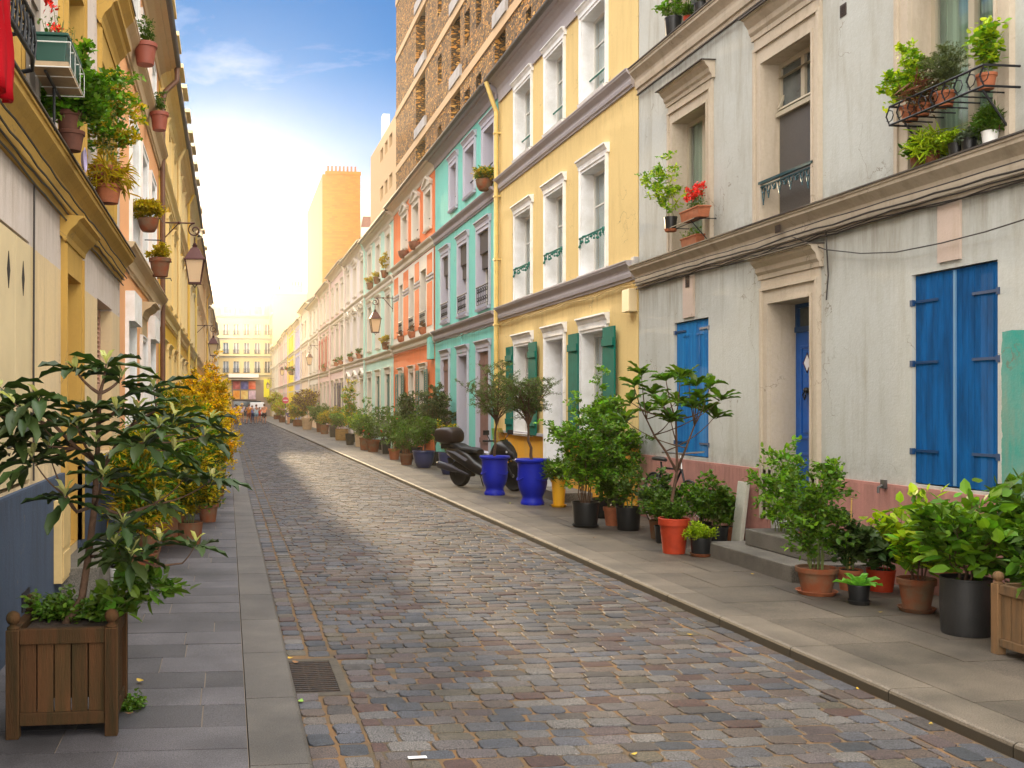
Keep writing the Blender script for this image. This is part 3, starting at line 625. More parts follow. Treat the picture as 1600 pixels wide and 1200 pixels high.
# pale key strips above the shutters, with air vents
for ya, yb, zb in ((fy(1069, XR), fy(1086, XR), 2.84), (fy(1468, XR), fy(1503, XR), 2.90)):
    MB().fbox(SR, yb, ya, -.005, .022, zb, 3.39).build('key_strip', plaster('pinkish_plaster', (.52, .42, .36), (.33, .25, .15), .7), HG)
def vent(root, S, s, z, w_=.11, h=.15, d=.0):
    k = MB().fbox(S, s - w_ / 2, s + w_ / 2, d, d + .008, z - h / 2, z + h / 2)
    for i in range(5): k.fbox(S, s - w_ / 2 + .01, s + w_ / 2 - .01, d + .008, d + .014, z - h / 2 + .012 + i * (h - .02) / 5, z - h / 2 + .02 + i * (h - .02) / 5)
    k.build('air_vent', mat('vent_brown', (.05, .035, .028), .6), root)
vent(HG, SR, fy(1077, XR), onx(1077, 440, XR).z, d=.022); vent(HG, SR, fy(1318, XR), onx(1318, 16, XR).z, .10, .12); vent(HG, SR, fy(1232, XR), onx(1232, 353, XR).z, .10, .15, d=.12)
def stone_surround(root, S, a, b, z0, z1, hatz, wl=.155, wn=None):
    k = MB(); h = hatz - z1
    for u, v in ((a - wl, a), (b, b + wl)):
        k.fbox(S, u, v, -.002, .03, z0, z1)
    k.fbox(S, a - wl, b + wl, -.002, .03, z1, z1 + h * .55)
    # outer fillet
    k.fbox(S, a - wl, a - wl + .045, .03, .052, z0, z1 + h * .30).fbox(S, b + wl - .045, b + wl, .03, .052, z0, z1 + h * .30).fbox(S, a - wl + .0, b + wl, .03, .055, z1 + h * .30, z1 + h * .36)
    k.fbox(S, a - .03, a, .03, .042, z0, z1 + .03).fbox(S, b, b + .03, .03, .042, z0, z1 + .03).fbox(S, a, b, .03, .042, z1 , z1 + .03)
    o = k.build('surround', m_stone, wn or root)
    zt = z1 + h * .55
    MB().prism(S, [(0, zt + .002), (.045, zt + .002), (.05, zt + h * .10), (.075, zt + h * .16), (.085, zt + h * .26), (.13, zt + h * .36), (.14, zt + h * .42), (.17, zt + h * .43), (.17, zt + h * .45), (0, zt + h * .45)], a - wl - .04, b + wl + .04).build('hood', m_stone, wn or root)
    MB().fbox(S, a - wl - .06, b + wl + .06, 0, .195, zt + h * .452, zt + h * .475).build('hood_flashing', mat('dark_lead', (.05, .042, .036), .6), wn or root)
m_sframe = mat('stone_coloured_frame', (.40, .35, .26), .5)
wA = window(HG, SR, a1, a2, 3.73, 5.50, .18, m_sframe, m_stone, 0, None, 2, m_gcurt, sill=False, muntins=()); stone_surround(HG, SR, a1, a2, 3.73, 5.50, 5.97, .14, wA)
wB = window(HG, SR, b1, b2, 3.73, 5.54, .18, m_sframe, m_stone, 0, None, 1, sill=False, muntins=()); stone_surround(HG, SR, b1, b2, 3.73, 5.54, 6.10, .155, wB)
wC = window(HG, SR, c1, c2, 3.73, 5.60, .18, m_sframe, m_stone, 0, None, 2, m_gcurt, sill=False, muntins=()); stone_surround(HG, SR, c1, c2, 3.73, 5.60, 6.14, .18, wC)
# tilted fanlight and blind of window B
k = MB(); zf = 4.98; e = -.18
k.fbox(SR, b1 + .02, b2 - .02, e - .01, e + .05, zf - .05, zf).build('transom', m_sframe, wB)
k = MB()
for u, v, q, r_ in ((b1 + .05, b2 - .05, zf + .02, zf + .05), (b1 + .05, b2 - .05, 5.36, 5.39), (b1 + .05, b1 + .08, zf + .05, 5.36), (b2 - .08, b2 - .05, zf + .05, 5.36)):
    t0 = (q - zf) / .4 * .16; t1 = (r_ - zf) / .4 * .16
    k.prism(SR, [(e + .02 + t1 * 0 + t0 * .0 + .0, q), (e + .045, q), (e + .045 - t1, r_), (e + .02 - t1, r_)], u, v)
k.build('fanlight', m_sframe, wB)
MB().fbox(SR, b1 + .045, b2 - .045, e + .004, e + .010, 3.80, zf - .05).build('blind', mat('frosted_blind', (.085, .08, .078), .35, var=.3, vscale=60, bump=.3, bscale=200), wB)
k = MB(); zr = 4.18; d = .03      # ornate balcony rail of window B
k.fbox(SR, b1 - .03, b2 + .03, d - .02, d + .02, zr, zr + .03).fbox(SR, b1 - .03, b2 + .03, d - .01, d + .01, zr - .04, zr - .025)
for i in range(9):
    c = b1 + (b2 - b1) * (i + .5) / 9; dr = .10 + .08 * (i % 2) + (.0 if 0 < i < 8 else .14)
    k.tube([SR.P(c + .035 * math.cos(t_), d, zr - .07 + .035 * math.sin(t_)) for t_ in [u * .7 for u in range(9)]], .0065, 5)
    k.tube([SR.P(c - .03, d, zr - .05), SR.P(c - .01, d, zr - dr * .7), SR.P(c + .01, d, zr - dr)], .006, 5).tube([SR.P(c + .04, d, zr - .05), SR.P(c + .02, d, zr - dr * .7), SR.P(c, d, zr - dr)], .006, 5)
k.fbox(SR, b2 + .005, b2 + .03, d - .01, d + .01, zr - .30, zr)
k.build('railing', m_teali, wB)
for u, v in ((a1, a2), (b1, b2), (c1, c2)):
    wq = window(HG, SR, u, v, 6.63, 8.3, .18, m_sframe, m_stone, 0, None, 1, sill=False); stone_surround(HG, SR, u, v, 6.63, 8.3, 8.7, .14, wq)
wq = window(HG, SR, 3.2, 4.3, 3.73, 5.6, .18, m_sframe, m_stone, 0, None, 2, m_gcurt, sill=False); stone_surround(HG, SR, 3.2, 4.3, 3.73, 5.6, 6.1, .18, wq)
# door
wD = window(HG, SR, dd1, dd2, .42, 2.50, .30, doorm=mat('royal_blue_door', (.006, .10, .42), .35, var=.3, vscale=3, col2=(.005, .07, .30)), sw=0, hat=None, trim=m_stone, reveal=False)
MB().fbox(SR, dd1, dd2, -.34, -.28, 2.50, 2.56).fbox(SR, dd1, dd1 + .05, -.34, -.29, 2.56, 2.82).fbox(SR, dd2 - .05, dd2, -.34, -.29, 2.56, 2.82).fbox(SR, dd1 + .05, dd2 - .05, -.34, -.29, 2.77, 2.82).build('transom', mat('deep_blue_frame', (.006, .05, .16), .4), wD)
MB().fbox(SR, dd1 + .04, dd2 - .04, -.33, -.32, 2.55, 2.79).build('pane', m_dglass, wD)
k = MB()
for sgn in (-1, 1):
    k.fbox(SR, dd1 if sgn < 0 else dd2 - .004, dd1 + .004 if sgn < 0 else dd2, -.29, .0, .42, 2.82)
k.fbox(SR, dd1 + .004, dd2 - .004, -.29, 0, 2.816, 2.82).build('reveal', m_stone, wD)
stone_surround(HG, SR, dd1, dd2, .42, 2.82, 3.33, .155, wD)
# sticker and knocker
sY = fy(1262, XR + .29); c = onx(1262, 567, XR + .29); k = MB().fpoly(SR, [(c.y - .085, c.z), (c.y, c.z + .12), (c.y + .085, c.z), (c.y, c.z - .12)], -.288, -.284); k.build('door_sign_border', mat('sign_red', (.55, .03, .08), .5), wD)
k = MB().fpoly(SR, [(c.y - .06, c.z), (c.y, c.z + .09), (c.y + .06, c.z), (c.y, c.z - .09)], -.2838, -.281); k.build('door_sign', mat('sign_white', (.75, .70, .74), .5), wD)
c = onx(1264, 610, XR + .29); k = MB().ball((XR + .26, c.y, c.z), .035, 10, 6).tube([(XR + .25, c.y, c.z), (XR + .235, c.y - .03, c.z - .05), (XR + .24, c.y, c.z - .10), (XR + .235, c.y + .03, c.z - .05), (XR + .25, c.y, c.z)], .009, 6); k.build('knocker', m_blackiron, wD)
# cables along the cornice, hanging wire
for i, (d, z, am, rr) in enumerate(((.10, 3.47, .012, .009), (.075, 3.43, .014, .007), (.05, 3.385, .010, .008), (.14, 3.52, .006, .006), (.06, 3.405, .02, .006))): cable(SR, wavy(SR, y1 - .03, y0 + .3, d, z, am, 44, .008, seed=i), HG, rr)
cable(SR, wavy(SR, y1 - .03, y0 + .3, .045, 6.235, .003, 40), HG, .012)
p = [onx(x, y, XR - .06) for x, y in ((1238, 370), (1290, 390), (1345, 396), (1400, 394), (1470, 380), (1540, 362), (1600, 343))]
cable(SR, [(q.y, .06, q.z) for q in p], HG, .006); cable(SR, [(fy(1297, XR), .05, 3.5), (fy(1297, XR), .02, 3.0), (fy(1294, XR), .02, 2.75)], HG, .007)
# hose tap fitting, white slab leaning on the wall
c = onx(1388, 758, XR); MB().fbox(SR, c.y - .03, c.y + .03, .03, .06, c.z - .03, c.z + .05).tube([SR.P(c.y, .06, c.z), SR.P(c.y, .10, c.z - .02), SR.P(c.y, .10, c.z - .07)], .012, 6).build('wall_tap', m_zinc, HG)
# steps
S0 = gnd(1240, 905); k = MB().box(5.08, XR + .28, 8.75, 10.42, .05, .235); k.build('lower_step', granite('step_stone', (.17, .155, .13), .1), HG, bevel=.012)
k = MB().box(5.36, XR + .28, 8.95, 10.12, .237, .405); k.build('upper_step', granite('step_stone', (.17, .155, .13), .1) if 0 else MATS['step_stone'], HG, bevel=.012)
# ---------- yellow house
y0, y1 = fy(997, XR), fy(779, XR) - .01
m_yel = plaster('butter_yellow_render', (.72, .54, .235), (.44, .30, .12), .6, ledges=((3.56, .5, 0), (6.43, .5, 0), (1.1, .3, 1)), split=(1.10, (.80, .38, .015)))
bays = [sorted(Yx(807, 831)), sorted(Yx(855, 882)), sorted(Yx(911, 948))]
holes = [(*b, 3.90, 5.62) for b in bays] + [(*b, 6.82, 8.30) for b in bays] + [(*bays[0], 1.10, 2.90), (*bays[1], .42, 2.90), (*bays[2], 1.10, 2.90)]
m_grycor = plaster('grey_cornice_paint', (.40, .37, .39), (.22, .19, .17), .4)
HY, rf = shell(SR, y0, y1, 'butter yellow house with white windows and emerald green shutters', m_yel, 8.62, holes, group=GR_R, depth=.19, corm=m_grycor, eave=.26)
for z in ((3.55, 3.85), (6.42, 6.70)): MB().prism(SR, corn(*z, .15), y0 + .12, y1 - .05).build('cornice', m_grycor, HY)
MB().fbox(SR, y0 + .1, y1 - .1, -.01, .04, 8.40, 8.615).build('frieze', m_grycor, HY)
for i, b in enumerate(bays):
    window(HY, SR, *b, 3.90, 5.62, .19, sw=.08, hat='corn', hat_h=.15, rail=('vine', m_vine), muntins=(.66,), blind='gap' if i == 2 else None)
    window(HY, SR, *b, 6.82, 8.22, .19, sw=.08, hat='corn', hat_h=.14, rail=('bar', m_vine), muntins=(.33, .66))
for i in (0, 2): window(HY, SR, *bays[i], 1.13, 2.90, .19, sw=.08, hat='corn', hat_h=.18, shut='board', shm=m_gshut, shw=.50)
wd = window(HY, SR, *bays[1], .42, 2.90, .26, sw=.09, hat='corn', hat_h=.18, doorm=mat('white_door', (.62, .64, .68), .4))
MB().fbox(SR, bays[1][0] - .10, bays[1][1] + .10, -.005, .05, .1, .41).build('threshold', m_white, wd)
k = MB().fbox(SR, bays[1][0] + .38, bays[1][0] + .40, -.258, -.25, 1.6, 1.6)
c = onx(866, 628, XR + .26); MB().fbox(SR, c.y - .06, c.y + .06, -.242, -.236, c.z - .06, c.z + .06).build('door_plate', mat('orange_plate', (.75, .38, .04), .5), wd); MB().fpoly(SR, [(c.y - .03, c.z - .035), (c.y, c.z + .03), (c.y + .03, c.z - .035), (c.y, c.z - .01)], -.2355, -.233).build('door_plate_emblem', mat('emblem_brown', (.25, .10, .03), .5), wd)
k = MB(); yl = bays[1][1] + .12; k.fbox(SR, bays[1][1] + .1, y1 - .1, -.01, .07, 1.09, 1.14).fbox(SR, y0 + .1, bays[1][0] - .1, -.01, .07, 1.09, 1.14).build('plinth_cap', m_grycor, HY)
MB().tube([(XR - .09, y1 - .12, .1), (XR - .09, y1 - .12, 8.2), (XR - .2, y1 - .12, 8.5), (XR - .32, y1 - .12, 8.85)], .05, 10).build('drainpipe', mat('yellow_pipe', (.72, .52, .16), .5, var=.2, vscale=6), HY)
k = MB()
for zz in (.9, 2.2, 3.45, 4.9, 6.3, 7.7): k.fbox(SR, y1 - .18, y1 - .06, 0, .15, zz, zz + .035)
k.build('pipe_bracket', mat('yellow_pipe', (0, 0, 0)), HY)
for i, (d, z) in enumerate(((.05, 3.50), (.05, 3.47))): cable(SR, wavy(SR, y0 + .05, y1 - .15, d, z, .012, 30, .01, seed=9 + i), HY, .009, m=mat('yellow_cable', (.42, .28, .08), .6))
c = onx(990, 470, XR); MB().fbox(SR, c.y - .14, c.y + .14, 0, .13, c.z - .17, c.z + .17).build('junction_box', mat('cream_box', (.66, .52, .30), .5), HY, bevel=.01)
c = onx(996, 410, XR); MB().fbox(SR, c.y - .06, c.y + .06, 0, .08, c.z - .08, c.z + .08).build('junction_box', mat('grey_box', (.4, .38, .36), .5), HG, bevel=.01)
MB().box(5.42, XR, 16.35, 17.7, .05, .24).build('door_step', MATS['step_stone'], HY, bevel=.012)
# ---------- turquoise house
y0, y1 = fy(778, XR), fy(680, XR)
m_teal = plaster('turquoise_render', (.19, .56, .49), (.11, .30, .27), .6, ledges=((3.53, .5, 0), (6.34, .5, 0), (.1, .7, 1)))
bays = [sorted(Yx(692, 702)), sorted(Yx(718, 731)), sorted(Yx(748, 765))]; tb = [sorted(Yx(705, 714)), sorted(Yx(728, 742)), sorted(Yx(757, 773))]
holes = [(*b, 4.0, 5.80) for b in bays] + [(*b, 6.95, 8.15) for b in tb] + [(*b, .6, 2.95) for b in bays]
m_lavt = plaster('lavender_plaster', (.47, .46, .54), (.3, .28, .3), .3); m_lavc = plaster('lavender_cornice', (.36, .33, .37), (.2, .17, .17), .4)
HT, rf = shell(SR, y0, y1, 'turquoise house with lavender window frames and dark blinds', m_teal, 8.55, holes, group=GR_R, depth=.22, corm=m_lavc)
for z in ((3.52, 3.82), (6.33, 6.60)): MB().prism(SR, corn(*z, .16), y0 + .05, y1 - .05).build('cornice', m_lavc, HT)
m_dbl = mat('dark_blind_cloth', (.07, .06, .06), .8)
for b in bays:
    wq = window(HT, SR, *b, 4.0, 5.80, .17, trim=m_lavt, sw=.12, hat='corn', hat_h=.16, lvl=1, rail=('scroll', m_blackiron)); MB().fbox(SR, b[0] + .01, b[1] - .01, -.15, -.03, 5.30, 5.79).fbox(SR, b[0] + .01, b[1] - .01, -.15, -.08, 4.95, 5.29).build('rolled_blind', m_dbl, wq)
for b in tb: window(HT, SR, *b, 6.95, 8.10, .22, trim=m_lavt, sw=.14, hat='corn', hat_h=.14, lvl=1, rail=('bar', m_blackiron))
for i, b in enumerate(bays):
    window(HT, SR, *b, .6 if i != 1 else .42, 2.95, .22, trim=m_lavt, sw=.12, hat='corn', hat_h=.15, lvl=1, shut='board' if i != 1 else None, shm=m_brown, closed=True)
cable(SR, wavy(SR, y0, y1, .06, 3.48, .012, 30, .01, seed=4), HT, .01)
c = onx(723, 522, XR); MB().fbox(SR, c.y - .08, c.y + .08, 0, .04, c.z - .02, c.z + .02).tube([SR.P(c.y, .03, c.z), SR.P(c.y, .03, c.z - .42)], .012, 6).fbox(SR, c.y - .04, c.y + .04, 0, .05, c.z - .5, c.z - .42).build('wall_conduit', m_teal, HT)
# ---------- orange house
y0, y1 = fy(680, XR) + .0, fy(615, XR)
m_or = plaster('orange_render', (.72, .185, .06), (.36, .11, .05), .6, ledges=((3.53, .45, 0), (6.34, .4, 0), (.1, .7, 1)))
m_crm = plaster('pale_cream_plaster', (.68, .62, .54), (.45, .40, .33), .3)
bays = sorted([sorted(Yx(625, 630)), sorted(Yx(641, 647.5)), sorted(Yx(658, 666.5))]); tb = [sorted(Yx(629, 637)), sorted(Yx(646, 655)), sorted(Yx(665, 674))]
holes = [(*b, 4.05, 5.85) for b in bays] + [(*b, 7.0, 8.1) for b in tb] + [(*b, .45, 2.75) for b in bays]
HO, rf = shell(SR, y0 + .01, y1, 'orange house with cream window piers and sage louvred shutters', m_or, 8.55, holes, group=GR_R, depth=.22, corm=m_crm)
k = MB()                        # cream first-floor facing with openings, orange panels set on it
wallgrid(k, SR, y0 + .1, y1 - .1, 3.86, 6.30, [(*b, 4.05, 5.85) for b in bays], .05); k.v = [(x - .025, y, z) for x, y, z in k.v]; k.build('pier_facing', m_crm, HO)
ed = [y0 + .1] + [q for b in bays for q in b] + [y1 - .1]
for i in range(0, 8, 2):
    a, b = ed[i] + .22, ed[i + 1] - .22
    if b - a > .25: MB().fbox(SR, a, b, .024, .036, 4.05, 5.35).build('orange_panel', m_or, HO); MB().fbox(SR, a, b, .024, .036, 5.62, 6.2).build('orange_panel', m_or, HO); MB().fbox(SR, ed[i] + .06, ed[i + 1] - .06, .024, .05, 5.42, 5.46).fbox(SR, ed[i] + .06, ed[i + 1] - .06, .024, .05, 5.53, 5.57).build('pier_band', m_lavc, HO)
for z in ((3.52, 3.82), (6.34, 6.62)): MB().prism(SR, corn(*z, .17), y0 + .03, y1 - .03).build('cornice', m_crm, HO)
for b in bays: window(HO, SR, *b, 4.05, 5.85, .22, trim=m_crm, sw=0, hat=None, lvl=1, rail=('scroll', m_blackiron))
for b in tb: window(HO, SR, *b, 7.0, 8.1, .22, trim=m_crm, sw=.12, hat='ped', lvl=1, rail=('bar', m_blackiron))
for i, b in enumerate(bays): window(HO, SR, *b, .6 if i != 1 else .45, 2.75, .22, trim=m_crm, sw=.10, hat='corn', hat_h=.13, lvl=1, shut=None if i == 1 else 'louvre', shm=m_sage, shw=.46)
cable(SR, wavy(SR, y0, y1, .05, 3.48, .012, 24, .01, seed=14), HO, .012, m=mat('orange_cable', (.45, .10, .03), .6))
c = onx(676, 543, XR); MB().fbox(SR, c.y - .28, c.y + .18, 0, .14, c.z - .35, c.z + .3).build('junction_box', m_teal, HT, bevel=.01)
# ---------- simple terraced fronts, one after another
PIPE = {}
def front(S, ya, yb, label, wallc, trimm, group, zc=(3.7, 6.5), ze=8.55, nb=3, lvl=1, shut=None, hat='corn', seed=0, corm=None, split=None, rail=False, arch=False, far=False, pipe=True, dormer=0, plinthm=None, bw=.42, amt=.5):
    r_ = random.Random(seed); wm = plaster(label.split(',')[0] + ' render', wallc, tuple(c * .6 for c in wallc), amt, split=split)
    W = yb - ya; bs = []
    for i in range(nb):
        c = ya + W * (i + .5) / nb + r_.uniform(-.1, .1); hw = W / nb * bw / 2; bs.append((c - hw, c + hw))
    dr = r_.randrange(nb); rows = [(.42 if True else 0, 2.85), (zc[0] + .25, zc[0] + 2.1), (zc[1] + .3, min(zc[1] + 1.65, ze - .3))]
    holes = []
    for fi, (z0, z1) in enumerate(rows):
        for i, b in enumerate(bs): holes.append((b[0], b[1], (1.0 if fi == 0 and i != dr else z0), z1))
    root, rf = shell(S, ya, yb, label, wm, ze, holes, group=group, depth=.2, corm=corm or trimm)
    for z in zc: MB().prism(S, corn(z - .28, z, .15), ya + .03, yb - .03).build('cornice', corm or trimm, root)
    for fi in range(3):
        for i, b in enumerate(bs):
            z0, z1 = (1.0 if fi == 0 and i != dr else rows[fi][0]), rows[fi][1]
            if far:
                wn = MB().fbox(S, b[0], b[1], -.2, -.18, z0, z1).build('window', m_dglass, root); MB().fbox(S, b[0] - .1, b[1] + .1, 0, .05, z1, z1 + .12).fbox(S, (b[0] + b[1]) / 2 - .03, (b[0] + b[1]) / 2 + .03, -.18, -.16, z0, z1).build('surround', trimm, wn)
                if shut and fi == 0:
                    for q in (b[0] - .45, b[1] + .02): MB().fbox(S, q, q + .43, .03, .07, z0, z1).build('shutter', shut[1], wn)
            else:
                sh = shut if shut and (fi in shut[2]) and (r_.random() < .8) and not (fi == 0 and i == dr) else None
                window(root, S, *b, z0, z1, .2, trim=trimm, sw=.11, hat=hat, hat_h=.14, lvl=1, shut=sh[0] if sh else None, shm=sh[1] if sh else None, closed=bool(sh and len(sh) > 3 and sh[3]), shw=.42, rail=('bar', m_blackiron) if fi else None, arch=False)
    if pipe:
        MB().tube([S.P(yb - .1, .09, .1), S.P(yb - .1, .09, ze - .1), S.P(yb - .1, .25, ze + .25)], .045, 8).build('drainpipe', trimm if r_.random() < .7 else wm, root)
    if plinthm: plinth(root, S, ya + .02, yb - .02, 1.0 - .02, plinthm, gaps=[(bs[dr][0] - .11, bs[dr][1] + .11)])
    for i in range(dormer):
        c = ya + W * (i + .5) / dormer; k = MB().fbox(S, c - .55, c + .55, -1.4, .16, ze + .32, ze + 1.9).fbox(S, c - .65, c + .65, -1.5, .28, ze + 1.9, ze + 2.0); dm = k.build('dormer', trimm, root); MB().fbox(S, c - .38, c + .38, .162, .175, ze + .5, ze + 1.7).build('pane', m_dglass, dm)
    return root, bs
b_R = [fy(x, XR) for x in (615, 572, 540, 517, 500, 484, 471, 461, 451, 444, 437, 431)] + [138.0]
FR = [('pale mint house with cream hoods and charcoal green shutters', (.46, .68, .58), m_crm, ('board', m_sage, (0,), 1), 'corn'),
      ('off white house with arched stucco mouldings between its floors', (.66, .60, .58), m_crm, None, 'ped'),
      ('blush pink house with climbing stems and narrow dark shutters', (.68, .50, .46), m_cream, ('board', mat('plum_shutter', (.09, .07, .11), .6), (0,)), 'corn'),
      ('rosy white house with tall red first floor shutters', (.68, .48, .44), m_cream, ('board', mat('red_shutter', (.35, .04, .03), .6), (1,)), 'corn'),
      ('pale cream house with a pale peach ground floor', (.66, .60, .52), m_cream, None, 'corn'), ('peach cream house beyond the pale cream one', (.70, .54, .40), m_cream, None, 'corn'),
      ('narrow lilac blue house next to the bright yellow one', (.44, .44, .66), m_cream, None, 'none'), ('narrow bright lemon yellow house far down the street', (.85, .62, .02), m_cream, None, 'none'),
      ('shell pink house beyond the bright yellow one', (.72, .50, .46), m_cream, None, 'none'), ('pale salmon house far down the street with a grey pipe', (.70, .46, .38), m_cream, None, 'none'),
      ('ivory house near the far end of the right side', (.70, .62, .50), m_cream, None, 'none'), ('last low cream house before the tall end block', (.70, .60, .44), m_cream, None, 'none')]
FRONTS = []
for i, (lb, c, tm, sh, ht) in enumerate(FR):
    ya, yb = b_R[i], b_R[i + 1]; nb = max(3, round((yb - ya) / 2.7))
    FRONTS.append(front(SR, ya, yb - .006, lb, c, tm, GR_R, zc=(3.72 + .03 * (i % 3), 6.45 + .08 * (i % 2)), ze=8.45 + .15 * (i % 2) + (.35 if i in (2, 5, 8) else 0), shut=sh, hat=ht, seed=i + 3, far=i > 4, nb=nb, split=(2.95, (.72, .50, .32)) if i == 4 else None))
# arched stucco brackets on the off-white house
rt = FRONTS[1][0]; ya, yb = b_R[1], b_R[2]; n = 8
for i in range(n):
    s_ = ya + .5 + (yb - ya - 1) * i / (n - 1); MB().prism(SR, [(0, 5.75), (.03, 5.75), (.06, 6.0), (.16, 6.12), (.16, 6.19), (0, 6.19)], s_ - .09, s_ + .09).build('stucco_bracket', m_cream, rt)
# tall cream block at the far end of the right side, with party wall facing us
root = thing('apartment_block', 'tall cream block with a blank party wall and chimneys above the last low houses', 'building', (9, 142, 0))
k = MB().box(XR - .01, 11.9, 138.02, 146.5, 0, 16.6); k.build('wall', plaster('cream_party_wall', (.52, .40, .20), (.5, .38, .2), .3), root)
MB().box(XR - .1, 12.0, 137.95, 146.6, 16.6, 16.8).build('coping', m_cream, root)
for x0, x1, h in ((8.6, 10.1, 1.1), (11.0, 12.0, .6), (6.8, 7.2, .5)):
    c = MB().box(x0, x1, 139, 139.8, 16.8, 16.8 + h).build('chimney', MATS['cream_party_wall'], root)
    for q in range(4): MB().lathe([(.10, 0), (.08, .45), (.11, .5), (0, .5)], (x0 + .15 + (x1 - x0 - .3) * q / 3, 139.4, 16.8 + h), 8).build('chimney_pot', MATS['terracotta'], c)
for zc_ in (3.7, 6.6, 9.6, 13.9): MB().box(XR - .13, XR - .01, 138.1, 146.4, zc_, zc_ + .25).build('cornice', m_cream, root)
for i in range(4):
    for j in range(3):
        MB().box(XR - .03, XR - .012, 139 + j * 2.5, 140.1 + j * 2.5, 1 + i * 3.1, 2.9 + i * 3.1).build('window', m_dglass, root)
# ---------- building closing the street
ex0, ex1 = atd(300, 632, YE).x - 3, 14
wx = [atd(x, 632, YE / CY * 1.0).x for x in (353.2, 369.5, 385.5, 402.2)]
P_ = lambda x: VPX and (x - VPX) * YE / F / (1 - TY * (x - PX) / F)
wx = [P_(x) for x in (353, 369, 385.5, 402)]; hw = P_(406.6) - P_(402)
zr = lambda y: H + (HOR - y) * YE / F * 1.03
rows = [(zr(527), zr(511)), (zr(555.5), zr(539)), (zr(584), zr(567))]
m_end = plaster('warm_ivory_render', (.74, .58, .30), (.5, .4, .25), .25)
sp = wx[1] - wx[0]; allx = [wx[0] - sp * 2, wx[0] - sp] + wx + [wx[3] + sp]
holes = [(x - hw, x + hw, a, b) for x in allx for a, b in rows]
zt = zr(500.5)
end = thing('end_building', 'warm ivory five storey building with mansard roof closing the far end of the street', 'building', (2, YE, 0))
k = MB(); wallgrid(k, SE, wx[0] - sp * 3, 12, 0, zt, holes, .3); k.build('wall', m_end, end)
for x in allx:
    for a, b in rows:
        wn = MB().fbox(SE, x - hw, x + hw, -.3, -.28, a, b).build('window', m_dglass, end); MB().fbox(SE, x - .06, x + .06, -.28, -.25, a, b).fbox(SE, x - hw, x - hw + .08, -.28, -.25, a, b).fbox(SE, x + hw - .08, x + hw, -.28, -.25, a, b).build('window_frame', m_white, wn)
        k = MB(); 
        for q in range(6): k.fbox(SE, x - hw + q * hw / 2.6, x - hw + q * hw / 2.6 + .04, .02, .05, a, a + .55)
        k.fbox(SE, x - hw - .05, x + hw + .05, .02, .06, a + .52, a + .58).fbox(SE, x - hw - .05, x + hw + .05, .02, .06, a, a + .05); k.build('railing', m_blackiron, wn)
for y in (501.5, 533, 560, 588.5): MB().prism(SE, corn(zr(y) - .2, zr(y) + .15, .3), wx[0] - sp * 3, 12).build('cornice', m_cream, end)
zm = zr(476); k = MB().prism(SE, [(.1, zt + .15), (-1.0, zm), (-6, zm + .6), (-6, zt + .15)], wx[0] - sp * 3, 12); rf = k.build('roof', mat('grey_zinc_mansard', (.17, .15, .145), .5, var=.2, vscale=2), end)
for x in (P_(355.5), P_(379), P_(403)):
    d_ = MB().fbox(SE, x - .9, x + .9, -1.5, .02, zt + .4, zr(482)).build('dormer', m_cream, rf); MB().fbox(SE, x - .55, x + .55, .022, .04, zt + .5, zr(484)).build('pane', m_dglass, d_)
# shop front with lit posters
zs = zr(595); sf = MB().fbox(SE, P_(362), P_(425), .01, .12, 0, zs).build('shop_front', mat('taupe_shop_front', (.30, .22, .18), .6), end)
MB().fbox(SE, P_(357), P_(404), .14, .9, zs + .02, zs + .12).prism(SE, [(.14, zs + .9), (1.0, zs + .35), (1.0, zs + .3), (.14, zs + .8)], P_(357), P_(404)).build('awning', mat('cream_awning', (.68, .58, .48), .7), sf)
pal = [(.45, .10, .08), (.12, .11, .30), (.75, .10, .02), (.85, .28, .02), (.80, .48, .14), (.52, .36, .42)]
for i in range(6):
    cx = [369.5, 382, 394][i % 3]; ya_, yb_ = ((609, 597), (624, 611))[i // 3]
    q = MB().fbox(SE, P_(cx - 5.4), P_(cx + 5.4), .122, .16, zr(ya_), zr(yb_)).build('poster', mat('poster_%d' % i, pal[i], .5, var=.6, vscale=1.5, col2=tuple(min(1, c * 1.5 + .10) for c in pal[i])), sf)
k = MB().fbox(SE, P_(363), P_(401), .122, .2, zr(626.5), zr(625)); k.build('ledge', mat('taupe_dark', (.12, .09, .08), .6), sf)
MB().fbox(SE, P_(365), P_(408), .122, .13, .1, zr(627)).build('pane', m_dglass, sf)
MB().fbox(SE, P_(412), P_(421), .13, .5, zr(621), zr(594)).build('yellow_sign', mat('sign_yellow', (.90, .80, .02), .5), sf)
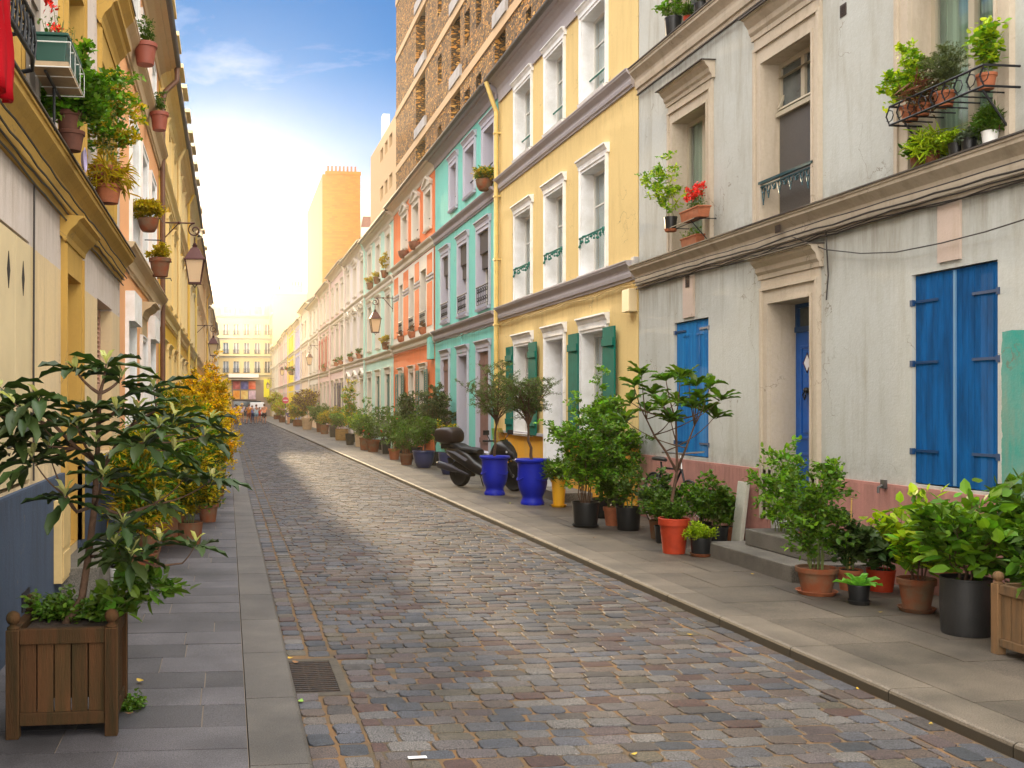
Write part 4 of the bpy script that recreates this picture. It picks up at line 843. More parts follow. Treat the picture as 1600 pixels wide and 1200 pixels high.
# ---------- behind the right-hand houses: brown rubble-stone tower block, beige annexe, yellow brick block
XT = 10.25; ST = Side(lambda a, d, z: (XT - d, a, z))
def rubble():
    m = bpy.data.materials.new('rubble_stone'); m.use_nodes = True; n = m.node_tree.nodes; l = m.node_tree.links; b = n['Principled BSDF']; b.inputs['Roughness'].default_value = .9
    g = n.new('ShaderNodeNewGeometry'); mp_ = n.new('ShaderNodeMapping'); mp_.inputs['Scale'].default_value = (1.6, 1.6, 3.4); l.new(g.outputs['Position'], mp_.inputs[0])
    nn = n.new('ShaderNodeTexNoise'); nn.inputs['Scale'].default_value = 2.2; l.new(mp_.outputs[0], nn.inputs['Vector']); ad = n.new('ShaderNodeVectorMath'); ad.operation = 'MULTIPLY_ADD'; l.new(nn.outputs['Color'], ad.inputs[0]); ad.inputs[1].default_value = (.5, .5, .5); l.new(mp_.outputs[0], ad.inputs[2])
    v = n.new('ShaderNodeTexVoronoi'); v.feature = 'DISTANCE_TO_EDGE'; v.inputs['Scale'].default_value = 2.3; l.new(ad.outputs[0], v.inputs['Vector'])
    v2 = n.new('ShaderNodeTexVoronoi'); v2.inputs['Scale'].default_value = 2.3; l.new(ad.outputs[0], v2.inputs['Vector'])
    r = n.new('ShaderNodeValToRGB'); e = r.color_ramp.elements; e[0].color = (.055, .03, .012, 1); e[1].color = (.56, .36, .14, 1); e[1].position = .95
    for p_, c in ((.3, (.22, .125, .042)), (.55, (.35, .20, .06)), (.75, (.44, .22, .055))): q = e.new(p_); q.color = (*c, 1)
    for q in e: q.color = (q.color[0] * 1.05, q.color[1] * .84, q.color[2] * .50, 1)
    sx_ = n.new('ShaderNodeSeparateXYZ'); l.new(v2.outputs['Color'], sx_.inputs[0]); l.new(sx_.outputs[0], r.inputs[0])
    mr_ = n.new('ShaderNodeMapRange'); mr_.inputs[1].default_value = .02; mr_.inputs[2].default_value = .14; l.new(v.outputs['Distance'], mr_.inputs[0])
    mi = n.new('ShaderNodeMix'); mi.data_type = 'RGBA'; mi.inputs[6].default_value = (.05, .032, .016, 1); l.new(mr_.outputs[0], mi.inputs[0]); l.new(r.outputs[0], mi.inputs[7]); l.new(mi.outputs[2], b.inputs['Base Color'])
    bu = n.new('ShaderNodeBump'); bu.inputs['Strength'].default_value = 1; bu.inputs['Distance'].default_value = .15; l.new(mr_.outputs[0], bu.inputs['Height']); l.new(bu.outputs[0], b.inputs['Normal']); return m
m_rub = rubble(); m_buff = plaster('buff_concrete', (.44, .29, .16), (.4, .28, .16), .35)
ty1 = fy(619, XT); ty0 = 20.0; st = (onx(619, 178, XT).z - onx(619, 265, XT).z); zb = onx(619, 265, XT).z
tw = thing('stone_tower_block', 'brown rubble stone apartment tower with buff floor bands rising behind the coloured houses', 'building', (XT, 45, 0))
# columns of the facade from the far end: stone | recess | stone | recess ...
cols = []; y = ty1; pat = [3.9, 3.4]; i = 0
edges = [fy(x, XT) for x in (619, 653, 664.5, 674, 707, 719, 777, 790)]
def hx(x): return fy(x, XT)
rec = [(hx(664.5), hx(650)), (hx(719), hx(705)), (hx(790), hx(773)), (hx(905), hx(880)), (hx(1080), hx(1040))]
holes = []; sw_ = [(hx(690), hx(684)), (hx(734), hx(726)), (hx(752), hx(744)), (hx(830), hx(822))]
nz0 = 8.0
zs_ = [zb + st * i for i in range(-4, 5)]
k = MB(); cur = ty0; segs = []
for a, b in sorted(rec): segs.append((cur, a)); cur = b
segs.append((cur, ty1)); zt = 28.6
for a, b in segs: wallgrid(k, ST, a, b, 4, zt, [(u, v, z + 1.2, z + 2.6) for u, v in sw_ if u > a and v < b for z in zs_], .4)
for a, b in rec: k.add([ST.P(a, 0, 4), ST.P(a, -1.2, 4), ST.P(a, -1.2, zt), ST.P(a, 0, zt)], [(0, 1, 2, 3)]).add([ST.P(b, 0, 4), ST.P(b, -1.2, 4), ST.P(b, -1.2, zt), ST.P(b, 0, zt)], [(0, 1, 2, 3)])
k.fbox(ST, ty1 - .4, ty1 - .001, -9, -.01, 4, zt).fbox(ST, ty0, ty1, -9, -8.9, 4, zt).fbox(ST, ty0, ty1, -9, 0, zt, zt + .3).fbox(ST, ty0 + .001, ty0 + .4, -9, -.01, 4, zt)
k.build('wall', m_rub, tw)
MB().fbox(ST, ty0, ty1, -1.3, -1.2, 4, zt).build('recess_wall', mat('ochre_render', (.66, .47, .13), .8), tw)
for z in zs_:
    k = MB().fbox(ST, ty0, ty1 + .02, -.1, .05, z - .28, z + .10); k.build('floor_band', m_buff, tw)
    for a, b in rec: MB().fbox(ST, a - .35, b + .0, -1.2, .12, z + .101, z + .62).build('balcony', mat('grey_concrete', (.34, .31, .29), .8, var=.3, vscale=2), tw)
    for a, b in rec: MB().fbox(ST, a + .15, a + (b - a) * .55, -1.19, -1.15, z + .95, z + 2.6).build('window', m_dglass, tw)
    for u, v in sw_: MB().fbox(ST, u, v, -.4, -.35, z + 1.2, z + 2.6).build('window', m_dglass, tw)
ay1 = fy(579, XT); za = onx(579, 246, XT).z
an = thing('beige_block', 'plain beige block with six small windows attached beyond the stone tower', 'building', (XT, 70, 0)); holes = []
for zy in (250, 298): pass
wz = [(onx(596, 252, XT).z, onx(596, 233, XT).z), (onx(596, 313, XT).z, onx(596, 292, XT).z)]
wy = [sorted((hx(594), hx(598.5))), sorted((hx(601), hx(605.5))), sorted((hx(608), hx(613)))]
holes = [(*y_, *z_) for y_ in wy for z_ in wz]; k = MB(); wallgrid(k, ST, ty1 + .03, ay1, 4, za, holes, .3)
k.fbox(ST, ay1 - .3, ay1 - .001, -7, -.01, 4, za).fbox(ST, ty1 + .03, ay1, -7, -.01, za - .2, za - .001); k.build('wall', m_buff, an)
for h in holes: MB().fbox(ST, *h[:2], -.3, -.26, *h[2:]).build('window', m_dglass, an)
c = onx(597, 185, XT + 1); MB().box(XT + 1, XT + 1.5, c.y - .4, c.y + .4, za, onx(597, 180, XT + 1).z).build('flue', mat('pale_flue', (.5, .52, .54), .5), an)
XB = 8.0; by0, by1 = fy(504, XB), fy(480, XB); zt = onx(504, 272, XB).z; D0 = onx(504, 272, XB); xr_ = P_ and (563 - VPX) * by0 / F / (1 - TY * (563 - PX) / F)
yb_ = thing('brick_tower', 'tall narrow block with a golden brick end wall and a row of chimney pots', 'building', (XB, by0, 0))
m_brick = bpy.data.materials.new('golden_brick'); m_brick.use_nodes = True; n = m_brick.node_tree.nodes; l = m_brick.node_tree.links
g = n.new('ShaderNodeNewGeometry'); sx_ = n.new('ShaderNodeSeparateXYZ'); cb = n.new('ShaderNodeCombineXYZ'); l.new(g.outputs['Position'], sx_.inputs[0]); ad = n.new('ShaderNodeMath'); l.new(sx_.outputs[0], ad.inputs[0]); l.new(sx_.outputs[1], ad.inputs[1]); l.new(ad.outputs[0], cb.inputs[0]); l.new(sx_.outputs[2], cb.inputs[1])
br = n.new('ShaderNodeTexBrick'); br.inputs['Scale'].default_value = 1; br.inputs['Brick Width'].default_value = .45; br.inputs['Row Height'].default_value = .16; br.inputs['Mortar Size'].default_value = .015; br.inputs['Color1'].default_value = (.34, .125, .009, 1); br.inputs['Color2'].default_value = (.25, .085, .007, 1); br.inputs['Mortar'].default_value = (.21, .10, .02, 1); br.inputs['Bias'].default_value = -.2
nn = n.new('ShaderNodeTexNoise'); nn.inputs['Scale'].default_value = .5; nn.inputs['Detail'].default_value = 6; l.new(g.outputs['Position'], nn.inputs['Vector']); mi = n.new('ShaderNodeMix'); mi.data_type = 'RGBA'; mi.inputs[7].default_value = (.23, .105, .016, 1); mr_ = n.new('ShaderNodeMapRange'); mr_.inputs[1].default_value = .5; mr_.inputs[2].default_value = .8; l.new(nn.outputs['Fac'], mr_.inputs[0]); l.new(mr_.outputs[0], mi.inputs[0])
l.new(cb.outputs[0], br.inputs['Vector']); l.new(br.outputs['Color'], mi.inputs[6]); l.new(mi.outputs[2], n['Principled BSDF'].inputs['Base Color']); n['Principled BSDF'].inputs['Roughness'].default_value = .9
zl = onx(480, 333, XB).z
MB().box(XB, xr_, by0, by0 + .5, 3, zt).build('end_wall', m_brick, yb_)
k = MB(); vs = [(XB + .002, by0 + .5, 3), (XB + .002, by1, 3), (XB + .002, by1, zl), (XB + .002, by0 + .5, zt), (xr_ - .002, by0 + .5, 3), (xr_ - .002, by1, 3), (xr_ - .002, by1, zl), (xr_ - .002, by0 + .5, zt)]
k.add(vs, [(0, 1, 2, 3), (4, 5, 6, 7), (1, 2, 6, 5), (2, 3, 7, 6)]); k.build('side_wall', plaster('peach_white_render', (.25, .175, .125), (.2, .14, .1), .5), yb_)
c = MB().box(XB + .25, xr_ + .05, by0 - .05, by0 + .6, zt, zt + .28).build('chimney', m_brick, yb_)
for i in range(8):
    x = XB + .5 + (xr_ - XB - .9) * i / 7; MB().lathe([(.10, 0), (.075, .42), (.11, .47), (0, .47)], (x, by0 + .25, zt + .28), 8).build('chimney_pot', MATS['terracotta'], c)
# red mansard peeping out right of it
q0 = atd(564, 355, 100); q1 = atd(580, 318, 100)
rm = thing('mansard_house', 'house with a red brown mansard roof between the golden brick block and the beige block', 'building', (q0.x + 1, q0.y, 0))
MB().box(q0.x, q1.x + 4, q0.y, q0.y + 8, 3, q0.z).build('wall', m_crm, rm)
MB().add([(q0.x + .05, q0.y, q0.z), (q1.x + 4, q0.y, q0.z), (q1.x + 4, q0.y + 8, q0.z), (q0.x + .05, q0.y + 8, q0.z), (q0.x + .5, q0.y + 1, q1.z), (q1.x + 3, q0.y + 1, q1.z), (q1.x + 3, q0.y + 7, q1.z), (q0.x + .5, q0.y + 7, q1.z)], [(0, 1, 5, 4), (1, 2, 6, 5), (2, 3, 7, 6), (3, 0, 4, 7), (4, 5, 6, 7)]).build('roof', mat('red_brown_tiles', (.16, .06, .045), .8, var=.3, vscale=3), rm)
MB().box(q0.x - .5, q0.x + 1.2, q0.y + .5, q0.y + 1.2, q0.z - 1, q1.z + .6).build('chimney', m_crm, rm)
# ================================================================== LEFT SIDE HOUSES
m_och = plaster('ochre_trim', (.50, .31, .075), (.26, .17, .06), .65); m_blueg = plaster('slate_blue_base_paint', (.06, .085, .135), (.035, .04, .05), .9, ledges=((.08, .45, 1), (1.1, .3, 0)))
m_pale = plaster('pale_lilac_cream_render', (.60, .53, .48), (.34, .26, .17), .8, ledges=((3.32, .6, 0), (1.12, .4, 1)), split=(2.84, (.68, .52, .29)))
y0, y1 = 1.2, fy(187, XL) - .008
(bA0, bA1), (bD0, bD1), (bC0, bC1) = (5.7, fy(46, XL)), Lx(98, 121), Lx(152, 175); (uB0, uB1) = Lx(99, 126); (uC0, uC1) = Lx(153, 175); uA0, uA1 = 5.9, fy(24, XL)
holes = [(bA0, bA1, 1.14, 2.86), (bD0, bD1, .42, 2.84), (bC0, bC1, 1.14, 2.86), (uA0, uA1, 3.75, 5.5), (uB0, uB1, 3.75, 5.55), (uC0, uC1, 3.75, 5.5), (bC0, bC1, 6.95, 8.3), (uB0, uB1, 6.95, 8.3), (2.2, 3.3, 3.75, 5.5), (2.2, 3.3, 1.14, 2.86)]
H1, rf = shell(SL, y0, y1, 'pale cream and lilac house with ochre trim and a slate blue base', m_pale, 8.8, holes, group=GR_L, depth=.22, corm=m_och)
for z in ((3.30, 3.64), (6.42, 6.80)): MB().prism(SL, corn(*z, .20), y0 + .02, y1 - .02).build('cornice', m_och, H1); MB().fbox(SL, y0 + .02, y1 - .015, 0, .215, z[1] - .007, z[1] + .008).build('cornice_flashing', MATS['dark_lead'], H1)
def plinthL(root, s0, s1, z, m, gaps, d=.03): plinth(root, SL, s0, s1, z, m, gaps, d)
plinthL(H1, y0, y1 - .02, 1.12, m_blueg, [(bD0, bD1)], .035)
wn_ = blind_window(H1, SL, bA0, bA1, 1.14, 2.86, m_dark)
m_bsh = mat('cream_board_shutter', (.62, .50, .29), .55, var=.12, vscale=3, bump=.08)
e_ = [bA0 + .02, fy(-30, XL), fy(21, XL), bA1 - .01]
for i in range(3):
    a, b = e_[i], e_[i + 1] - .006; k = MB().fbox(SL, a, b, -.02, .012, 1.17, 2.83); sh = k.build('shutter', m_bsh, wn_, bevel=.003)
    if i:
        c = onx(10 if i == 1 else 33, 421 if i == 1 else 435, XL)
        MB().fpoly(SL, [(c.y - .045, c.z), (c.y, c.z + .12), (c.y + .045, c.z), (c.y, c.z - .12)], .013, .016).build('diamond_cutout', mat('cutout_dark', (.02, .016, .012), .9), sh)
wn_ = blind_window(H1, SL, 2.2, 3.3, 1.14, 2.86, m_dark); MB().fbox(SL, 2.2, 3.3, -.02, .012, 1.17, 2.83).build('shutter', m_bsh, wn_)
MB().tube([SL.P(bA1 + .05, .02, 1.15), SL.P(bA1 + .045, .02, 2.0), SL.P(bA1 + .05, .025, 3.3)], .008, 6).build('cable', m_wire, H1)
def ochre_surround(S, a, b, z0, z1, hatz, wl, wn, m, p=.16, jamb=True):
    k = MB(); h = hatz - z1
    if jamb: k.fbox(S, a - wl, a, -.002, .035, z0, z1).fbox(S, b, b + wl, -.002, .035, z0, z1).fbox(S, a - wl, a - wl + .03, .035, .055, z0, z1 + h * .5).fbox(S, b + wl - .03, b + wl, .035, .055, z0, z1 + h * .5)
    k.fbox(S, a - wl, b + wl, -.002, .035, z1, z1 + h * .6); k.build('surround', m, wn)
    zt = z1 + h * .55; MB().prism(S, [(.036, zt), (.05, zt), (.06, zt + h * .1), (.09, zt + h * .2), (.7 * p, zt + h * .3), (.8 * p, zt + h * .38), (p, zt + h * .42), (p, zt + h * .45), (.0, zt + h * .47), (0, zt + h * .1)], a - wl - .05, b + wl + .05).build('hood', m, wn)
wd = window(H1, SL, bD0, bD1, .42, 2.84, .22, doorm=mat('ochre_door', (.52, .30, .05), .45, var=.2, vscale=3), sw=0, hat=None, trim=m_och, reveal=True); ochre_surround(SL, bD0, bD1, .42, 2.84, 3.30, .10, wd, m_och, .2)
wc = window(H1, SL, bC0, bC1, 1.14, 2.86, .22, sw=0, hat=None, trim=m_pale, lvl=1, sill=False, reveal=False)
for q in ((bC0 + .02, (bC0 + bC1) / 2 - .003), ((bC0 + bC1) / 2 + .003, bC1 - .02)): shutter_leaf(SL, q[0], q[1], 1.16, 2.84, -.17, mat('dusty_rose_shutter', (.46, .26, .18), .6), wc, 'louvre')
for (a, b, tp) in ((uA0, uA1, 5.5), (uB0, uB1, 5.55), (uC0, uC1, 5.5), (2.2, 3.3, 5.5)):
    wq = window(H1, SL, a, b, 3.75, tp, .22, m_frame, m_och, 0, None, 2, m_gcurt, sill=False); ochre_surround(SL, a, b, 3.75, tp, 6.1, .07, wq, m_och, .22)
for (a, b) in ((uB0, uB1), (bC0, bC1)): wq = window(H1, SL, a, b, 6.95, 8.3, .22, m_frame, m_och, .07, None, 1, sill=False)
shutter_leaf(SL, uA1 + .09, uA1 + .50, 3.78, 5.5, .04, mat('taupe_grey_shutter', (.27, .23, .19), .6), wq, 'louvre', 'taupe louvred shutter folded open against the wall'); MB().fbox(SL, uA1 + .53, uA1 + .59, 0, .03, 3.66, 6.4).build('trim_strip', m_och, H1)
for y_ in (fy(92, XL) - .05, fy(129, XL)): MB().fbox(SL, y_, y_ + .06, .0, .04, 3.66, 6.4).build('trim_strip', m_och, H1)
for i, (d, z, am) in enumerate(((.10, 3.36, .012), (.07, 3.32, .014), (.05, 3.27, .012), (.13, 3.42, .008))): cable(SL, wavy(SL, y0 + .4, y1 - .05, d, z, am, 40, .008, seed=20 + i), H1, .008)
# meter box, ventilator, step
a = fy(77, XL); tmp = MB().fbox(SL, a, a + .42, .03, .10, .27, .93).fbox(SL, a + .03, a + .39, .10, .108, .55, .90).fbox(SL, a + .03, a + .39, .10, .108, .30, .51); tmp.build('meter_box', mat('cream_meter_box', (.62, .45, .20), .5, var=.15, vscale=6), H1, bevel=.006)
MB().fbox(SL, fy(25, XL), fy(37, XL), .036, .044, .30, .43).build('air_vent', m_blackiron, H1)
MB().fbox(SL, 8.75, 10.45, -.25, .34, .05, .34).build('door_step', MATS['step_stone'], H1, bevel=.01)
# iron balcony rail at window A with its hanging red cloth
k = MB(); zr = 3.98; rA, rB = 4.3, 6.45
for z in (zr, zr - .24): k.tube([SL.P(rA, .0, z), SL.P(rA, .25, z), SL.P(rB - .25, .27, z), SL.P(rB - .08, .24, z - .02), SL.P(rB, .0, z - .05)], .014, 8)
for i in range(19):
    s_ = rA + .05 + (rB - rA - .2) * i / 18; k.tube([SL.P(s_, .26, zr), SL.P(s_ + .02, .27, zr - .12), SL.P(s_, .26, zr - .24)], .008, 5)
    for q in (0, 1): k.tube([SL.P(s_ + .045 * math.cos(t_), .26, zr - .07 - .11 * q + .05 * math.sin(t_)) for t_ in [u * .8 for u in range(8)]], .006, 4)
rl = k.build('balcony_rail', m_blackiron, H1)
# peach house
y0, y1 = fy(187, XL), fy(248, XL) - .01
m_peach = plaster('peach_render', (.78, .40, .19), (.62, .32, .14), .25)
g3 = [sorted(Lx(196, 208)), sorted(Lx(219, 226)), sorted(Lx(231, 239))]; u3 = [sorted(Lx(203, 213)), sorted(Lx(219, 227)), sorted(Lx(234, 240))]
holes = [(*b, 1.1, 2.85) if i != 1 else (*b, .42, 2.75) for i, b in enumerate(g3)] + [(*b, 3.95, 5.8) for b in u3] + [(*b, 7.1, 8.0) for b in u3]
m_pcor = plaster('sand_cornice', (.55, .42, .26), (.35, .25, .13), .4)
H2, rf = shell(SL, y0 + .01, y1, 'peach orange house with white roller boxes and a brown drainpipe', m_peach, 8.35, holes, group=GR_L, depth=.2, corm=m_pcor, eave=.36)
for z in ((3.55, 3.86), (6.50, 6.82)): MB().prism(SL, corn(*z, .20), y0 + .03, y1 - .03).build('cornice', m_pcor, H2)
for i, b in enumerate(g3):
    if i == 1: wq = window(H2, SL, *b, .42, 2.75, .2, doorm=mat('peach_door', (.50, .30, .18), .5), sw=.08, hat=None, trim=m_white); ochre_surround(SL, *b, .42, 2.84, 3.35, .06, wq, m_pcor, .26, False)
    else:
        wq = window(H2, SL, *b, 1.1, 2.85, .2, trim=m_white, sw=.05, hat=None, lvl=1); MB().fbox(SL, b[0] - .02, (b[0] + b[1]) / 2 - .01, .0, .13, 2.86, 3.28).fbox(SL, (b[0] + b[1]) / 2 + .01, b[1] + .02, .0, .13, 2.86, 3.28).build('roller_box', m_white, wq)
for b in u3: window(H2, SL, *b, 3.95, 5.8, .2, trim=m_white, sw=.14, hat=None, lvl=1); window(H2, SL, *b, 7.1, 8.0, .2, trim=m_white, sw=.10, hat=None, lvl=1)
k = MB().tube([SL.P(y1 - .05, .38, 8.62), SL.P(y1 - .05, .37, 8.35), SL.P(y1 - .1, .14, 8.1), SL.P(y1 - .12, .09, 7.9), SL.P(y1 - .12, .09, .1)], .055, 10); k.build('drainpipe', mat('brown_pipe', (.16, .075, .04), .5, var=.3, vscale=8), H2)
plinthL(H2, y0 + .02, y1 - .02, 1.05, plaster('mauve_base', (.36, .27, .30), (.2, .15, .15), .3), [(g3[1][0] - .09, g3[1][1] + .09)])
c = onx(240, 493, XL); MB().fbox(SL, c.y - .2, c.y + .2, 0, .12, c.z - .2, c.z + .2).build('junction_box', mat('grey_box', (0, 0, 0)), H2)
b_L = [fy(x, XL) for x in (248, 274.5, 291, 303)] + [b_R[i] + .2 for i in (3, 4, 5, 6, 8, 10)] + [128.0, 145.5]
LF = [('golden yellow house with a row of slate dormers', (.86, .54, .07), (.80, .62, .30)), ('amber cream house with first floor window bays', (.86, .60, .14), (.82, .66, .36)), ('pale butter house past the second left lantern', (.86, .66, .22), (.82, .70, .45)),  # wall and trim colours have part of the low sun's glow mixed in
      ('soft apricot house on the left side, mid street', (.86, .52, .16), (.82, .66, .42)), ('light gold house with ochre roof edge, mid street', (.86, .62, .18), (.82, .68, .42)), ('sand coloured house on the left past the light gold one', (.72, .56, .34), (.7, .6, .45)),
      ('lemon cream house far down the left side', (.80, .66, .34), (.72, .62, .45)), ('faded orange house far down the left side', (.76, .48, .24), (.70, .58, .42)), ('pale ivory house near the far end of the left side', (.74, .66, .50), (.7, .62, .5)),
      ('tall cream house, second to last on the left side', (.72, .62, .42), (.7, .62, .5)), ('last ivory house on the left side before the end building', (.74, .66, .48), (.7, .62, .5))]
for i, (lb, c, t_) in enumerate(LF):
    ya, yb = b_L[i], b_L[i + 1]; nb = max(3, round((yb - ya) / 2.7))
    front(SL, ya + .005, yb - .005, lb, c, plaster('glow_tinted_trim_%d' % i, t_, tuple(q * .6 for q in t_), .3), GR_L, zc=(3.8, 6.7), ze=8.4 + .2 * (i % 3) + (.7 if i > 7 else 0), nb=nb, seed=50 + i, far=i > 3, dormer=3 if i < 4 else 0, bw=.46)
# ================================================================== LANTERNS
m_lant = mat('lantern_bronze', (.07, .022, .02), .45, metal=.4); m_lg = mat('amber_lantern_glass', (.85, .66, .42), .35, spec=.6, trans=.3)
def make_lantern(S, y, z, reach, label, g='wall lanterns on scroll brackets'):
    """bracket height z; lantern hangs from a scroll at the end of the arm"""
    r = thing('wall_lantern', label, 'lantern', S.P(y, 0, z), group=g)
    k = MB(); k.tube([S.P(y, 0, z), S.P(y, reach, z)], .017, 6).tube([S.P(y, 0, z - .42), S.P(y, reach * .55, z)], .013, 6).ball(S.P(y, reach * .55, z), .035, 8, 5); k.fbox(S, y - .03, y + .03, -.01, .015, z - .5, z + .08); k.build('bracket', m_lant, r)
    k = MB(); R0 = .15; pts = []
    for i in range(22):
        t_ = math.pi / 2 + i * .42; rr = R0 * (1 - i / 26); pts.append(S.P(y, reach + (0 if 1 else 0) + rr * math.cos(t_), z - R0 + rr * math.sin(t_)))
    k.tube(pts, .016, 6).tube([S.P(y, reach, z - 2 * R0), S.P(y, reach, z - 2 * R0 - .17)], .012, 6); k.build('scroll', m_lant, r)
    zt = z - 2 * R0 - .15; c = S.P(y, reach, 0); k = MB()
    def sq(w0, z0, w1, z1, kk, inner=0):
        v = []
        for w_, zz in ((w0, z0), (w1, z1)): v += [(c[0] + a * w_, c[1] + b * w_, zz) for a, b in ((-1, -1), (1, -1), (1, 1), (-1, 1))]
        kk.add(v, [(0, 1, 5, 4), (1, 2, 6, 5), (2, 3, 7, 6), (3, 0, 4, 7), (0, 3, 2, 1), (4, 5, 6, 7)])
    sq(.04, zt - .06, .055, zt - .02, k); sq(.075, zt - .09, .05, zt - .06, k); sq(.20, zt - .31, .085, zt - .09, k); sq(.225, zt - .335, .225, zt - .311, k)
    for a, b in ((-1, -1), (1, -1), (1, 1), (-1, 1)): k.tube([(c[0] + a * .19, c[1] + b * .19, zt - .33), (c[0] + a * .12, c[1] + b * .12, zt - .80)], .012, 4)
    sq(.135, zt - .83, .135, zt - .80, k); k.tube([(c[0] - .05, c[1], zt - .83), (c[0], c[1], zt - .9), (c[0] + .05, c[1], zt - .83)], .012, 5); k.ball((c[0], c[1], zt), .04, 8, 5)
    k.build('lantern_frame', m_lant, r); k = MB(); sq(.112, zt - .798, .182, zt - .337, k); k.build('lantern_glass', m_lg, r); return r
q = onx(612, 467, XR); make_lantern(SR, q.y - .3, q.z, .66, 'bronze lantern hanging from a scroll bracket between the mint and the orange house')
q = onx(500, 540, XR); make_lantern(SR, q.y, q.z, .70, 'bronze lantern on a scroll bracket on the rosy white house, second on the right')
q = onx(452, 566, XR); make_lantern(SR, q.y, q.z, .70, 'small distant lantern on a bracket near the bright yellow house, third on the right')
q = onx(428, 588, XR); make_lantern(SR, q.y, q.z - .3, .8, 'tiny distant lantern on the right in front of the end building')
q = onx(249, 345, XL); make_lantern(SL, q.y + .2, q.z, .72, 'large lantern on a long scroll bracket beside the brown drainpipe of the peach house')
q = onx(303, 508, XL); make_lantern(SL, q.y + .2, q.z, .80, 'distant lantern on a scroll bracket on the left side of the street')
# ================================================================== PLANTS
def leafmat(name, c, tr=.3, rough=.5, isl=.42, hue=.03): return mat(name, c, rough, spec=.3, island=isl, hue=hue, trans=tr)
LM = {'mid': leafmat('leaf_mid_green', (.060, .130, .010)), 'bright': leafmat('leaf_bright_green', (.10, .23, .010)), 'lime': leafmat('leaf_lime', (.26, .38, .012)), 'dark': leafmat('leaf_dark_green', (.034, .070, .013), .15), 'olive': leafmat('leaf_olive', (.105, .135, .055), .25),
      'loquat': leafmat('leaf_loquat', (.028, .052, .012), .16, .5, .4), 'bronze': leafmat('leaf_bronze', (.12, .055, .02), .2), 'amber': leafmat('leaf_amber_glow', (.36, .27, .012), .5), 'yellow': leafmat('leaf_yellow_glow', (.78, .52, .02), .55), 'grey': leafmat('leaf_grey_green', (.12, .16, .11), .2), 'felt': leafmat('young_leaf_felt', (.34, .36, .14), .3, .7)}  # amber and yellow leaves have golden backlight mixed into their colour
m_bark = mat('bark', (.11, .06, .035), .85, var=.4, vscale=20, bump=.5, bscale=60); m_stem = mat('green_stem', (.12, .15, .04), .7); m_soil = mat('potting_soil', (.030, .018, .012), .95, bump=1, bscale=60)
m_terra2 = mat('old_terracotta', (.205, .062, .027), .9, spec=.2, var=.5, vscale=7, col2=(.15, .105, .065), bump=.2); m_blk = mat('black_plastic', (.010, .011, .012), .42); m_grypot = mat('graphite_pot', (.018, .018, .018), .55, var=.2, vscale=12, bump=.1); m_urn = mat('ultramarine_glaze', (.004, .016, .40), .5, spec=.3, var=.15, vscale=5, bump=.05); m_navy = mat('navy_glaze', (.03, .04, .12), .3); m_ypot = mat('yellow_glaze', (.80, .42, .02), .45); m_tan = mat('tan_pot', (.52, .36, .22), .8, var=.2, vscale=9); m_wht = mat('white_pot', (.7, .7, .68), .5); m_redpot = mat('red_plastic_pot', (.42, .045, .014), .6, spec=.3, var=.3, vscale=9, bump=.1)
LT = {'oval': [(0, 0, 0), (.30, .5, .05), (.30, -.5, .05), (.68, .42, .03), (.68, -.42, .03), (1, 0, -.06), (.5, 0, -.03)],
      'fan': [(0, 0, 0), (.25, .08, .02), (.75, .62, .05), (1, .30, 0), (.82, 0, -.04), (1, -.30, 0), (.75, -.62, .05), (.25, -.08, .02)]}
def leaves(mb, P, Dr, ln, wd, r_, shape='oval', droop=.0, jit=.5):
    """many small leaf faces: P anchor, Dr outward direction"""
    P = np.array(P, float); n = len(P)
    if n == 0: return
    D = np.array(Dr, float) + r_.normal(0, jit, (n, 3)); D[:, 2] -= droop; D /= np.linalg.norm(D, axis=1)[:, None] + 1e-9
    U = r_.normal(0, .45, (n, 3)) + np.array([0, 0, 1.0]); Sd = np.cross(D, U); Sd /= np.linalg.norm(Sd, axis=1)[:, None] + 1e-9; Up = np.cross(Sd, D)
    sl = ln * r_.uniform(.42, 1.3, n)[:, None]; sw_ = wd * r_.uniform(.5, 1.2, n)[:, None]
    if shape == 'tiny': T = [(0, 0, 0), (.5, .5, .1), (1, 0, 0), (.5, -.5, .1)]; FF = [(0, 1, 2), (0, 2, 3)]
    elif shape == 'oval': T = LT['oval']; FF = [(0, 2, 4, 6), (0, 6, 3, 1), (6, 4, 5), (6, 5, 3)]
    else: T = LT['fan']; FF = [(0, 1, 2, 3, 4), (0, 4, 5, 6, 7)]
    o = len(mb.v); V = np.stack([P + D * sl * t[0] + Sd * sw_ * t[1] + Up * sl * t[2] for t in T], 1).reshape(-1, 3); k = len(T)
    mb.v.extend(map(tuple, V)); mb.f.extend([tuple(o + i * k + q for q in f) for i in range(n) for f in FF])
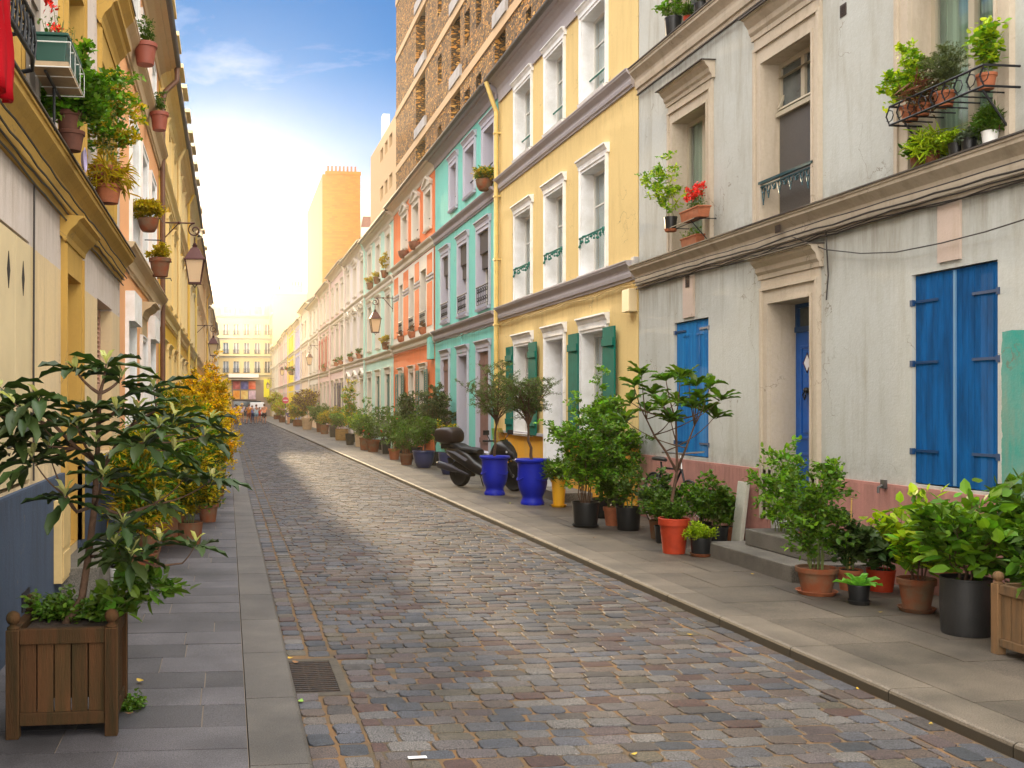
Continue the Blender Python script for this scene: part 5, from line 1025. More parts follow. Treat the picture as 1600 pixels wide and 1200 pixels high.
def bigleaf(mb, p, d, ln, wd, r_, droop=.5, seg=6, curl=.0):
    """one long ribbed leaf bending under its weight"""
    p = Vector(p); d = Vector(d).normalized(); side = d.cross(Vector((0, 0, 1)));
    if side.length < .05: side = Vector((1, 0, 0))
    side.normalize(); side = (side + Vector(r_.normal(0, .15, 3))).normalized(); o = len(mb.v); rows = []
    for i in range(seg + 1):
        t = i / seg; w_ = wd * (math.sin(math.pi * min(1, t * .93 + .05) ** 1.25) ** .8) * .5; w_ = max(w_, .002 if i in (0, seg) else .004)
        up = side.cross(d).normalized(); rip = .012 * (i % 2) * ln / .2
        mb.v += [tuple(p - side * w_ + up * (w_ * .35 + rip)), tuple(p), tuple(p + side * w_ + up * (w_ * .35 + rip))]
        p = p + d * (ln / seg); d = (d + Vector((0, 0, -droop / seg * (1 + t * .8))) + up * curl / seg).normalized()
    for i in range(seg):
        a = o + i * 3; mb.f += [(a, a + 1, a + 4, a + 3), (a + 1, a + 2, a + 5, a + 4)]
def whorl(mb, yb, p, d, ln, wd, r_, n=9, droop=.6, young=4, tilt=.3):
    p = Vector(p); d = Vector(d).normalized(); a = d.cross(Vector((.3, .2, 1)));
    if a.length < .05: a = Vector((1, 0, 0))
    a.normalize(); b = d.cross(a)
    for i in range(n):
        t = i * 2.4 + r_.uniform(-.3, .3); el = tilt + r_.uniform(-.25, .35)
        q = (a * math.cos(t) + b * math.sin(t)) * math.cos(el) + d * math.sin(el); bigleaf(mb, p - d * r_.uniform(0, .05) + q * .012, q, ln * r_.uniform(.72, 1.1), wd * r_.uniform(.8, 1.1), r_, droop * r_.uniform(.5, 1.5))
    for i in range(young):
        t = i * 1.6 + r_.uniform(-.3, .3); q = (a * math.cos(t) + b * math.sin(t)) * .5 + d; bigleaf(yb, p, q, ln * .38 * r_.uniform(.6, 1.2), wd * .45, r_, .8, 4)
def grow(r_, base, h, spread, nmain=5, ntw=8, trunk=0.0, lean=(0, 0), up=.8, r0=.012, tw=.35, wob=.12, fillr=None):
    """stems: list of (points, radii); anchors: (pos, dir) along the twigs"""
    base = Vector(base); st = []; an = []
    top = base + Vector((lean[0] * trunk, lean[1] * trunk, trunk))
    if trunk > 0:
        n = 5; pts = [base.lerp(top, i / n) + Vector((r_.normal(0, .012), r_.normal(0, .012), 0)) * (0 if i in (0,) else 1) for i in range(n + 1)]; top = pts[-1]; st.append((pts, [r0 * (1.35 - .5 * i / n) for i in range(n + 1)]))
    for m in range(nmain):
        a = 2 * math.pi * (m + r_.uniform(-.3, .3)) / nmain; rad = spread * r_.uniform(.35, 1.0) if m else spread * .15; hh = (h - trunk) * (1 - .45 * (rad / spread) ** 2) * r_.uniform(.82, 1.05)
        end = top + Vector((math.cos(a) * rad + lean[0] * h * .3, math.sin(a) * rad + lean[1] * h * .3, hh)); n = 7; ctrl = top + Vector((math.cos(a) * rad * .25, math.sin(a) * rad * .25, hh * .55)); pts = []
        s_ = top if trunk > 0 else base + Vector((math.cos(a), math.sin(a), 0)) * min(.05, spread * .2)
        for i in range(n + 1):
            t = i / n; pts.append(s_ * (1 - t) ** 2 + ctrl * 2 * t * (1 - t) + end * t * t + Vector(r_.normal(0, wob * .1, 3)) * (1 if i else 0))
        st.append((pts, [r0 * .75 * (1 - .8 * i / n) for i in range(n + 1)]))
        for w_ in range(ntw):
            t = .22 + .78 * (w_ + r_.uniform(0, 1)) / ntw if trunk > 0 or up > .5 else r_.uniform(.1, 1); f = min(n - 1, int(t * n)); p = pts[f].lerp(pts[f + 1], t * n - f)
            a2 = r_.uniform(0, 6.28); L_ = tw * r_.uniform(.45, 1.1) * (1.1 - .4 * t); d = Vector((math.cos(a2), math.sin(a2), r_.uniform(-.15, .9))).normalized(); q = p + d * L_; mid = p.lerp(q, .5) + Vector((0, 0, L_ * .12))
            st.append(([p, mid, q], [r0 * .25, r0 * .2, r0 * .1]))
            for u in np.linspace(.25, 1, 5): pp = p.lerp(mid, u * 2) if u < .5 else mid.lerp(q, u * 2 - 1); an.append((pp, d))
        an += [(pts[-1], (pts[-1] - pts[-2]).normalized())] * 2
    return st, an
POTS = {  # outline as fractions of radius and height
    'classic': [(.0, 0), (.70, 0), (.90, .80), (1.0, .80), (1.02, .98), (.98, 1.0), (.90, .99), (.86, .90)], 'plain': [(0, 0), (.78, 0), (.97, .93), (1.0, .94), (1.0, 1), (.94, 1), (.90, .90)],
    'nursery': [(0, 0), (.80, 0), (.82, .03), (.95, .93), (1.0, .93), (1.0, 1), (.95, 1), (.92, .90)], 'bowl': [(0, 0), (.55, 0), (.62, .04), (.86, .35), (.98, .75), (1.0, .93), (1.04, .96), (1.02, 1), (.94, .99), (.90, .88)],
    'urn': [(0, 0), (.66, 0), (.68, .04), (.64, .08), (.58, .13), (.57, .17), (.63, .22), (.75, .32), (.83, .46), (.84, .62), (.83, .80), (.86, .90), (.97, .935), (1.0, .95), (1.0, .985), (.96, 1.0), (.84, .985), (.80, .90)], 'tub': [(0, 0), (.92, 0), (.95, .05), (1.0, .5), (.98, .96), (1.0, .97), (1.0, 1), (.95, 1), (.93, .92)]}
def pot(root, c, r, h, kind, m, saucer=None, seg=28, square=False):
    pr = POTS[kind]; k = MB(); k.lathe([(max(a * r, 1e-6), b * h) for a, b in pr], (c[0], c[1], c[2] + (.022 if saucer else 0)), 4 if square else seg)
    if square: k.v = [(c[0] + (x - c[0]) * math.cos(.785) - (y - c[1]) * math.sin(.785), c[1] + (x - c[0]) * math.sin(.785) + (y - c[1]) * math.cos(.785), z) for x, y, z in k.v]
    p = k.build('pot', m, root, smooth=not square); zz = c[2] + h * .90; rr = pr[-1][0] * r
    if kind == 'urn':
        k = MB(); z = c[2] + h * .60
        for q in range(3):
            a0 = q * 2.09 + .4; k.tube([(c[0] + (r * .84 + .012 * math.sin(u * math.pi)) * math.cos(a0 + u * 1.3), c[1] + (r * .84 + .012 * math.sin(u * math.pi)) * math.sin(a0 + u * 1.3), z - .05 * math.sin(u * math.pi)) for u in [i / 10 for i in range(11)]], .010, 6)
        k.build('garland', m, p, smooth=True)
    MB().lathe([(rr * .99, -.004), (rr * .7, .012), (1e-6, .02)], (c[0], c[1], zz), 16 if not square else 4).build('soil', m_soil, root)
    if saucer: MB().lathe([(r * .82, 0), (r * .98, .03), (r * 1.0, .034), (r * .95, .035), (r * .85, .018), (1e-6, .016)], (c[0], c[1], c[2]), seg).build('saucer', saucer, root, smooth=True)
    return zz
GP = 'potted plants along the right hand pavement'
SEEDN = [100]
def potted(loc, r, h, kind, pm, label, ph, spread, leaf='mid', ll=.05, lw=.03, shape='oval', nl=6, nmain=6, ntw=9, trunk=0, saucer=None, flowers=None, lean=(0, 0), r0=.010, tw=.2, name='potted_plant', cat='plant', group=GP, jit=.6, droop=0, square=False, leaf2=None, extra=None, stem=None, bare=False):
    SEEDN[0] += 1; r_ = np.random.RandomState(SEEDN[0]); root = thing(name, label, cat, loc, group=group)
    zz = pot(root, loc, r, h, kind, pm, saucer, square=square); base = (loc[0], loc[1], zz)
    st, an = grow(r_, base, ph, spread, nmain, ntw, trunk, lean, r0=r0, tw=tw)
    k = MB()
    for p_, q in st: k.tube(p_, q, 5, cap=False)
    k.build('stem', stem or (m_bark if r0 > .009 else m_stem), root, smooth='all')
    sets = [(leaf, 1.0)] if not leaf2 else [(leaf, .62), (leaf2, .38)]; idx = r_.permutation(len(an)); cur = 0
    for lf, fr in sets:
        sel = [an[i] for i in idx[cur:cur + int(len(an) * fr + .5)]]; cur += len(sel); P, D = [], []
        for p_, d in sel:
            for _ in range(nl): P.append((p_.x + r_.normal(0, ll * .45), p_.y + r_.normal(0, ll * .45), p_.z + r_.normal(0, ll * .35))); D.append(tuple(d))
        k = MB(); leaves(k, P, D, ll, lw, r_, shape, droop, jit)
        if r_ is not None and extra: extra(k, r_, base)
        k.build('foliage', LM[lf], root)
    if flowers:
        col, n, s_ = flowers; k = MB()
        for i in r_.permutation(len(an))[:n]:
            p_, d = an[i]; p_ = p_ + d * .03
            for q in range(5): leaves(k, [tuple(p_)] * 2, [tuple(r_.normal(0, 1, 3))] * 2, s_, s_ * .8, r_, 'tiny')
        k.build('flower', col, root)
    return root
m_fr = mat('red_petals', (.75, .02, .01), .5, island=.3); m_fp = mat('purple_petals', (.35, .04, .5), .5); m_fw = mat('white_petals', (.75, .75, .7), .5); m_fy = mat('yellow_petals', (.8, .55, .03), .5); m_fpk = mat('magenta_petals', (.55, .03, .22), .5)
def G(x, y, z=PAVE): return gnd(x, y, z)
# --- right pavement, near to far ------------------------------------------------------------
def planter(loc, w_, dpt, h, label, m, rz=0, group='square wooden planters with ball finials'):
    """square slatted planter box with posts and ball finials"""
    r = thing('wooden_planter', label, 'planter', loc, rz, group); lx, ly = w_ / 2, dpt / 2; pw = .062; ft = .0; k = MB()
    for a, b in ((-1, -1), (1, -1), (1, 1), (-1, 1)):
        k = MB(); cx, cy_ = a * (lx - pw / 2), b * (ly - pw / 2); k.obox((cx, cy_, h * .43), (pw, pw, h * .86)); k.lathe([(pw * .5, h * .86), (pw * .5, h * .875), (pw * .28, h * .89), (pw * .26, h * .905)], (cx, cy_, 0), 12); k.ball((cx, cy_, h * .948), pw * .56, 14, 9); p_ = k.build('post', m, r, world=False, smooth=True, bevel=.004)
    for b in (-1, 1):
        [MB().obox((0, b * (ly - pw / 2), h * q_), (w_ - 2 * pw - .002, pw * .7, h * e2)).build('rail', m, r, world=False, bevel=.004) for q_, e2 in ((.80, .12), (.15, .10))]
        [MB().obox((b * (lx - pw / 2), 0, h * q_), (pw * .7, dpt - 2 * pw - .002, h * e2)).build('rail', m, r, world=False, bevel=.004) for q_, e2 in ((.80, .12), (.15, .10))]
        for ax in (0, 1):
            k = MB(); W = (w_ if ax == 0 else dpt) - 2 * pw; n = 5
            for i in range(n):
                u = -W / 2 + W * (i + .5) / n; th = .016
                if ax == 0: k.obox((u, b * (ly - pw / 2), h * .47), (W / n - .006, th, h * .54))
                else: k.obox((b * (lx - pw / 2), u, h * .47), (th, W / n - .006, h * .54))
            k.build('slat_panel', m, r, world=False, bevel=.002)
    MB().obox((0, 0, h * .79), (w_ - 2 * pw, dpt - 2 * pw, .02)).build('soil', m_soil, r, world=False)
    return r
m_teak = mat('weathered_teak', (.07, .032, .013), .85, spec=.15, island=.3, var=.6, vscale=2.2, col2=(.030, .023, .009), stretch=(9, 9, .7), bump=.5, bscale=30)
m_teak2 = mat('golden_teak', (.20, .105, .04), .75, island=.2, var=.5, vscale=2.5, col2=(.10, .065, .03), stretch=(9, 9, .8), bump=.5, bscale=30)
c = G(1557, 1022); pr_ = planter((c.x + .27, c.y - .24, PAVE), .56, .56, .53, 'golden brown slatted wooden planter cut by the right edge of the picture', m_teak2)
def planter_plants(name, label, cat, base, ph, spread, seedn, **kw):
    r_ = np.random.RandomState(seedn); root = thing(name, label, cat, base, group=kw.get('group')); st, an = grow(r_, base, ph, spread, kw.get('nmain', 7), kw.get('ntw', 8), kw.get('trunk', 0), kw.get('lean', (0, 0)), r0=kw.get('r0', .006), tw=kw.get('tw', .16))
    k = MB(); [k.tube(p_, q, 5, cap=False) for p_, q in st]; k.build('stem', m_stem, root, smooth='all'); P, D = [], []
    for p_, d in an:
        for _ in range(kw.get('nl', 4)): P.append(tuple(p_ + Vector(r_.normal(0, .02, 3)))); D.append(tuple(d))
    k = MB(); leaves(k, P, D, kw.get('ll', .07), kw.get('lw', .05), r_, 'oval', .2, .6); k.build('foliage', LM[kw.get('leaf', 'mid')], root)
    if kw.get('fl'):
        k = MB()
        for i in r_.permutation(len(an))[:kw['fl'][1]]:
            for q in range(5): leaves(k, [tuple(an[i][0])] * 2, [tuple(r_.normal(0, 1, 3))] * 2, .03, .025, r_, 'tiny')
        k.build('flower', kw['fl'][0], root)
    return root
planter_plants('flowering_vine', 'dark green broad leaved vine with magenta flowers growing in the right hand wooden planter', 'plant', (c.x + .27, c.y - .24, .50), .42, .30, 31, ll=.10, lw=.085, leaf='mid', fl=(m_fpk, 5), nl=3, tw=.2)
c = G(1509, 990); potted(c, .165, .40, 'tub', m_grypot, 'broad leaved bush in a large graphite pot next to the right wooden planter', .60, .42, 'bright', .115, .075, nl=3, nmain=8, ntw=7, tw=.15, r0=.012, leaf2='mid', jit=.45)
c = G(1432, 955); potted(c, .14, .24, 'classic', m_terra2, 'yellow green shrub in an old terracotta pot with a saucer, left of the graphite pot', .66, .34, 'lime', .10, .065, nl=3, nmain=6, ntw=7, tw=.14, saucer=m_terra2, r0=.010, leaf2='bright', jit=.45)
c = G(1342, 944); r_ = np.random.RandomState(3); root = thing('potted_rosette', 'fresh green tobacco like rosette in a small black pot standing alone in front', 'plant', c, group=GP); zz = pot(root, c, .088, .14, 'nursery', m_blk, m_grypot); k = MB()
for i in range(11):
    a_ = i * 2.4; el = .35 + .08 * i; bigleaf(k, (c.x, c.y, zz), (math.cos(a_) * math.cos(el), math.sin(a_) * math.cos(el), math.sin(el)), .21 - .006 * i, .085, r_, .55)
k.build('foliage', leafmat('leaf_fresh', (.17, .42, .06), .35, .45, .12, 0), root)
c = G(1276, 928); potted(c, .17, .21, 'classic', m_terra2, 'tall bushy shrub in a wide terracotta pot on a saucer, beside the stone steps', 1.02, .42, 'mid', .050, .034, nl=6, nmain=9, ntw=12, tw=.26, saucer=m_terra, r0=.009, leaf2='bright')
c = G(1228, 880); potted((c.x - .05, c.y - .02, PAVE), .12, .2, 'plain', m_terra2, 'fine leaved shrub at the right end of the stone steps, behind the bushy shrub', 1.15, .33, 'bright', .055, .036, nl=5, nmain=7, ntw=10, tw=.28, r0=.008)
c = G(1318, 925); potted((c.x + .12, c.y + .1, PAVE), .11, .18, 'classic', m_terra, 'pot with a bamboo cane and a young climber behind the fresh green rosette', .5, .16, 'dark', .06, .045, nl=4, nmain=5, ntw=7, tw=.14, r0=.007)
q = Vector((c.x + .12, c.y + .1, .26)); tag(MB().tube([(q.x, q.y, q.z), (q.x + .02, q.y, q.z + .62)], .006, 6).build('bamboo_cane', mat('bamboo', (.55, .33, .08), .5), loc=tuple(q)), 'thin yellow bamboo cane stuck in the pot behind the green rosette', 'cane')
c = G(1372, 925); potted((c.x + .06, c.y + .05, PAVE), .12, .19, 'plain', m_redpot, 'dark leaved plant in a glossy red pot behind the fresh green rosette', .38, .24, 'dark', .10, .08, nl=3, nmain=6, ntw=6, tw=.12, r0=.008)
c = G(1388, 903); potted((c.x + .12, c.y + .1, PAVE), .13, .20, 'plain', m_blk, 'low spreading green plant in a black pot against the pink wall', .34, .25, 'dark', .08, .06, nl=4, nmain=6, ntw=6, tw=.14, r0=.008)
c = G(1480, 940); potted((c.x + .15, c.y + .12, PAVE), .12, .3, 'classic', m_terra, 'leafy shrub in a raised terracotta pot behind the graphite pot by the pink wall', .40, .25, 'mid', .09, .05, nl=4, nmain=6, ntw=6, tw=.15, flowers=(m_fpk, 2, .02), r0=.008)
c = onx(1597, 760, XR - .35); potted((c.x, c.y, PAVE), .14, .25, 'plain', m_terra2, 'tall broad leaved climber in front of the turquoise wall patch at the right edge', .85, .2, 'mid', .13, .09, nl=3, nmain=4, ntw=7, tw=.16, r0=.010)
# near the steps
c = G(1178, 842, .405); potted((XR - .34, c.y + .15, .405), .075, .13, 'nursery', m_blk, 'small black pot with dry sticks standing on the upper stone step', .16, .10, 'bronze', .035, .02, nl=2, nmain=5, ntw=4, tw=.08, r0=.004, saucer=m_terra)
c = G(1095, 869); potted(c, .115, .18, 'nursery', m_blk, 'low yellow green ground cover in a small black pot left of the steps', .17, .17, 'lime', .028, .02, nl=6, nmain=9, ntw=9, tw=.12, saucer=m_terra2, r0=.004)
c = G(1150, 846); potted((c.x, c.y + .1, PAVE), .11, .17, 'classic', m_terra, 'weedy green plant with one orange bloom in terracotta at the left end of the steps', .42, .20, 'mid', .05, .035, nl=5, nmain=7, ntw=8, tw=.17, r0=.006, flowers=(m_fy, 3, .03))
c = G(1122, 852); potted((c.x + .06, c.y + .12, PAVE), .12, .2, 'nursery', m_blk, 'loose dark green plant between the low ground cover and the weedy one', .50, .22, 'mid', .055, .045, nl=4, nmain=6, ntw=8, tw=.18, r0=.006)
c = G(1053, 864); potted(c, .165, .385, 'classic', m_redpot, 'spreading young loquat tree in a tall orange red pot with white flowers below', .22, .17, 'mid', .028, .018, nl=8, nmain=10, ntw=8, tw=.08, r0=.004, flowers=(m_fw, 6, .018), name='potted_loquat', cat='tree')
LQ = bpy.context.scene.objects[-1]
def loquat(root, base, trunkpts, heads, ln, wd, r_, lm, n=8, stemr=.017, droop=.5, young=3, tilt=.35, ym='felt', up=.7):
    """trunk polyline, then a branch from the nearest trunk point to every leaf head"""
    k = MB(); tp = [Vector(p) for p in trunkpts]; m_ = len(tp); k.tube(tp, [stemr * (1 - .5 * i / (m_ - 1)) for i in range(m_)], 9); lf = MB(); yl = MB()
    for hd in heads:
        hd = Vector(hd); best = min(range(1, m_), key=lambda i: (tp[i] - hd).length + (0 if tp[i].z < hd.z else .5)); s_ = tp[max(1, best - 1)] if tp[best].z > hd.z - .04 else tp[best]
        d = hd - s_; mid = s_ + d * .5 + Vector((d.x * .12, d.y * .12, -.10 * d.length)); pts = [s_ * (1 - t) ** 2 + mid * 2 * t * (1 - t) + hd * t * t for t in [i / 6 for i in range(7)]]
        k.tube(pts, [stemr * .48 * (1 - .55 * i / 6) for i in range(7)], 6); ax = (pts[-1] - pts[-2]).normalized() * (1 - up) + Vector((0, 0, up)); whorl(lf, yl, hd, ax, ln * r_.uniform(.85, 1.15), wd, r_, n, droop, young, tilt)
    k.build('trunk', m_bark, root, smooth='all'); lf.build('crown', LM[lm], root, smooth='all')
    if yl.v: yl.build('young_foliage', LM[ym], root)
r_ = np.random.RandomState(11); D0 = math.hypot(c.x, c.y); cx = c
hp = []
for x, y, dd in ((990, 600, 0), (1002, 582, .15), (1040, 590, -.1), (1063, 588, .1), (1088, 598, -.15), (1110, 600, .05), (1075, 585, .2), (1095, 618, -.25), (1128, 622, -.1), (1118, 650, .15), (985, 628, -.1), (1012, 640, .2), (1035, 630, -.25), (975, 655, .2), (1060, 625, .25), (1083, 632, -.2), (1020, 612, 0), (1100, 640, .2), (1048, 655, -.1), (1075, 610, .0), (960, 640, .1)):
    q = atd(x, y, 11.2 + dd); hp.append(q)
tr = [(c.x, c.y, .43), atd(1050, 780, 11.2), atd(1058, 735, 11.2), atd(1057, 690, 11.2), atd(1056, 655, 11.2)]; tr2 = [atd(1058, 738, 11.2), atd(1040, 705, 11.25), atd(1022, 680, 11.3), atd(1010, 655, 11.3)]; tr3 = [atd(1058, 735, 11.2), atd(1072, 700, 11.15), atd(1085, 665, 11.15)]
for rt in [o for o in bpy.data.objects if o.name.startswith('potted_loquat') and o.type == 'EMPTY']: LQ = rt
loquat(LQ, c, tr, hp[2:4] + hp[16:19] + [hp[10], hp[12]], .20, .074, r_, 'mid', 12, .020, .45, 0, .5); loquat(LQ, c, tr2, hp[:2] + [hp[8], hp[9], hp[11], hp[14], hp[18]], .20, .074, r_, 'mid', 12, .016, .45, 0, .5); loquat(LQ, c, tr3, hp[4:8] + [hp[13], hp[15]], .20, .074, r_, 'mid', 12, .016, .45, 0, .5)
# cluster by the yellow house
c = G(982, 828); potted(c, .165, .30, 'nursery', m_blk, 'thin twiggy sapling in a black plastic pot, rightmost before the yellow house', .62, .26, 'mid', .05, .042, nl=3, nmain=5, ntw=7, tw=.18, r0=.009)
c = G(956, 821); potted(c, .115, .25, 'classic', m_terra, 'leafy green plant in an orange terracotta pot between two black pots', .55, .26, 'mid', .055, .042, nl=5, nmain=6, ntw=8, tw=.2, r0=.007)
c = G(915, 823); potted(c, .185, .31, 'nursery', m_blk, 'big tangled ginkgo like shrub in a black pot with a pale rimmed saucer', 1.45, .52, 'bright', .055, .055, 'fan', nl=6, nmain=11, ntw=14, tw=.34, r0=.010, leaf2='mid', saucer=m_grypot)
c = G(940, 812); potted((c.x + .1, c.y + .25, PAVE), .15, .28, 'nursery', m_blk, 'tall upright lime leaved climber reaching the emerald shutters', 1.95, .14, 'bright', .05, .045, 'fan', nl=5, nmain=4, ntw=24, tw=.16, r0=.009)
c = G(948, 806); potted((c.x + .1, c.y - .05, PAVE), .15, .26, 'nursery', m_blk, 'large spreading shrub with dark leaves in the middle of the cluster before the yellow house', 1.55, .52, 'mid', .07, .05, nl=6, nmain=10, ntw=13, tw=.34, r0=.012, leaf2='bright')
c = G(1030, 850); potted((c.x + .1, c.y + .1, PAVE), .11, .2, 'nursery', m_blk, 'low leafy green plant in a black pot in front of the bicycle wheel', .42, .24, 'mid', .05, .035, nl=5, nmain=7, ntw=8, tw=.18, r0=.006)
c = G(1012, 846); potted((c.x + .25, c.y + .25, PAVE), .12, .22, 'plain', m_terra2, 'dark bushy plant against the wall where the bicycle rear wheel stands', .62, .26, 'dark', .06, .045, nl=5, nmain=7, ntw=8, tw=.2, r0=.006, leaf2='mid')
c = G(1086, 848); potted((c.x + .18, c.y + .2, PAVE), .12, .22, 'nursery', m_blk, 'leafy light green plant between the orange red pot and the stone slab', .60, .28, 'bright', .05, .038, nl=5, nmain=8, ntw=9, tw=.22, r0=.006, leaf2='mid')
c = G(1193, 858); potted((c.x + .22, c.y + .12, .245), .10, .16, 'classic', m_terra2, 'sprawling twiggy plant standing on the lower stone step', .62, .30, 'bright', .045, .032, nl=4, nmain=7, ntw=9, tw=.24, r0=.005, leaf2='mid')
c = G(873, 792); potted(c, .125, .46, 'classic', m_ypot, 'purple flowered strap leaved plant in a tall yellow pot with a yellow saucer', .30, .26, 'mid', .10, .018, nl=7, nmain=9, ntw=6, tw=.12, saucer=m_ypot, flowers=(m_fp, 3, .03), r0=.004, droop=.2)
# blue urns with olive trees
for x, y, R_, Hh, lb, top, ln_ in ((832, 788, .285, .74, 'olive tree in a cobalt blue urn, the nearer of the two urns', 1.5, (-.10, 0)), (773, 773, .275, .70, 'olive tree in a cobalt blue urn, the farther one beside the scooter', 1.75, (.03, .05))):
    c = G(x, y); potted(c, R_, Hh, 'urn', m_urn, lb, top, .66, 'olive', .033, .012, 'tiny', nl=14, nmain=11, ntw=18, tw=.38, trunk=.62, lean=ln_, r0=.022, name='potted_olive_tree', cat='tree', group='olive trees in cobalt blue urns', jit=.9, leaf2='mid')
# row beyond the scooter
def row(x, y, r, h, kind, m, lb, ph, sp, **kw): c = G(x, y); return potted(c, r, h, kind, m, lb, ph, sp, **kw)
row(700, 741, .22, .50, 'bowl', m_navy, 'tall leafy shrub in a slim navy glazed pot just left of the scooter', .75, .30, leaf='mid', ll=.06, lw=.03, nl=7, nmain=7, ntw=9, tw=.25, leaf2='amber')
row(662, 731, .28, .44, 'bowl', m_navy, 'green shrub in the wide navy glazed bowl', .95, .42, leaf='mid', ll=.06, lw=.035, nl=7, nmain=7, ntw=10, tw=.3)
c = G(742, 730); potted((XR - .5, c.y + 1.0, PAVE), .25, .35, 'plain', m_grypot, 'tall dense dark shrub against the turquoise wall behind the scooter', 1.85, .62, 'dark', .055, .034, nl=13, nmain=12, ntw=16, tw=.45, r0=.014, trunk=.2, leaf2='olive')
c = G(700, 715); potted((XR - .45, c.y + .6, PAVE), .22, .35, 'plain', m_terra2, 'large leaved dark magnolia like shrub before the closed brown shutter', 1.75, .45, 'dark', .15, .07, nl=4, nmain=7, ntw=10, tw=.3, r0=.014)
c = G(635, 726); potted(c, .2, .3, 'classic', m_terra2, 'feathery green shrub in a squat terracotta pot left of the navy bowl', .85, .42, 'mid', .05, .02, nl=9, nmain=8, ntw=10, tw=.3)
for i, (x, y, r, h, kd, m, lb, ph, sp, kw) in enumerate((
        (616, 718, .18, .32, 'classic', m_terra, 'rose bush with red blooms in a terracotta pot near the orange house', .95, .42, dict(leaf='mid', flowers=(m_fr, 6, .05))),
        (603, 709, .22, .50, 'plain', m_blk, 'small leaved shrub in a square black pot before the mint house', .62, .42, dict(leaf='grey', square=True, leaf2='mid')),
        (583, 706, .24, .42, 'classic', m_terra2, 'pink geraniums in a brown terracotta bowl before the mint house', .58, .42, dict(leaf='mid', flowers=(m_fr, 9, .06))),
        (570, 703, .2, .44, 'plain', m_terra2, 'bushy plant in a dark brown conical pot left of the pink geraniums', .8, .40, dict(leaf='mid')),
        (561, 698, .22, .55, 'plain', m_tan, 'bright green bush in a square tan pot tapering downwards', .8, .42, dict(leaf='bright', square=True, leaf2='lime')),
        (547, 695, .2, .45, 'plain', m_blk, 'tall climbing shrub in a dark pot before the white arched house', 2.2, .35, dict(leaf='bright', leaf2='amber', nmain=6, ntw=16)),
        (534, 688, .30, .52, 'tub', mat('barrel_oak', (.36, .20, .06), .7, var=.5, vscale=6, stretch=(1, 1, 9)), 'leafy lemon bush in a banded wooden half barrel', .95, .55, dict(leaf='bright', leaf2='mid')),
        (520, 683, .26, .60, 'plain', m_blk, 'pale flowered shrub in a dark square pot left of the barrel', .75, .5, dict(leaf='amber', leaf2='mid', square=True)),
        (507, 678, .25, .5, 'plain', m_terra2, 'yellowish green shrub in the fourth pot left of the barrel', .8, .5, dict(leaf='amber', leaf2='bright')),
        (499, 675, .26, .55, 'plain', m_terra2, 'round green shrub in a purplish brown square pot', .95, .55, dict(leaf='mid', square=True)),
        (480, 671, .40, .75, 'classic', m_tan, 'large bronze leaved round shrub in a pale conical pot', 2.0, .95, dict(leaf='bronze', leaf2='amber', nmain=10, ntw=14, trunk=.3)),
        (466, 666, .4, .5, 'tub', m_terra2, 'spreading golden green bush right of the woman on the pavement', 1.3, 1.0, dict(leaf='amber', leaf2='bright', nmain=10, ntw=12)),
        (441, 660, .35, .55, 'plain', m_terra2, 'golden green bush at the far right kerb, left of the woman on the pavement', 1.3, .9, dict(leaf='amber', leaf2='lime', nmain=9, ntw=12)),
        (433, 655, .4, .5, 'tub', m_terra2, 'tall golden shrub at the far end of the right pavement', 2.6, 1.4, dict(leaf='amber', leaf2='lime', nmain=10, ntw=14)))):
    k_ = dict(ll=.05 + .0016 * (660 - x) * .25, lw=.035 + .0004 * (660 - x) * .25, nl=5, nmain=8, ntw=9, tw=.28, r0=.010); k_.update(kw); c = G(x, y)
    if x < 500: k_['ll'] *= 1.5; k_['lw'] *= 1.7; k_['tw'] = .6
    potted(c, r, h, kd, m, lb, ph, sp, **k_)
# second rank against the wall, filling the row
for i, (x, dx, h, lf, lb) in enumerate(((650, .45, 1.25, 'mid', 'dense green shrub close to the wall behind the navy bowl'), (625, .5, 1.3, 'olive', 'grey green shrub close to the wall at the turquoise and orange boundary'), (598, .5, 1.35, 'mid', 'upright shrub close to the wall between sage shutters of the orange house'), (575, .5, 1.5, 'bright', 'light green shrub close to the mint wall'),
                                        (556, .5, 1.2, 'mid', 'shrub close to the wall at the mint and off white boundary'), (528, .5, 1.3, 'amber', 'warm green shrub close to the off white wall'), (508, .5, 1.2, 'mid', 'green shrub close to the blush pink wall'), (455, .5, 1.6, 'amber', 'warm tinted shrub close to the wall, far down the right pavement'))):
    yy = fy(x, XR - dx); potted((XR - dx, yy, PAVE), .2, .35, 'plain', m_blk, lb, h, .5, lf, .06 if x > 520 else .11, .035 if x > 520 else .07, nl=6, nmain=8, ntw=10, tw=.32, r0=.01, leaf2='mid')
# ================================================================== LEFT PAVEMENT PLANTS
GL = 'potted plants along the left hand pavement'
c = Vector((-.80, 5.37, PAVE)); planter(tuple(c), .53, .53, .615, 'weathered dark teak planter with ball finials in the left foreground', m_teak)
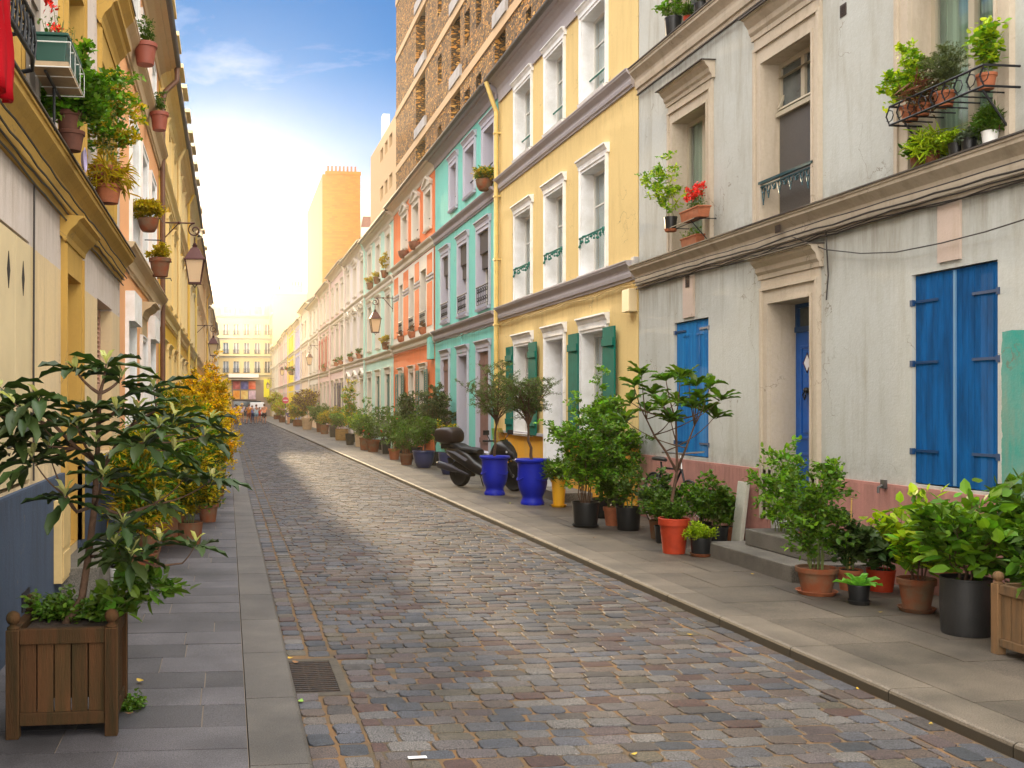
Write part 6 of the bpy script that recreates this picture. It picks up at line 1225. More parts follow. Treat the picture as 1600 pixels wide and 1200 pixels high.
# loquat tree standing in it
r_ = np.random.RandomState(21); base = (-.84, 5.40, .55)
LQ = thing('loquat_tree', 'loquat tree with long ribbed leaves growing in the dark teak planter at the left', 'tree', base)
Dt = 5.32
T = [base, atd(128, 935, Dt), atd(138, 870, Dt), atd(148, 790, Dt), atd(150, 750, Dt), atd(152, 722, Dt), atd(154, 660, Dt), atd(156, 615, Dt)]
K1 = [T[4], atd(185, 690, Dt + .05), atd(205, 665, Dt + .1), atd(245, 640, Dt + .2)]; K2 = [T[3], atd(120, 800, Dt - .1), atd(104, 775, Dt - .15)]; K3 = [T[3], atd(190, 805, Dt + .05), atd(235, 790, Dt + .1)]; K4 = [T[5], atd(120, 700, Dt - .1), atd(85, 665, Dt - .2), atd(62, 640, Dt - .2)]
K5 = [T[2], atd(190, 865, Dt - .1), atd(245, 885, Dt - .2), atd(285, 880, Dt - .2)]
hd = lambda *L_: [atd(x, y, Dt + d) for x, y, d in L_]
loquat(LQ, base, T, hd((118, 578, .0), (166, 568, .05), (140, 640, .1), (160, 745, -.25), (182, 640, -.1), (150, 690, -.2), (190, 590, .1), (120, 665, -.2)), .23, .066, r_, 'loquat', 8, .022, .45, 3, .2)
loquat(LQ, base, K1, hd((240, 605, .2), (272, 650, .25), (215, 640, .0), (225, 690, -.2), (320, 680, .2), (272, 705, .1), (250, 665, -.2), (330, 655, .35)), .215, .062, r_, 'loquat', 8, .013, .5, 3, .2)
loquat(LQ, base, K2, hd((102, 775, -.2), (50, 715, -.3), (75, 700, -.1)), .23, .066, r_, 'loquat', 8, .012, .6, 4, .1); loquat(LQ, base, K4, hd((60, 622, -.25), (22, 630, -.3), (20, 680, -.2), (65, 665, .1), (40, 720, 0), (-20, 640, -.2), (0, 605, -.1), (45, 650, -.3), (10, 700, -.2)), .225, .070, r_, 'loquat', 9, .013, .9, 2, .05)
loquat(LQ, base, K3, hd((192, 818, -.2), (290, 745, .1), (246, 782, .1), (330, 750, .05), (205, 870, -.25), (180, 850, -.1)), .215, .062, r_, 'loquat', 8, .012, .55, 4, .15); loquat(LQ, base, K5, hd((250, 845, -.2), (306, 848, -.2)) , .19, .058, r_, 'loquat', 7, .009, .5, 3, .2)
planter_plants('fig_shoot', 'fig like shoot with lobed leaves leaning out of the dark teak planter towards the road', 'plant', (-.62, 5.45, .56), .26, .20, 41, ll=.085, lw=.055, leaf='mid', nl=2, nmain=6, ntw=6, tw=.13, r0=.006, lean=(3.6, -.6))
planter_plants('ground_ivy', 'small leaved green ground cover at the foot of the tree in the dark teak planter', 'plant', (-.85, 5.52, .55), .14, .24, 42, ll=.035, lw=.028, leaf='mid', nl=5, nmain=8, ntw=6, tw=.08, r0=.003)
planter_plants('wall_weed', 'leafy weed squeezed between the blue wall and the dark teak planter', 'plant', (-1.28, 5.05, PAVE), .45, .12, 43, ll=.07, lw=.045, leaf='dark', nl=4, nmain=5, ntw=6, tw=.1, r0=.004)
p_ = G(204, 1107); planter_plants('creeping_weed', 'tiny round leaved weed on the flagstones at the right foot of the teak planter', 'plant', (p_.x, p_.y, PAVE), .03, .08, 44, ll=.022, lw=.02, leaf='mid', nl=4, nmain=7, ntw=4, tw=.03, r0=.002)
def Lp(x, y, r, h, kd, m, lb, ph, sp, **kw):
    c = G(x, y); kw.setdefault('group', GL); return potted(c, r, h, kd, m, lb, ph, sp, **kw)
Lp(190, 905, .15, .12, 'plain', m_wht, 'low leafy herbs in a pale shallow trough just behind the teak planter', .25, .22, leaf='mid', ll=.06, lw=.04, nl=5, nmain=7, ntw=6, tw=.1, r0=.004)
Lp(232, 862, .19, .34, 'classic', m_terra2, 'bamboo like plant with narrow drooping leaves, first behind the loquat tree', 1.15, .42, leaf='mid', ll=.13, lw=.022, nl=6, nmain=10, ntw=10, tw=.24, r0=.006, droop=.5, leaf2='amber')
Lp(222, 905, .16, .25, 'plain', m_terra2, 'tall narrow leaved shrub directly behind the trunk of the loquat tree', 1.15, .38, leaf='mid', ll=.10, lw=.026, nl=7, nmain=9, ntw=11, tw=.26, r0=.006, leaf2='amber')
Lp(262, 850, .2, .36, 'classic', m_terra2, 'wide bushy shrub filling the pavement behind the bamboo like plant', 1.15, .62, leaf='mid', ll=.075, lw=.035, nl=8, nmain=12, ntw=13, tw=.36, r0=.009, leaf2='amber')
Lp(318, 800, .2, .32, 'plain', m_terra2, 'yellowish shrub whose twigs hang over the left kerb', 1.15, .50, leaf='amber', ll=.065, lw=.035, nl=8, nmain=11, ntw=12, tw=.34, r0=.009, leaf2='mid')
Lp(296, 850, .16, .26, 'plain', m_terra2, 'loose golden green shrub nearest the kerb behind the leaning shoot', .85, .46, leaf='amber', ll=.06, lw=.03, nl=7, nmain=10, ntw=11, tw=.3, r0=.007, leaf2='mid')
Lp(334, 775, .22, .34, 'plain', m_terra2, 'golden twiggy shrub at the kerb, its shoots over the road edge', 1.25, .52, leaf='amber', ll=.065, lw=.035, nl=8, nmain=11, ntw=12, tw=.38, r0=.008, leaf2='yellow')
Lp(272, 812, .22, .40, 'plain', m_terra2, 'tall warm green shrub between the wall and the kerb plants', 1.55, .50, leaf='amber', ll=.07, lw=.035, nl=8, nmain=11, ntw=13, tw=.36, r0=.009, leaf2='mid')
Lp(338, 725, .26, .40, 'plain', m_terra2, 'broad golden shrub at the kerb before the tall golden bush', 1.5, .62, leaf='yellow', ll=.075, lw=.045, nl=8, nmain=11, ntw=13, tw=.42, r0=.010, leaf2='amber')
Lp(325, 815, .15, .26, 'classic', m_terra2, 'rounded shrub in a dark pot nearest the left kerb', .55, .26, leaf='loquat', ll=.06, lw=.035, nl=5, nmain=7, ntw=7, tw=.16, r0=.007)
Lp(285, 802, .24, .42, 'plain', m_blk, 'big glossy green shrub spilling towards the left kerb', 1.25, .62, leaf='bright', ll=.085, lw=.035, nl=8, nmain=11, ntw=13, tw=.36, r0=.010, leaf2='amber')
Lp(300, 768, .25, .42, 'plain', m_terra2, 'second dense shrub along the left kerb with yellowish backlit leaves', 1.45, .58, leaf='amber', ll=.075, lw=.04, nl=8, nmain=11, ntw=14, tw=.36, r0=.010, leaf2='bright')
Lp(262, 775, .22, .42, 'classic', m_terra2, 'dark shrub hard against the mauve base of the peach house', 1.45, .42, leaf='mid', ll=.075, lw=.04, nl=7, nmain=9, ntw=12, tw=.3, r0=.010)
Lp(323, 745, .28, .45, 'plain', m_tan, 'tall golden bush at the left kerb beside the first lantern', 1.95, .75, leaf='amber', ll=.075, lw=.045, nl=8, nmain=12, ntw=16, tw=.42, r0=.012, leaf2='yellow', trunk=.2)
Lp(300, 735, .28, .45, 'plain', m_terra2, 'very tall golden backlit bush rising before the yellow house', 2.05, .70, leaf='amber', ll=.08, lw=.05, nl=8, nmain=11, ntw=15, tw=.42, r0=.012, leaf2='yellow')
Lp(331, 705, .3, .5, 'plain', m_terra2, 'golden bush with slender arching shoots farther along the left kerb', 2.9, .72, leaf='yellow', ll=.085, lw=.055, nl=6, nmain=10, ntw=14, tw=.5, r0=.012, leaf2='amber')
Lp(340, 688, .3, .5, 'plain', m_tan, 'last big bush on the left before the group of people', 2.0, .75, leaf='amber', ll=.10, lw=.06, nl=6, nmain=10, ntw=12, tw=.5, r0=.012, leaf2='yellow')
# ================================================================== PLANTS ON LEDGES AND BALCONIES
GW = 'pots on window ledges'
def ledge(p, r, h, kd, m, lb, ph, sp, **kw):
    kw.setdefault('group', GW); kw.setdefault('r0', .005); return potted(tuple(p), r, h, kd, m, lb, ph, sp, **kw)
def wallpt(x, y, off): return onx(x, y, XR - off)
# right, grey house, window over the small shutters
p = wallpt(1048, 362, .24); ledge(p, .085, .17, 'nursery', m_blk, 'ginkgo sapling in a black pot hanging outside the window above the small blue shutters', .80, .30, leaf='lime', ll=.05, lw=.05, shape='fan', nl=5, nmain=4, ntw=9, tw=.24, lean=(-.5, .5), leaf2='bright', saucer=m_terra)
k = MB()
def boxpot(p, lx, ly, lz, m, lb, leaf, fl=None, ph=.16, name='window_box', sp=None, cat='window box', lld=.03, nl=6):
    root = thing(name, lb, cat, tuple(p), group='window boxes'); k = MB(); k.obox((p[0], p[1], p[2] + lz / 2), (lx * .8, ly * .92, lz)); k.v = [(p[0] + (x - p[0]) * (1.22 if z > p[2] + lz * .6 else 1), p[1] + (y - p[1]) * (1.06 if z > p[2] + lz * .6 else 1), z) for x, y, z in k.v]; k.obox((p[0], p[1], p[2] + lz + .008), (lx * 1.06, ly * 1.03, .022)); k.build('box', m, root, bevel=.006)
    SEEDN[0] += 1; r_ = np.random.RandomState(SEEDN[0]); lf = MB(); st = MB(); f_ = MB()
    for i in range(int(ly / .035)):
        b = Vector((p[0] + r_.uniform(-.3, .3) * lx, p[1] - ly * .45 + ly * .9 * (i + .5) / int(ly / .035), p[2] + lz)); e = b + Vector((r_.normal(0, .04), r_.normal(0, .03), ph * r_.uniform(.5, 1.1))); st.tube([b, e], [.003, .002], 4, False)
        P = [tuple(b.lerp(e, u) + Vector(r_.normal(0, .022, 3))) for u in r_.uniform(.2, 1, nl * 2)]; leaves(lf, P, [(r_.normal(), r_.normal(), .3) for _ in P], lld, lld * .75, r_, 'oval', 0, .6)
        if fl and r_.rand() < fl[1]:
            e2 = e + Vector((-.02, 0, .05)); st.tube([e, e2], .002, 4, False)
            for q in range(34): leaves(f_, [tuple(e2 + Vector(r_.normal(0, .017, 3)))], [tuple(r_.normal(0, 1, 3))], .04, .036, r_, 'tiny')
    st.build('stem', m_stem, root); lf.build('foliage', LM[leaf], root)
    if f_.v: f_.build('flower', fl[0], root)
    return root
p = wallpt(1083, 345, .20); boxpot((p.x, p.y - .05, p.z), .17, .52, .12, m_terra, 'terracotta window box with bright red geraniums on a bracket above the small blue shutters', 'mid', (m_fr, .8), .22)
p = wallpt(1082, 384, .09); boxpot((p.x, p.y, 3.735), .13, .45, .10, m_terra, 'lower terracotta window box with fresh green herbs resting on the grey cornice', 'bright', None, .12)
k = MB()
for zz in (onx(1083, 345, XR - .2).z - .012,):
    y_ = wallpt(1083, 345, .2).y; k.tube([(XR - .02, y_ - .25, zz), (XR - .30, y_ - .25, zz), (XR - .30, y_ + .50, zz), (XR - .02, y_ + .50, zz)], .007, 5).tube([(XR - .2, y_ - .25, zz), (XR - .2, y_ + .5, zz)], .006, 5); k.tube([(XR - .28, y_ - .1, zz), (XR - .02, y_ - .1, zz - .28)], .007, 5)
k.build('plant_bracket', m_blackiron, wA)
# right, big window C: iron rack with pots
C1, C2 = c1, c2
zrk = lambda x, y: wallpt(x, y, .22)
k = MB(); ya, yb = fy(1560, XR - .2), fy(1410, XR - .2); zb_ = wallpt(1470, 172, .2).z
for z in (zb_, zb_ + .16): k.tube([(XR - .02, ya, z), (XR - .32, ya, z), (XR - .32, yb, z), (XR - .02, yb, z)], .010, 6)
for i in range(9): y = ya + (yb - ya) * i / 8; k.tube([(XR - .32, y, z - .16), (XR - .02, y, z - .16)], .007, 5); k.tube([(XR - .32, y, z - .16), (XR - .33, y + .03, z - .08), (XR - .32, y, z)], .006, 5); k.tube([(XR - .32 , y + .05 * math.cos(t_), z - .08 + .05 * math.sin(t_)) for t_ in [u * .8 for u in range(8)]], .005, 4)
for y in (ya + .1, yb - .1): k.tube([(XR - .25, y, zb_), (XR - .02, y, zb_ - .3)], .009, 6)
k.build('plant_rack', m_blackiron, wC)
for x, lb, r, h, kw, ph, sp in ((1422, 'grape ivy sapling in a terracotta pot at the left end of the iron rack', .085, .13, dict(leaf='lime', ll=.05, lw=.05, shape='fan', nl=5, nmain=5, ntw=8, tw=.13, leaf2='bright'), .50, .17),
                            (1443, 'spiky dark strap leaved plant in a small pot on the iron rack', .06, .10, dict(leaf='bronze', ll=.15, lw=.014, nl=3, nmain=4, ntw=4, tw=.05), .16, .05),
                            (1476, 'wispy fine leaved shrub in a terracotta pot in the middle of the iron rack', .085, .12, dict(leaf='olive', ll=.018, lw=.009, shape='tiny', nl=11, nmain=10, ntw=14, tw=.16), .38, .18),
                            (1541, 'lime leaved climber in a terracotta pot at the right end of the iron rack', .075, .12, dict(leaf='lime', ll=.05, lw=.045, nl=4, nmain=4, ntw=7, tw=.10, leaf2='bright'), .42, .10)):
    yy = fy(x, XR - .2); ledge((XR - .2, yy, zb_ + .012), r, h, 'classic', m_terra, lb, ph, sp, **kw)
for x, lb, m, kw, ph, sp in ((1432, 'broad leaved seedling in terracotta on the stone cornice, far left under the iron rack', m_terra2, dict(leaf='mid', ll=.06, lw=.05, nl=3, nmain=4, ntw=4, tw=.08), .14, .08), (1455, 'spider plant with arching yellow green leaves on the stone cornice', m_terra2, dict(leaf='lime', ll=.13, lw=.010, nl=4, nmain=6, ntw=4, tw=.06, droop=.3), .12, .10),
                         (1492, 'yellow green succulent mat on the stone cornice under the iron rack', m_blk, dict(leaf='lime', ll=.025, lw=.02, nl=9, nmain=8, ntw=6, tw=.06), .09, .12), (1512, 'grey rosette succulent on the stone cornice', m_blk, dict(leaf='grey', ll=.04, lw=.03, nl=7, nmain=6, ntw=3, tw=.03), .05, .06), (1545, 'small palm like herb in a white pot on the stone cornice', m_wht, dict(leaf='mid', ll=.05, lw=.012, nl=9, nmain=7, ntw=6, tw=.07, flowers=(m_fpk, 1, .02)), .16, .08)):
    ledge((XR - .09, fy(x, XR - .1), 3.735), .062, .10, 'plain', m, lb, ph, sp, **kw)
# right, top cornice pots of the grey house
for x, lb, m, r, h, kw, ph, sp in ((1052, 'black pot with a young ginkgo on the upper cornice at the top of the picture', m_blk, .115, .23, dict(leaf='bright', ll=.05, lw=.045, shape='fan', nl=5, nmain=4, ntw=6, tw=.16), .38, .16), (1074, 'small orange pot beside the black one on the upper cornice', m_redpot, .055, .09, dict(leaf='mid', ll=.05, lw=.012, nl=6, nmain=5, ntw=4, tw=.08), .14, .09), (1094, 'dark pot with broad leaves on the upper cornice beside the little orange pot', m_blk, .08, .12, dict(leaf='dark', ll=.07, lw=.04, nl=4, nmain=4, ntw=5, tw=.1), .22, .12)):
    ledge((XR - .10, fy(x, XR - .1), 6.63), r, h, 'nursery', m, lb, ph, sp, **kw)
# turquoise house basket, orange / mint house pots
p = onx(757, 298, XR - .22); ledge((p.x, p.y, p.z), .2, .25, 'bowl', m_terra2, 'trailing flower basket on an upper window of the turquoise house', .25, .32, leaf='amber', ll=.06, lw=.04, nl=6, nmain=9, ntw=8, tw=.22, leaf2='mid', droop=.5)
for i, (x, lb) in enumerate(((627, 'left of the three terracotta pots on the middle ledge of the orange house'), (644, 'middle of the three terracotta pots on the middle ledge of the orange house'), (661, 'right of the three terracotta pots on the middle ledge of the orange house'))):
    ledge((XR - .10, fy(x, XR - .1), 3.83), .15, .22, 'bowl', m_terra, lb, .14 if i != 1 else .2, .14, leaf='bronze', ll=.05, lw=.03, nl=4, nmain=4, ntw=3, tw=.08)
for i, (x, y, lb) in enumerate(((631, 397, 'brown bowl shaped pot under the left attic window of the orange house'), (648, 383, 'brown bowl shaped pot under the middle attic window of the orange house'))):
    p = onx(x, y, XR - .16); ledge((p.x, p.y, p.z - .14), .2, .24, 'bowl', mat('brown_bowl', (.16, .06, .035), .6), lb, .06, .12, leaf='bronze', ll=.04, lw=.02, nl=3, nmain=3, ntw=2, tw=.05)
for i, (x, zz, ph, lb) in enumerate(((602, 6.48, .75, 'tall flowering pot on the upper ledge of the mint house'), (590, 6.48, .15, 'small yellow flower pot on the upper ledge of the mint house, middle one'), (579, 6.48, .25, 'flower pot at the left end of the upper ledge of the mint house'), (603, 3.76, .3, 'pink flowered pot on the lower ledge of the mint house'))):
    ledge((XR - .12, fy(x, XR - .1), zz), .16, .28, 'classic', m_terra2, lb, ph, .22, leaf='amber', ll=.06, lw=.04, nl=5, nmain=5, ntw=6, tw=.15, flowers=(m_fy if i != 3 else m_fpk, 5, .05))
for i, (x, zz, lb) in enumerate(((549, 3.76, 'left red pot on the ledge of the off white house'), (562, 3.76, 'right red pot on the ledge of the off white house'), (526, 3.79, 'red geranium pot on the ledge of the blush pink house'), (533, 3.79, 'orange yellow flower pot on the ledge of the blush pink house'), (507, 3.72, 'trailing red flowers on the ledge of the rosy white house'))):
    ledge((XR - .12, fy(x, XR - .1), zz), .16, .22, 'classic', m_terra, lb, .22, .18, leaf='mid', ll=.06, lw=.04, nl=4, nmain=5, ntw=4, tw=.12, flowers=(m_fr if i != 3 else m_fy, 8, .06))
p = onx(457, 586, XR - .2); ledge((p.x, p.y, p.z), .4, .3, 'bowl', m_terra2, 'wide spray of red flowers across the front of the bright yellow house', .4, .8, leaf='mid', ll=.14, lw=.09, nl=5, nmain=10, ntw=6, tw=.4, flowers=(m_fr, 26, .16))
# left, nearest house: green box in its wire cradle, ferns and hanging pots
LPt = lambda x, y, off: onx(x, y, XL + off)
p = LPt(90, 118, .24); root = boxpot((p.x, p.y, p.z), .23, .62, .17, mat('bottle_green_plastic', (.004, .055, .038), .4), 'bottle green window box on a wooden tray in a white wire cradle, upper left', 'mid', (m_fr, .08), .22, nl=3)
MB().obox((p.x, p.y, p.z - .022), (.24, .62, .038)).build('tray', mat('pale_wood', (.42, .31, .19), .7, var=.3, vscale=5), root)
k = MB()
for dy in (-.33, -.12, .12, .33): k.tube([(p.x - .13, p.y + dy, p.z + .12), (p.x + .135, p.y + dy, p.z + .12), (p.x + .135, p.y + dy, p.z - .045), (p.x - .13, p.y + dy, p.z - .045)], .0045, 5)
k.tube([(p.x + .135, p.y - .33, p.z + .12), (p.x + .135, p.y + .33, p.z + .12)], .0045, 5).tube([(p.x + .135, p.y - .33, p.z - .045), (p.x + .135, p.y + .33, p.z - .045)], .0045, 5); k.build('wire_cradle', mat('white_wire', (.65, .65, .62), .4), root)
k = MB(); q = LPt(62, 128, .0); k.tube([(XL, p.y + .1, p.z - .35), (XL + .2, p.y + .1, p.z - .35), (XL + .2, p.y + .1, p.z - .05)], .012, 6).tube([(XL + .2, p.y - .25, p.z - .05), (XL + .2, p.y + .35, p.z - .05)], .012, 6); k.build('plant_bracket', m_blackiron, H1)
Zc = 3.655
m_dpot = mat('dark_clay', (.13, .045, .025), .8, var=.4, vscale=9)
def lpot(x, y, off, r, h, m, lb, ph, sp, **kw): p = LPt(x, y, off); return ledge((p.x, p.y, p.z), r, h, 'classic', m, lb, ph, sp, **kw)
lpot(108, 212, .20, .10, .18, m_dpot, 'terracotta pot with pale roots and trailing succulents under the vine, upper left', .22, .18, leaf='grey', ll=.045, lw=.03, nl=5, nmain=7, ntw=6, tw=.1)
lpot(112, 236, .22, .10, .15, m_dpot, 'green vine with lobed leaves climbing from a terracotta pot on the ochre ledge', .66, .32, leaf='bright', ll=.058, lw=.055, shape='fan', nl=7, nmain=9, ntw=12, tw=.22, leaf2='mid')
lpot(168, 300, .22, .16, .24, m_terra, 'ginkgo like branch leaning out over the street from a large terracotta pot', .95, .40, leaf='bright', ll=.058, lw=.055, shape='fan', nl=5, nmain=7, ntw=10, tw=.26, leaf2='amber', lean=(.35, 0))
lpot(170, 318, .24, .13, .18, m_terra, 'strap leaved plant in a terracotta bowl below the leaning branch', .2, .2, leaf='amber', ll=.16, lw=.02, nl=4, nmain=5, ntw=4, tw=.08, droop=.4)
p = LPt(126, 250, .26); k = MB().lathe([(.0, 0), (.06, .01), (.085, .03), (.10, .035), (.085, .04), (.06, .02), (0, .012)], (0, 0, 0), 20); k.v = [(p.x + z, p.y + x, p.z + y) for x, y, z in k.v]; tag(k.build('pinwheel', mat('lilac_plastic', (.42, .36, .55), .4), loc=tuple(p)), 'round lilac plastic flower ornament hanging below the vine pots', 'ornament')
p = LPt(232, 352, .20); potted((p.x, p.y, p.z - .1), .16, .2, 'bowl', m_terra2, 'ball of yellow flowers at a first floor window of the peach house', .28, .26, 'amber', .05, .04, nl=9, nmain=9, ntw=8, tw=.2, r0=.005, group=GW, flowers=(m_fy, 20, .04))
p = LPt(250, 418, .30); potted((p.x, p.y, p.z - .15), .18, .3, 'classic', m_terra2, 'terracotta pot with a yellowish plant hanging at the end of the peach house', .22, .2, 'amber', .05, .04, nl=6, nmain=6, ntw=5, tw=.14, r0=.005, group=GW)
k = MB()
for x, y in ((226, 352), (244, 415)):
    p = LPt(x, y, 0)
    for dz in (-.25, .12): k.tube([(XL, p.y, p.z + dz), (XL + .28, p.y, p.z + dz), (XL + .28, p.y + .35, p.z + dz)], .01, 5)
k.build('railing', m_blackiron, H2)
for x, y, lb, r in ((227, 85, 'red brown window box pot at the second floor of the peach house', .17), (249, 190, 'terracotta bowl at the far second floor window of the peach house', .16)):
    p = LPt(x, y, .25); potted((p.x, p.y, p.z - .15), r, .3, 'classic', mat('red_brown_pot', (.24, .06, .035), .6), lb, .4, .14, 'mid', .04, .025, nl=4, nmain=5, ntw=6, tw=.12, r0=.005, group=GW)
# red cloth on the balcony rail
p = LPt(-6, 40, .33); n = 12; k = MB(); ya = uA0 - .35; vs = []
for j in range(15):
    for i in range(n + 1):
        u = i / n; vs.append((XL + .31 + .03 * math.sin(i * 1.3 + j * .25) + .004 * j, 4.72 + .40 * u + .02 * math.sin(j * .8), 4.02 - .062 * j - .03 * math.sin(u * 3.1)))
k.add(vs, [(j * (n + 1) + i, j * (n + 1) + i + 1, (j + 1) * (n + 1) + i + 1, (j + 1) * (n + 1) + i) for j in range(14) for i in range(n)]); o = k.build('red_cloth', mat('red_cloth', (.27, .002, .006), .9, spec=.1), loc=(XL + .31, 4.9, 4.0), smooth='all'); m_ = o.modifiers.new('thick', 'SOLIDIFY'); m_.thickness = .02
tag(o, 'deep red cloth hanging over the black balcony rail at the upper left edge', 'cloth')
# ================================================================== SCOOTER
def loft(k, secs, seg=12):
    """closed cross sections (y, zc, half width, half height, exponent) along local +x"""
    o = len(k.v)
    for x, zc, hw, hh, ex in secs:
        for i in range(seg):
            t_ = 2 * math.pi * i / seg; c_, s_ = math.cos(t_), math.sin(t_); k.v.append((x, hw * (abs(c_) ** ex) * (1 if c_ > 0 else -1), zc + hh * (abs(s_) ** ex) * (1 if s_ > 0 else -1)))
    for j in range(len(secs) - 1):
        for i in range(seg): i2 = (i + 1) % seg; k.f.append((o + j * seg + i, o + j * seg + i2, o + (j + 1) * seg + i2, o + (j + 1) * seg + i))
    k.f.append(tuple(o + i for i in range(seg))[::-1]); k.f.append(tuple(o + (len(secs) - 1) * seg + i for i in range(seg))); return k
pr, pf = G(719, 760), Vector((5.35, 18.55, PAVE)); hd_ = math.atan2(pf.y - pr.y, pf.x - pr.x)
SC = thing('motor_scooter', 'black maxi scooter with top case parked between the navy pot and the blue urns', 'scooter', (pr.x, pr.y, PAVE), hd_)
m_sb = mat('black_gloss_paint', (.006, .006, .008), .38, spec=.35, coat=.15); m_sg = mat('dark_grey_plastic', (.018, .018, .02), .55, spec=.3); m_tyre = mat('tyre_rubber', (.012, .012, .012), .8); m_alu = mat('alloy', (.45, .45, .45), .3, metal=1); m_ssv = mat('silver_blue_paint', (.22, .25, .33), .25, metal=.5)
def wheel(x, r, wd):
    k = MB(); prof = [(r - .10, -wd * .4), (r - .03, -wd * .5), (r, -wd * .2), (r, wd * .2), (r - .03, wd * .5), (r - .10, wd * .4), (r - .10, -wd * .4)]; k.lathe(prof[:-1] + [prof[0]], (0, 0, 0), 28); k.v = [(x + a, c_, r + b) for a, b, c_ in k.v]; w_ = k.build('wheel', m_tyre, SC, world=False, smooth=True)
    k = MB(); k.lathe([(r - .10, -.03), (r - .115, -.03), (r - .115, .03), (r - .10, .03)], (0, 0, 0), 24); k.lathe([(.03, -.05), (.045, -.04), (.045, .04), (.03, .05)], (0, 0, 0), 14)
    k.v = [(x + a, c_, r + b) for a, b, c_ in k.v]
    for i in range(5): t_ = i * 1.257; k.obox((x + math.cos(t_) * (r - .08) * .5, 0, r + math.sin(t_) * (r - .08) * .5), (r - .12, .03, .03), Matrix.Rotation(-t_, 3, 'Y'))
    k.build('rim', m_alu, w_, world=False)
WB = 1.45; wheel(0, .265, .13); wheel(WB, .285, .12)
k = loft(MB(), [(-.34, .70, .03, .03, .7), (-.28, .70, .11, .09, .7), (-.1, .66, .16, .14, .7), (.15, .60, .19, .18, .7), (.38, .50, .20, .18, .7), (.55, .40, .19, .14, .7), (.75, .33, .18, .10, .6), (.95, .34, .17, .11, .6), (1.02, .36, .12, .10, .6)], 16); k.build('body', m_sb, SC, world=False, smooth=True)
k = loft(MB(), [(-.26, .74, .06, .03, .7), (-.15, .81, .13, .05, .7), (.02, .80, .15, .06, .7), (.12, .76, .16, .06, .7), (.20, .74, .17, .055, .7), (.45, .73, .16, .055, .7), (.56, .70, .10, .05, .7)], 14); k.build('seat', mat('seat_vinyl', (.014, .015, .018), .6, spec=.3), SC, world=False, smooth=True)
k = loft(MB(), [(.88, .36, .15, .06, .7), (.98, .60, .21, .16, .7), (1.08, .72, .22, .20, .7), (1.2, .76, .20, .18, .7), (1.34, .72, .14, .13, .8), (1.46, .66, .06, .07, .8)], 14); k.build('front_fairing', m_sb, SC, world=False, smooth=True)
k = loft(MB(), [(1.2, .60, .05, .04, 1), (1.38, .60, .08, .03, 1), (1.55, .56, .07, .03, 1), (1.68, .46, .05, .03, 1)], 10); k.build('mudguard', m_sb, SC, world=False, smooth=True)
for s_ in (-1, 1):
    MB().obox((1.32, s_ * .085, .72), (.12, .07, .07), (0, -.5, s_ * .5)).build('headlight', mat('headlight_glass', (.6, .62, .65), .1, spec=1), SC, world=False, bevel=.02)
    MB().tube([(1.0, s_ * .18, .92), (1.02, s_ * .30, 1.06)], .009, 6).obox((1.03, s_ * .33, 1.09), (.04, .13, .09)).build('mirror', m_sg, SC, world=False, bevel=.015); MB().tube([(1.02, s_ * .08, .93), (.95, s_ * .33, .93)], [.014, .02], 8).build('handlebar', m_sg, SC, world=False)
    MB().tube([(1.22, s_ * .06, .60), (WB, s_ * .07, .285)], .022, 8).build('fork', m_sg, SC, world=False); MB().add([(-.30, s_ * .155, .72), (.05, s_ * .19, .70), (.42, s_ * .203, .56), (.35, s_ * .206, .52), (0, s_ * .192, .655)], [(0, 1, 2, 3, 4)]).build('side_stripe', m_ssv, SC, world=False)
k = MB(); n = 6; vs = [(1.13 - .12 * j / 4 + .04 * math.cos(i * 3.14 / n * 1) * 0 - .05 * abs(i - 3) / 3, (i - 3) * .065 * (1 - .09 * j), .90 + .09 * j) for j in range(4) for i in range(7)]; k.add(vs, [(j * 7 + i, j * 7 + i + 1, (j + 1) * 7 + i + 1, (j + 1) * 7 + i) for j in range(3) for i in range(6)]); o = k.build('windshield', glass_mat('yellow_tinted_screen', (.62, .55, .08)), SC, world=False, smooth='all')
k = loft(MB(), [(-.57, 1.0, .10, .08, .6), (-.53, 1.0, .20, .14, .55), (-.36, 1.0, .235, .165, .55), (-.16, 1.0, .225, .165, .55), (-.06, .99, .17, .12, .6), (-.03, .99, .08, .06, .7)], 18); tcs = k.build('top_case', mat('top_case_plastic', (.016, .009, .009), .45, spec=.35), SC, world=False, smooth=True); MB().obox((-.32, 0, .79), (.3, .16, .10)).build('rack', m_sg, tcs, world=False)
MB().obox((-.575, 0, .98), (.02, .16, .05)).build('reflector', mat('dark_red_lens', (.10, .006, .006), .2), tcs, world=False)
k = loft(MB(), [(-.46, .42, .045, .055, .8), (-.42, .42, .065, .075, .8), (-.05, .36, .06, .07, .8), (.1, .33, .03, .035, .9), (.4, .26, .02, .02, 1)], 12); k.v = [(a, b - .17, c_) for a, b, c_ in k.v]; k.build('exhaust', mat('exhaust_satin', (.05, .05, .065), .45, metal=.6), SC, world=False, smooth=True)
MB().obox((.12, .02, .30), (.45, .16, .18)).build('engine', m_sg, SC, world=False, bevel=.03); MB().obox((-.27, 0, .50), (.02, .14, .12), (0, -.3, 0)).build('number_plate_mount', m_sg, SC, world=False)
MB().tube([(.45, .1, .25), (.42, .22, .02)], .012, 6).build('kickstand', m_sg, SC, world=False)
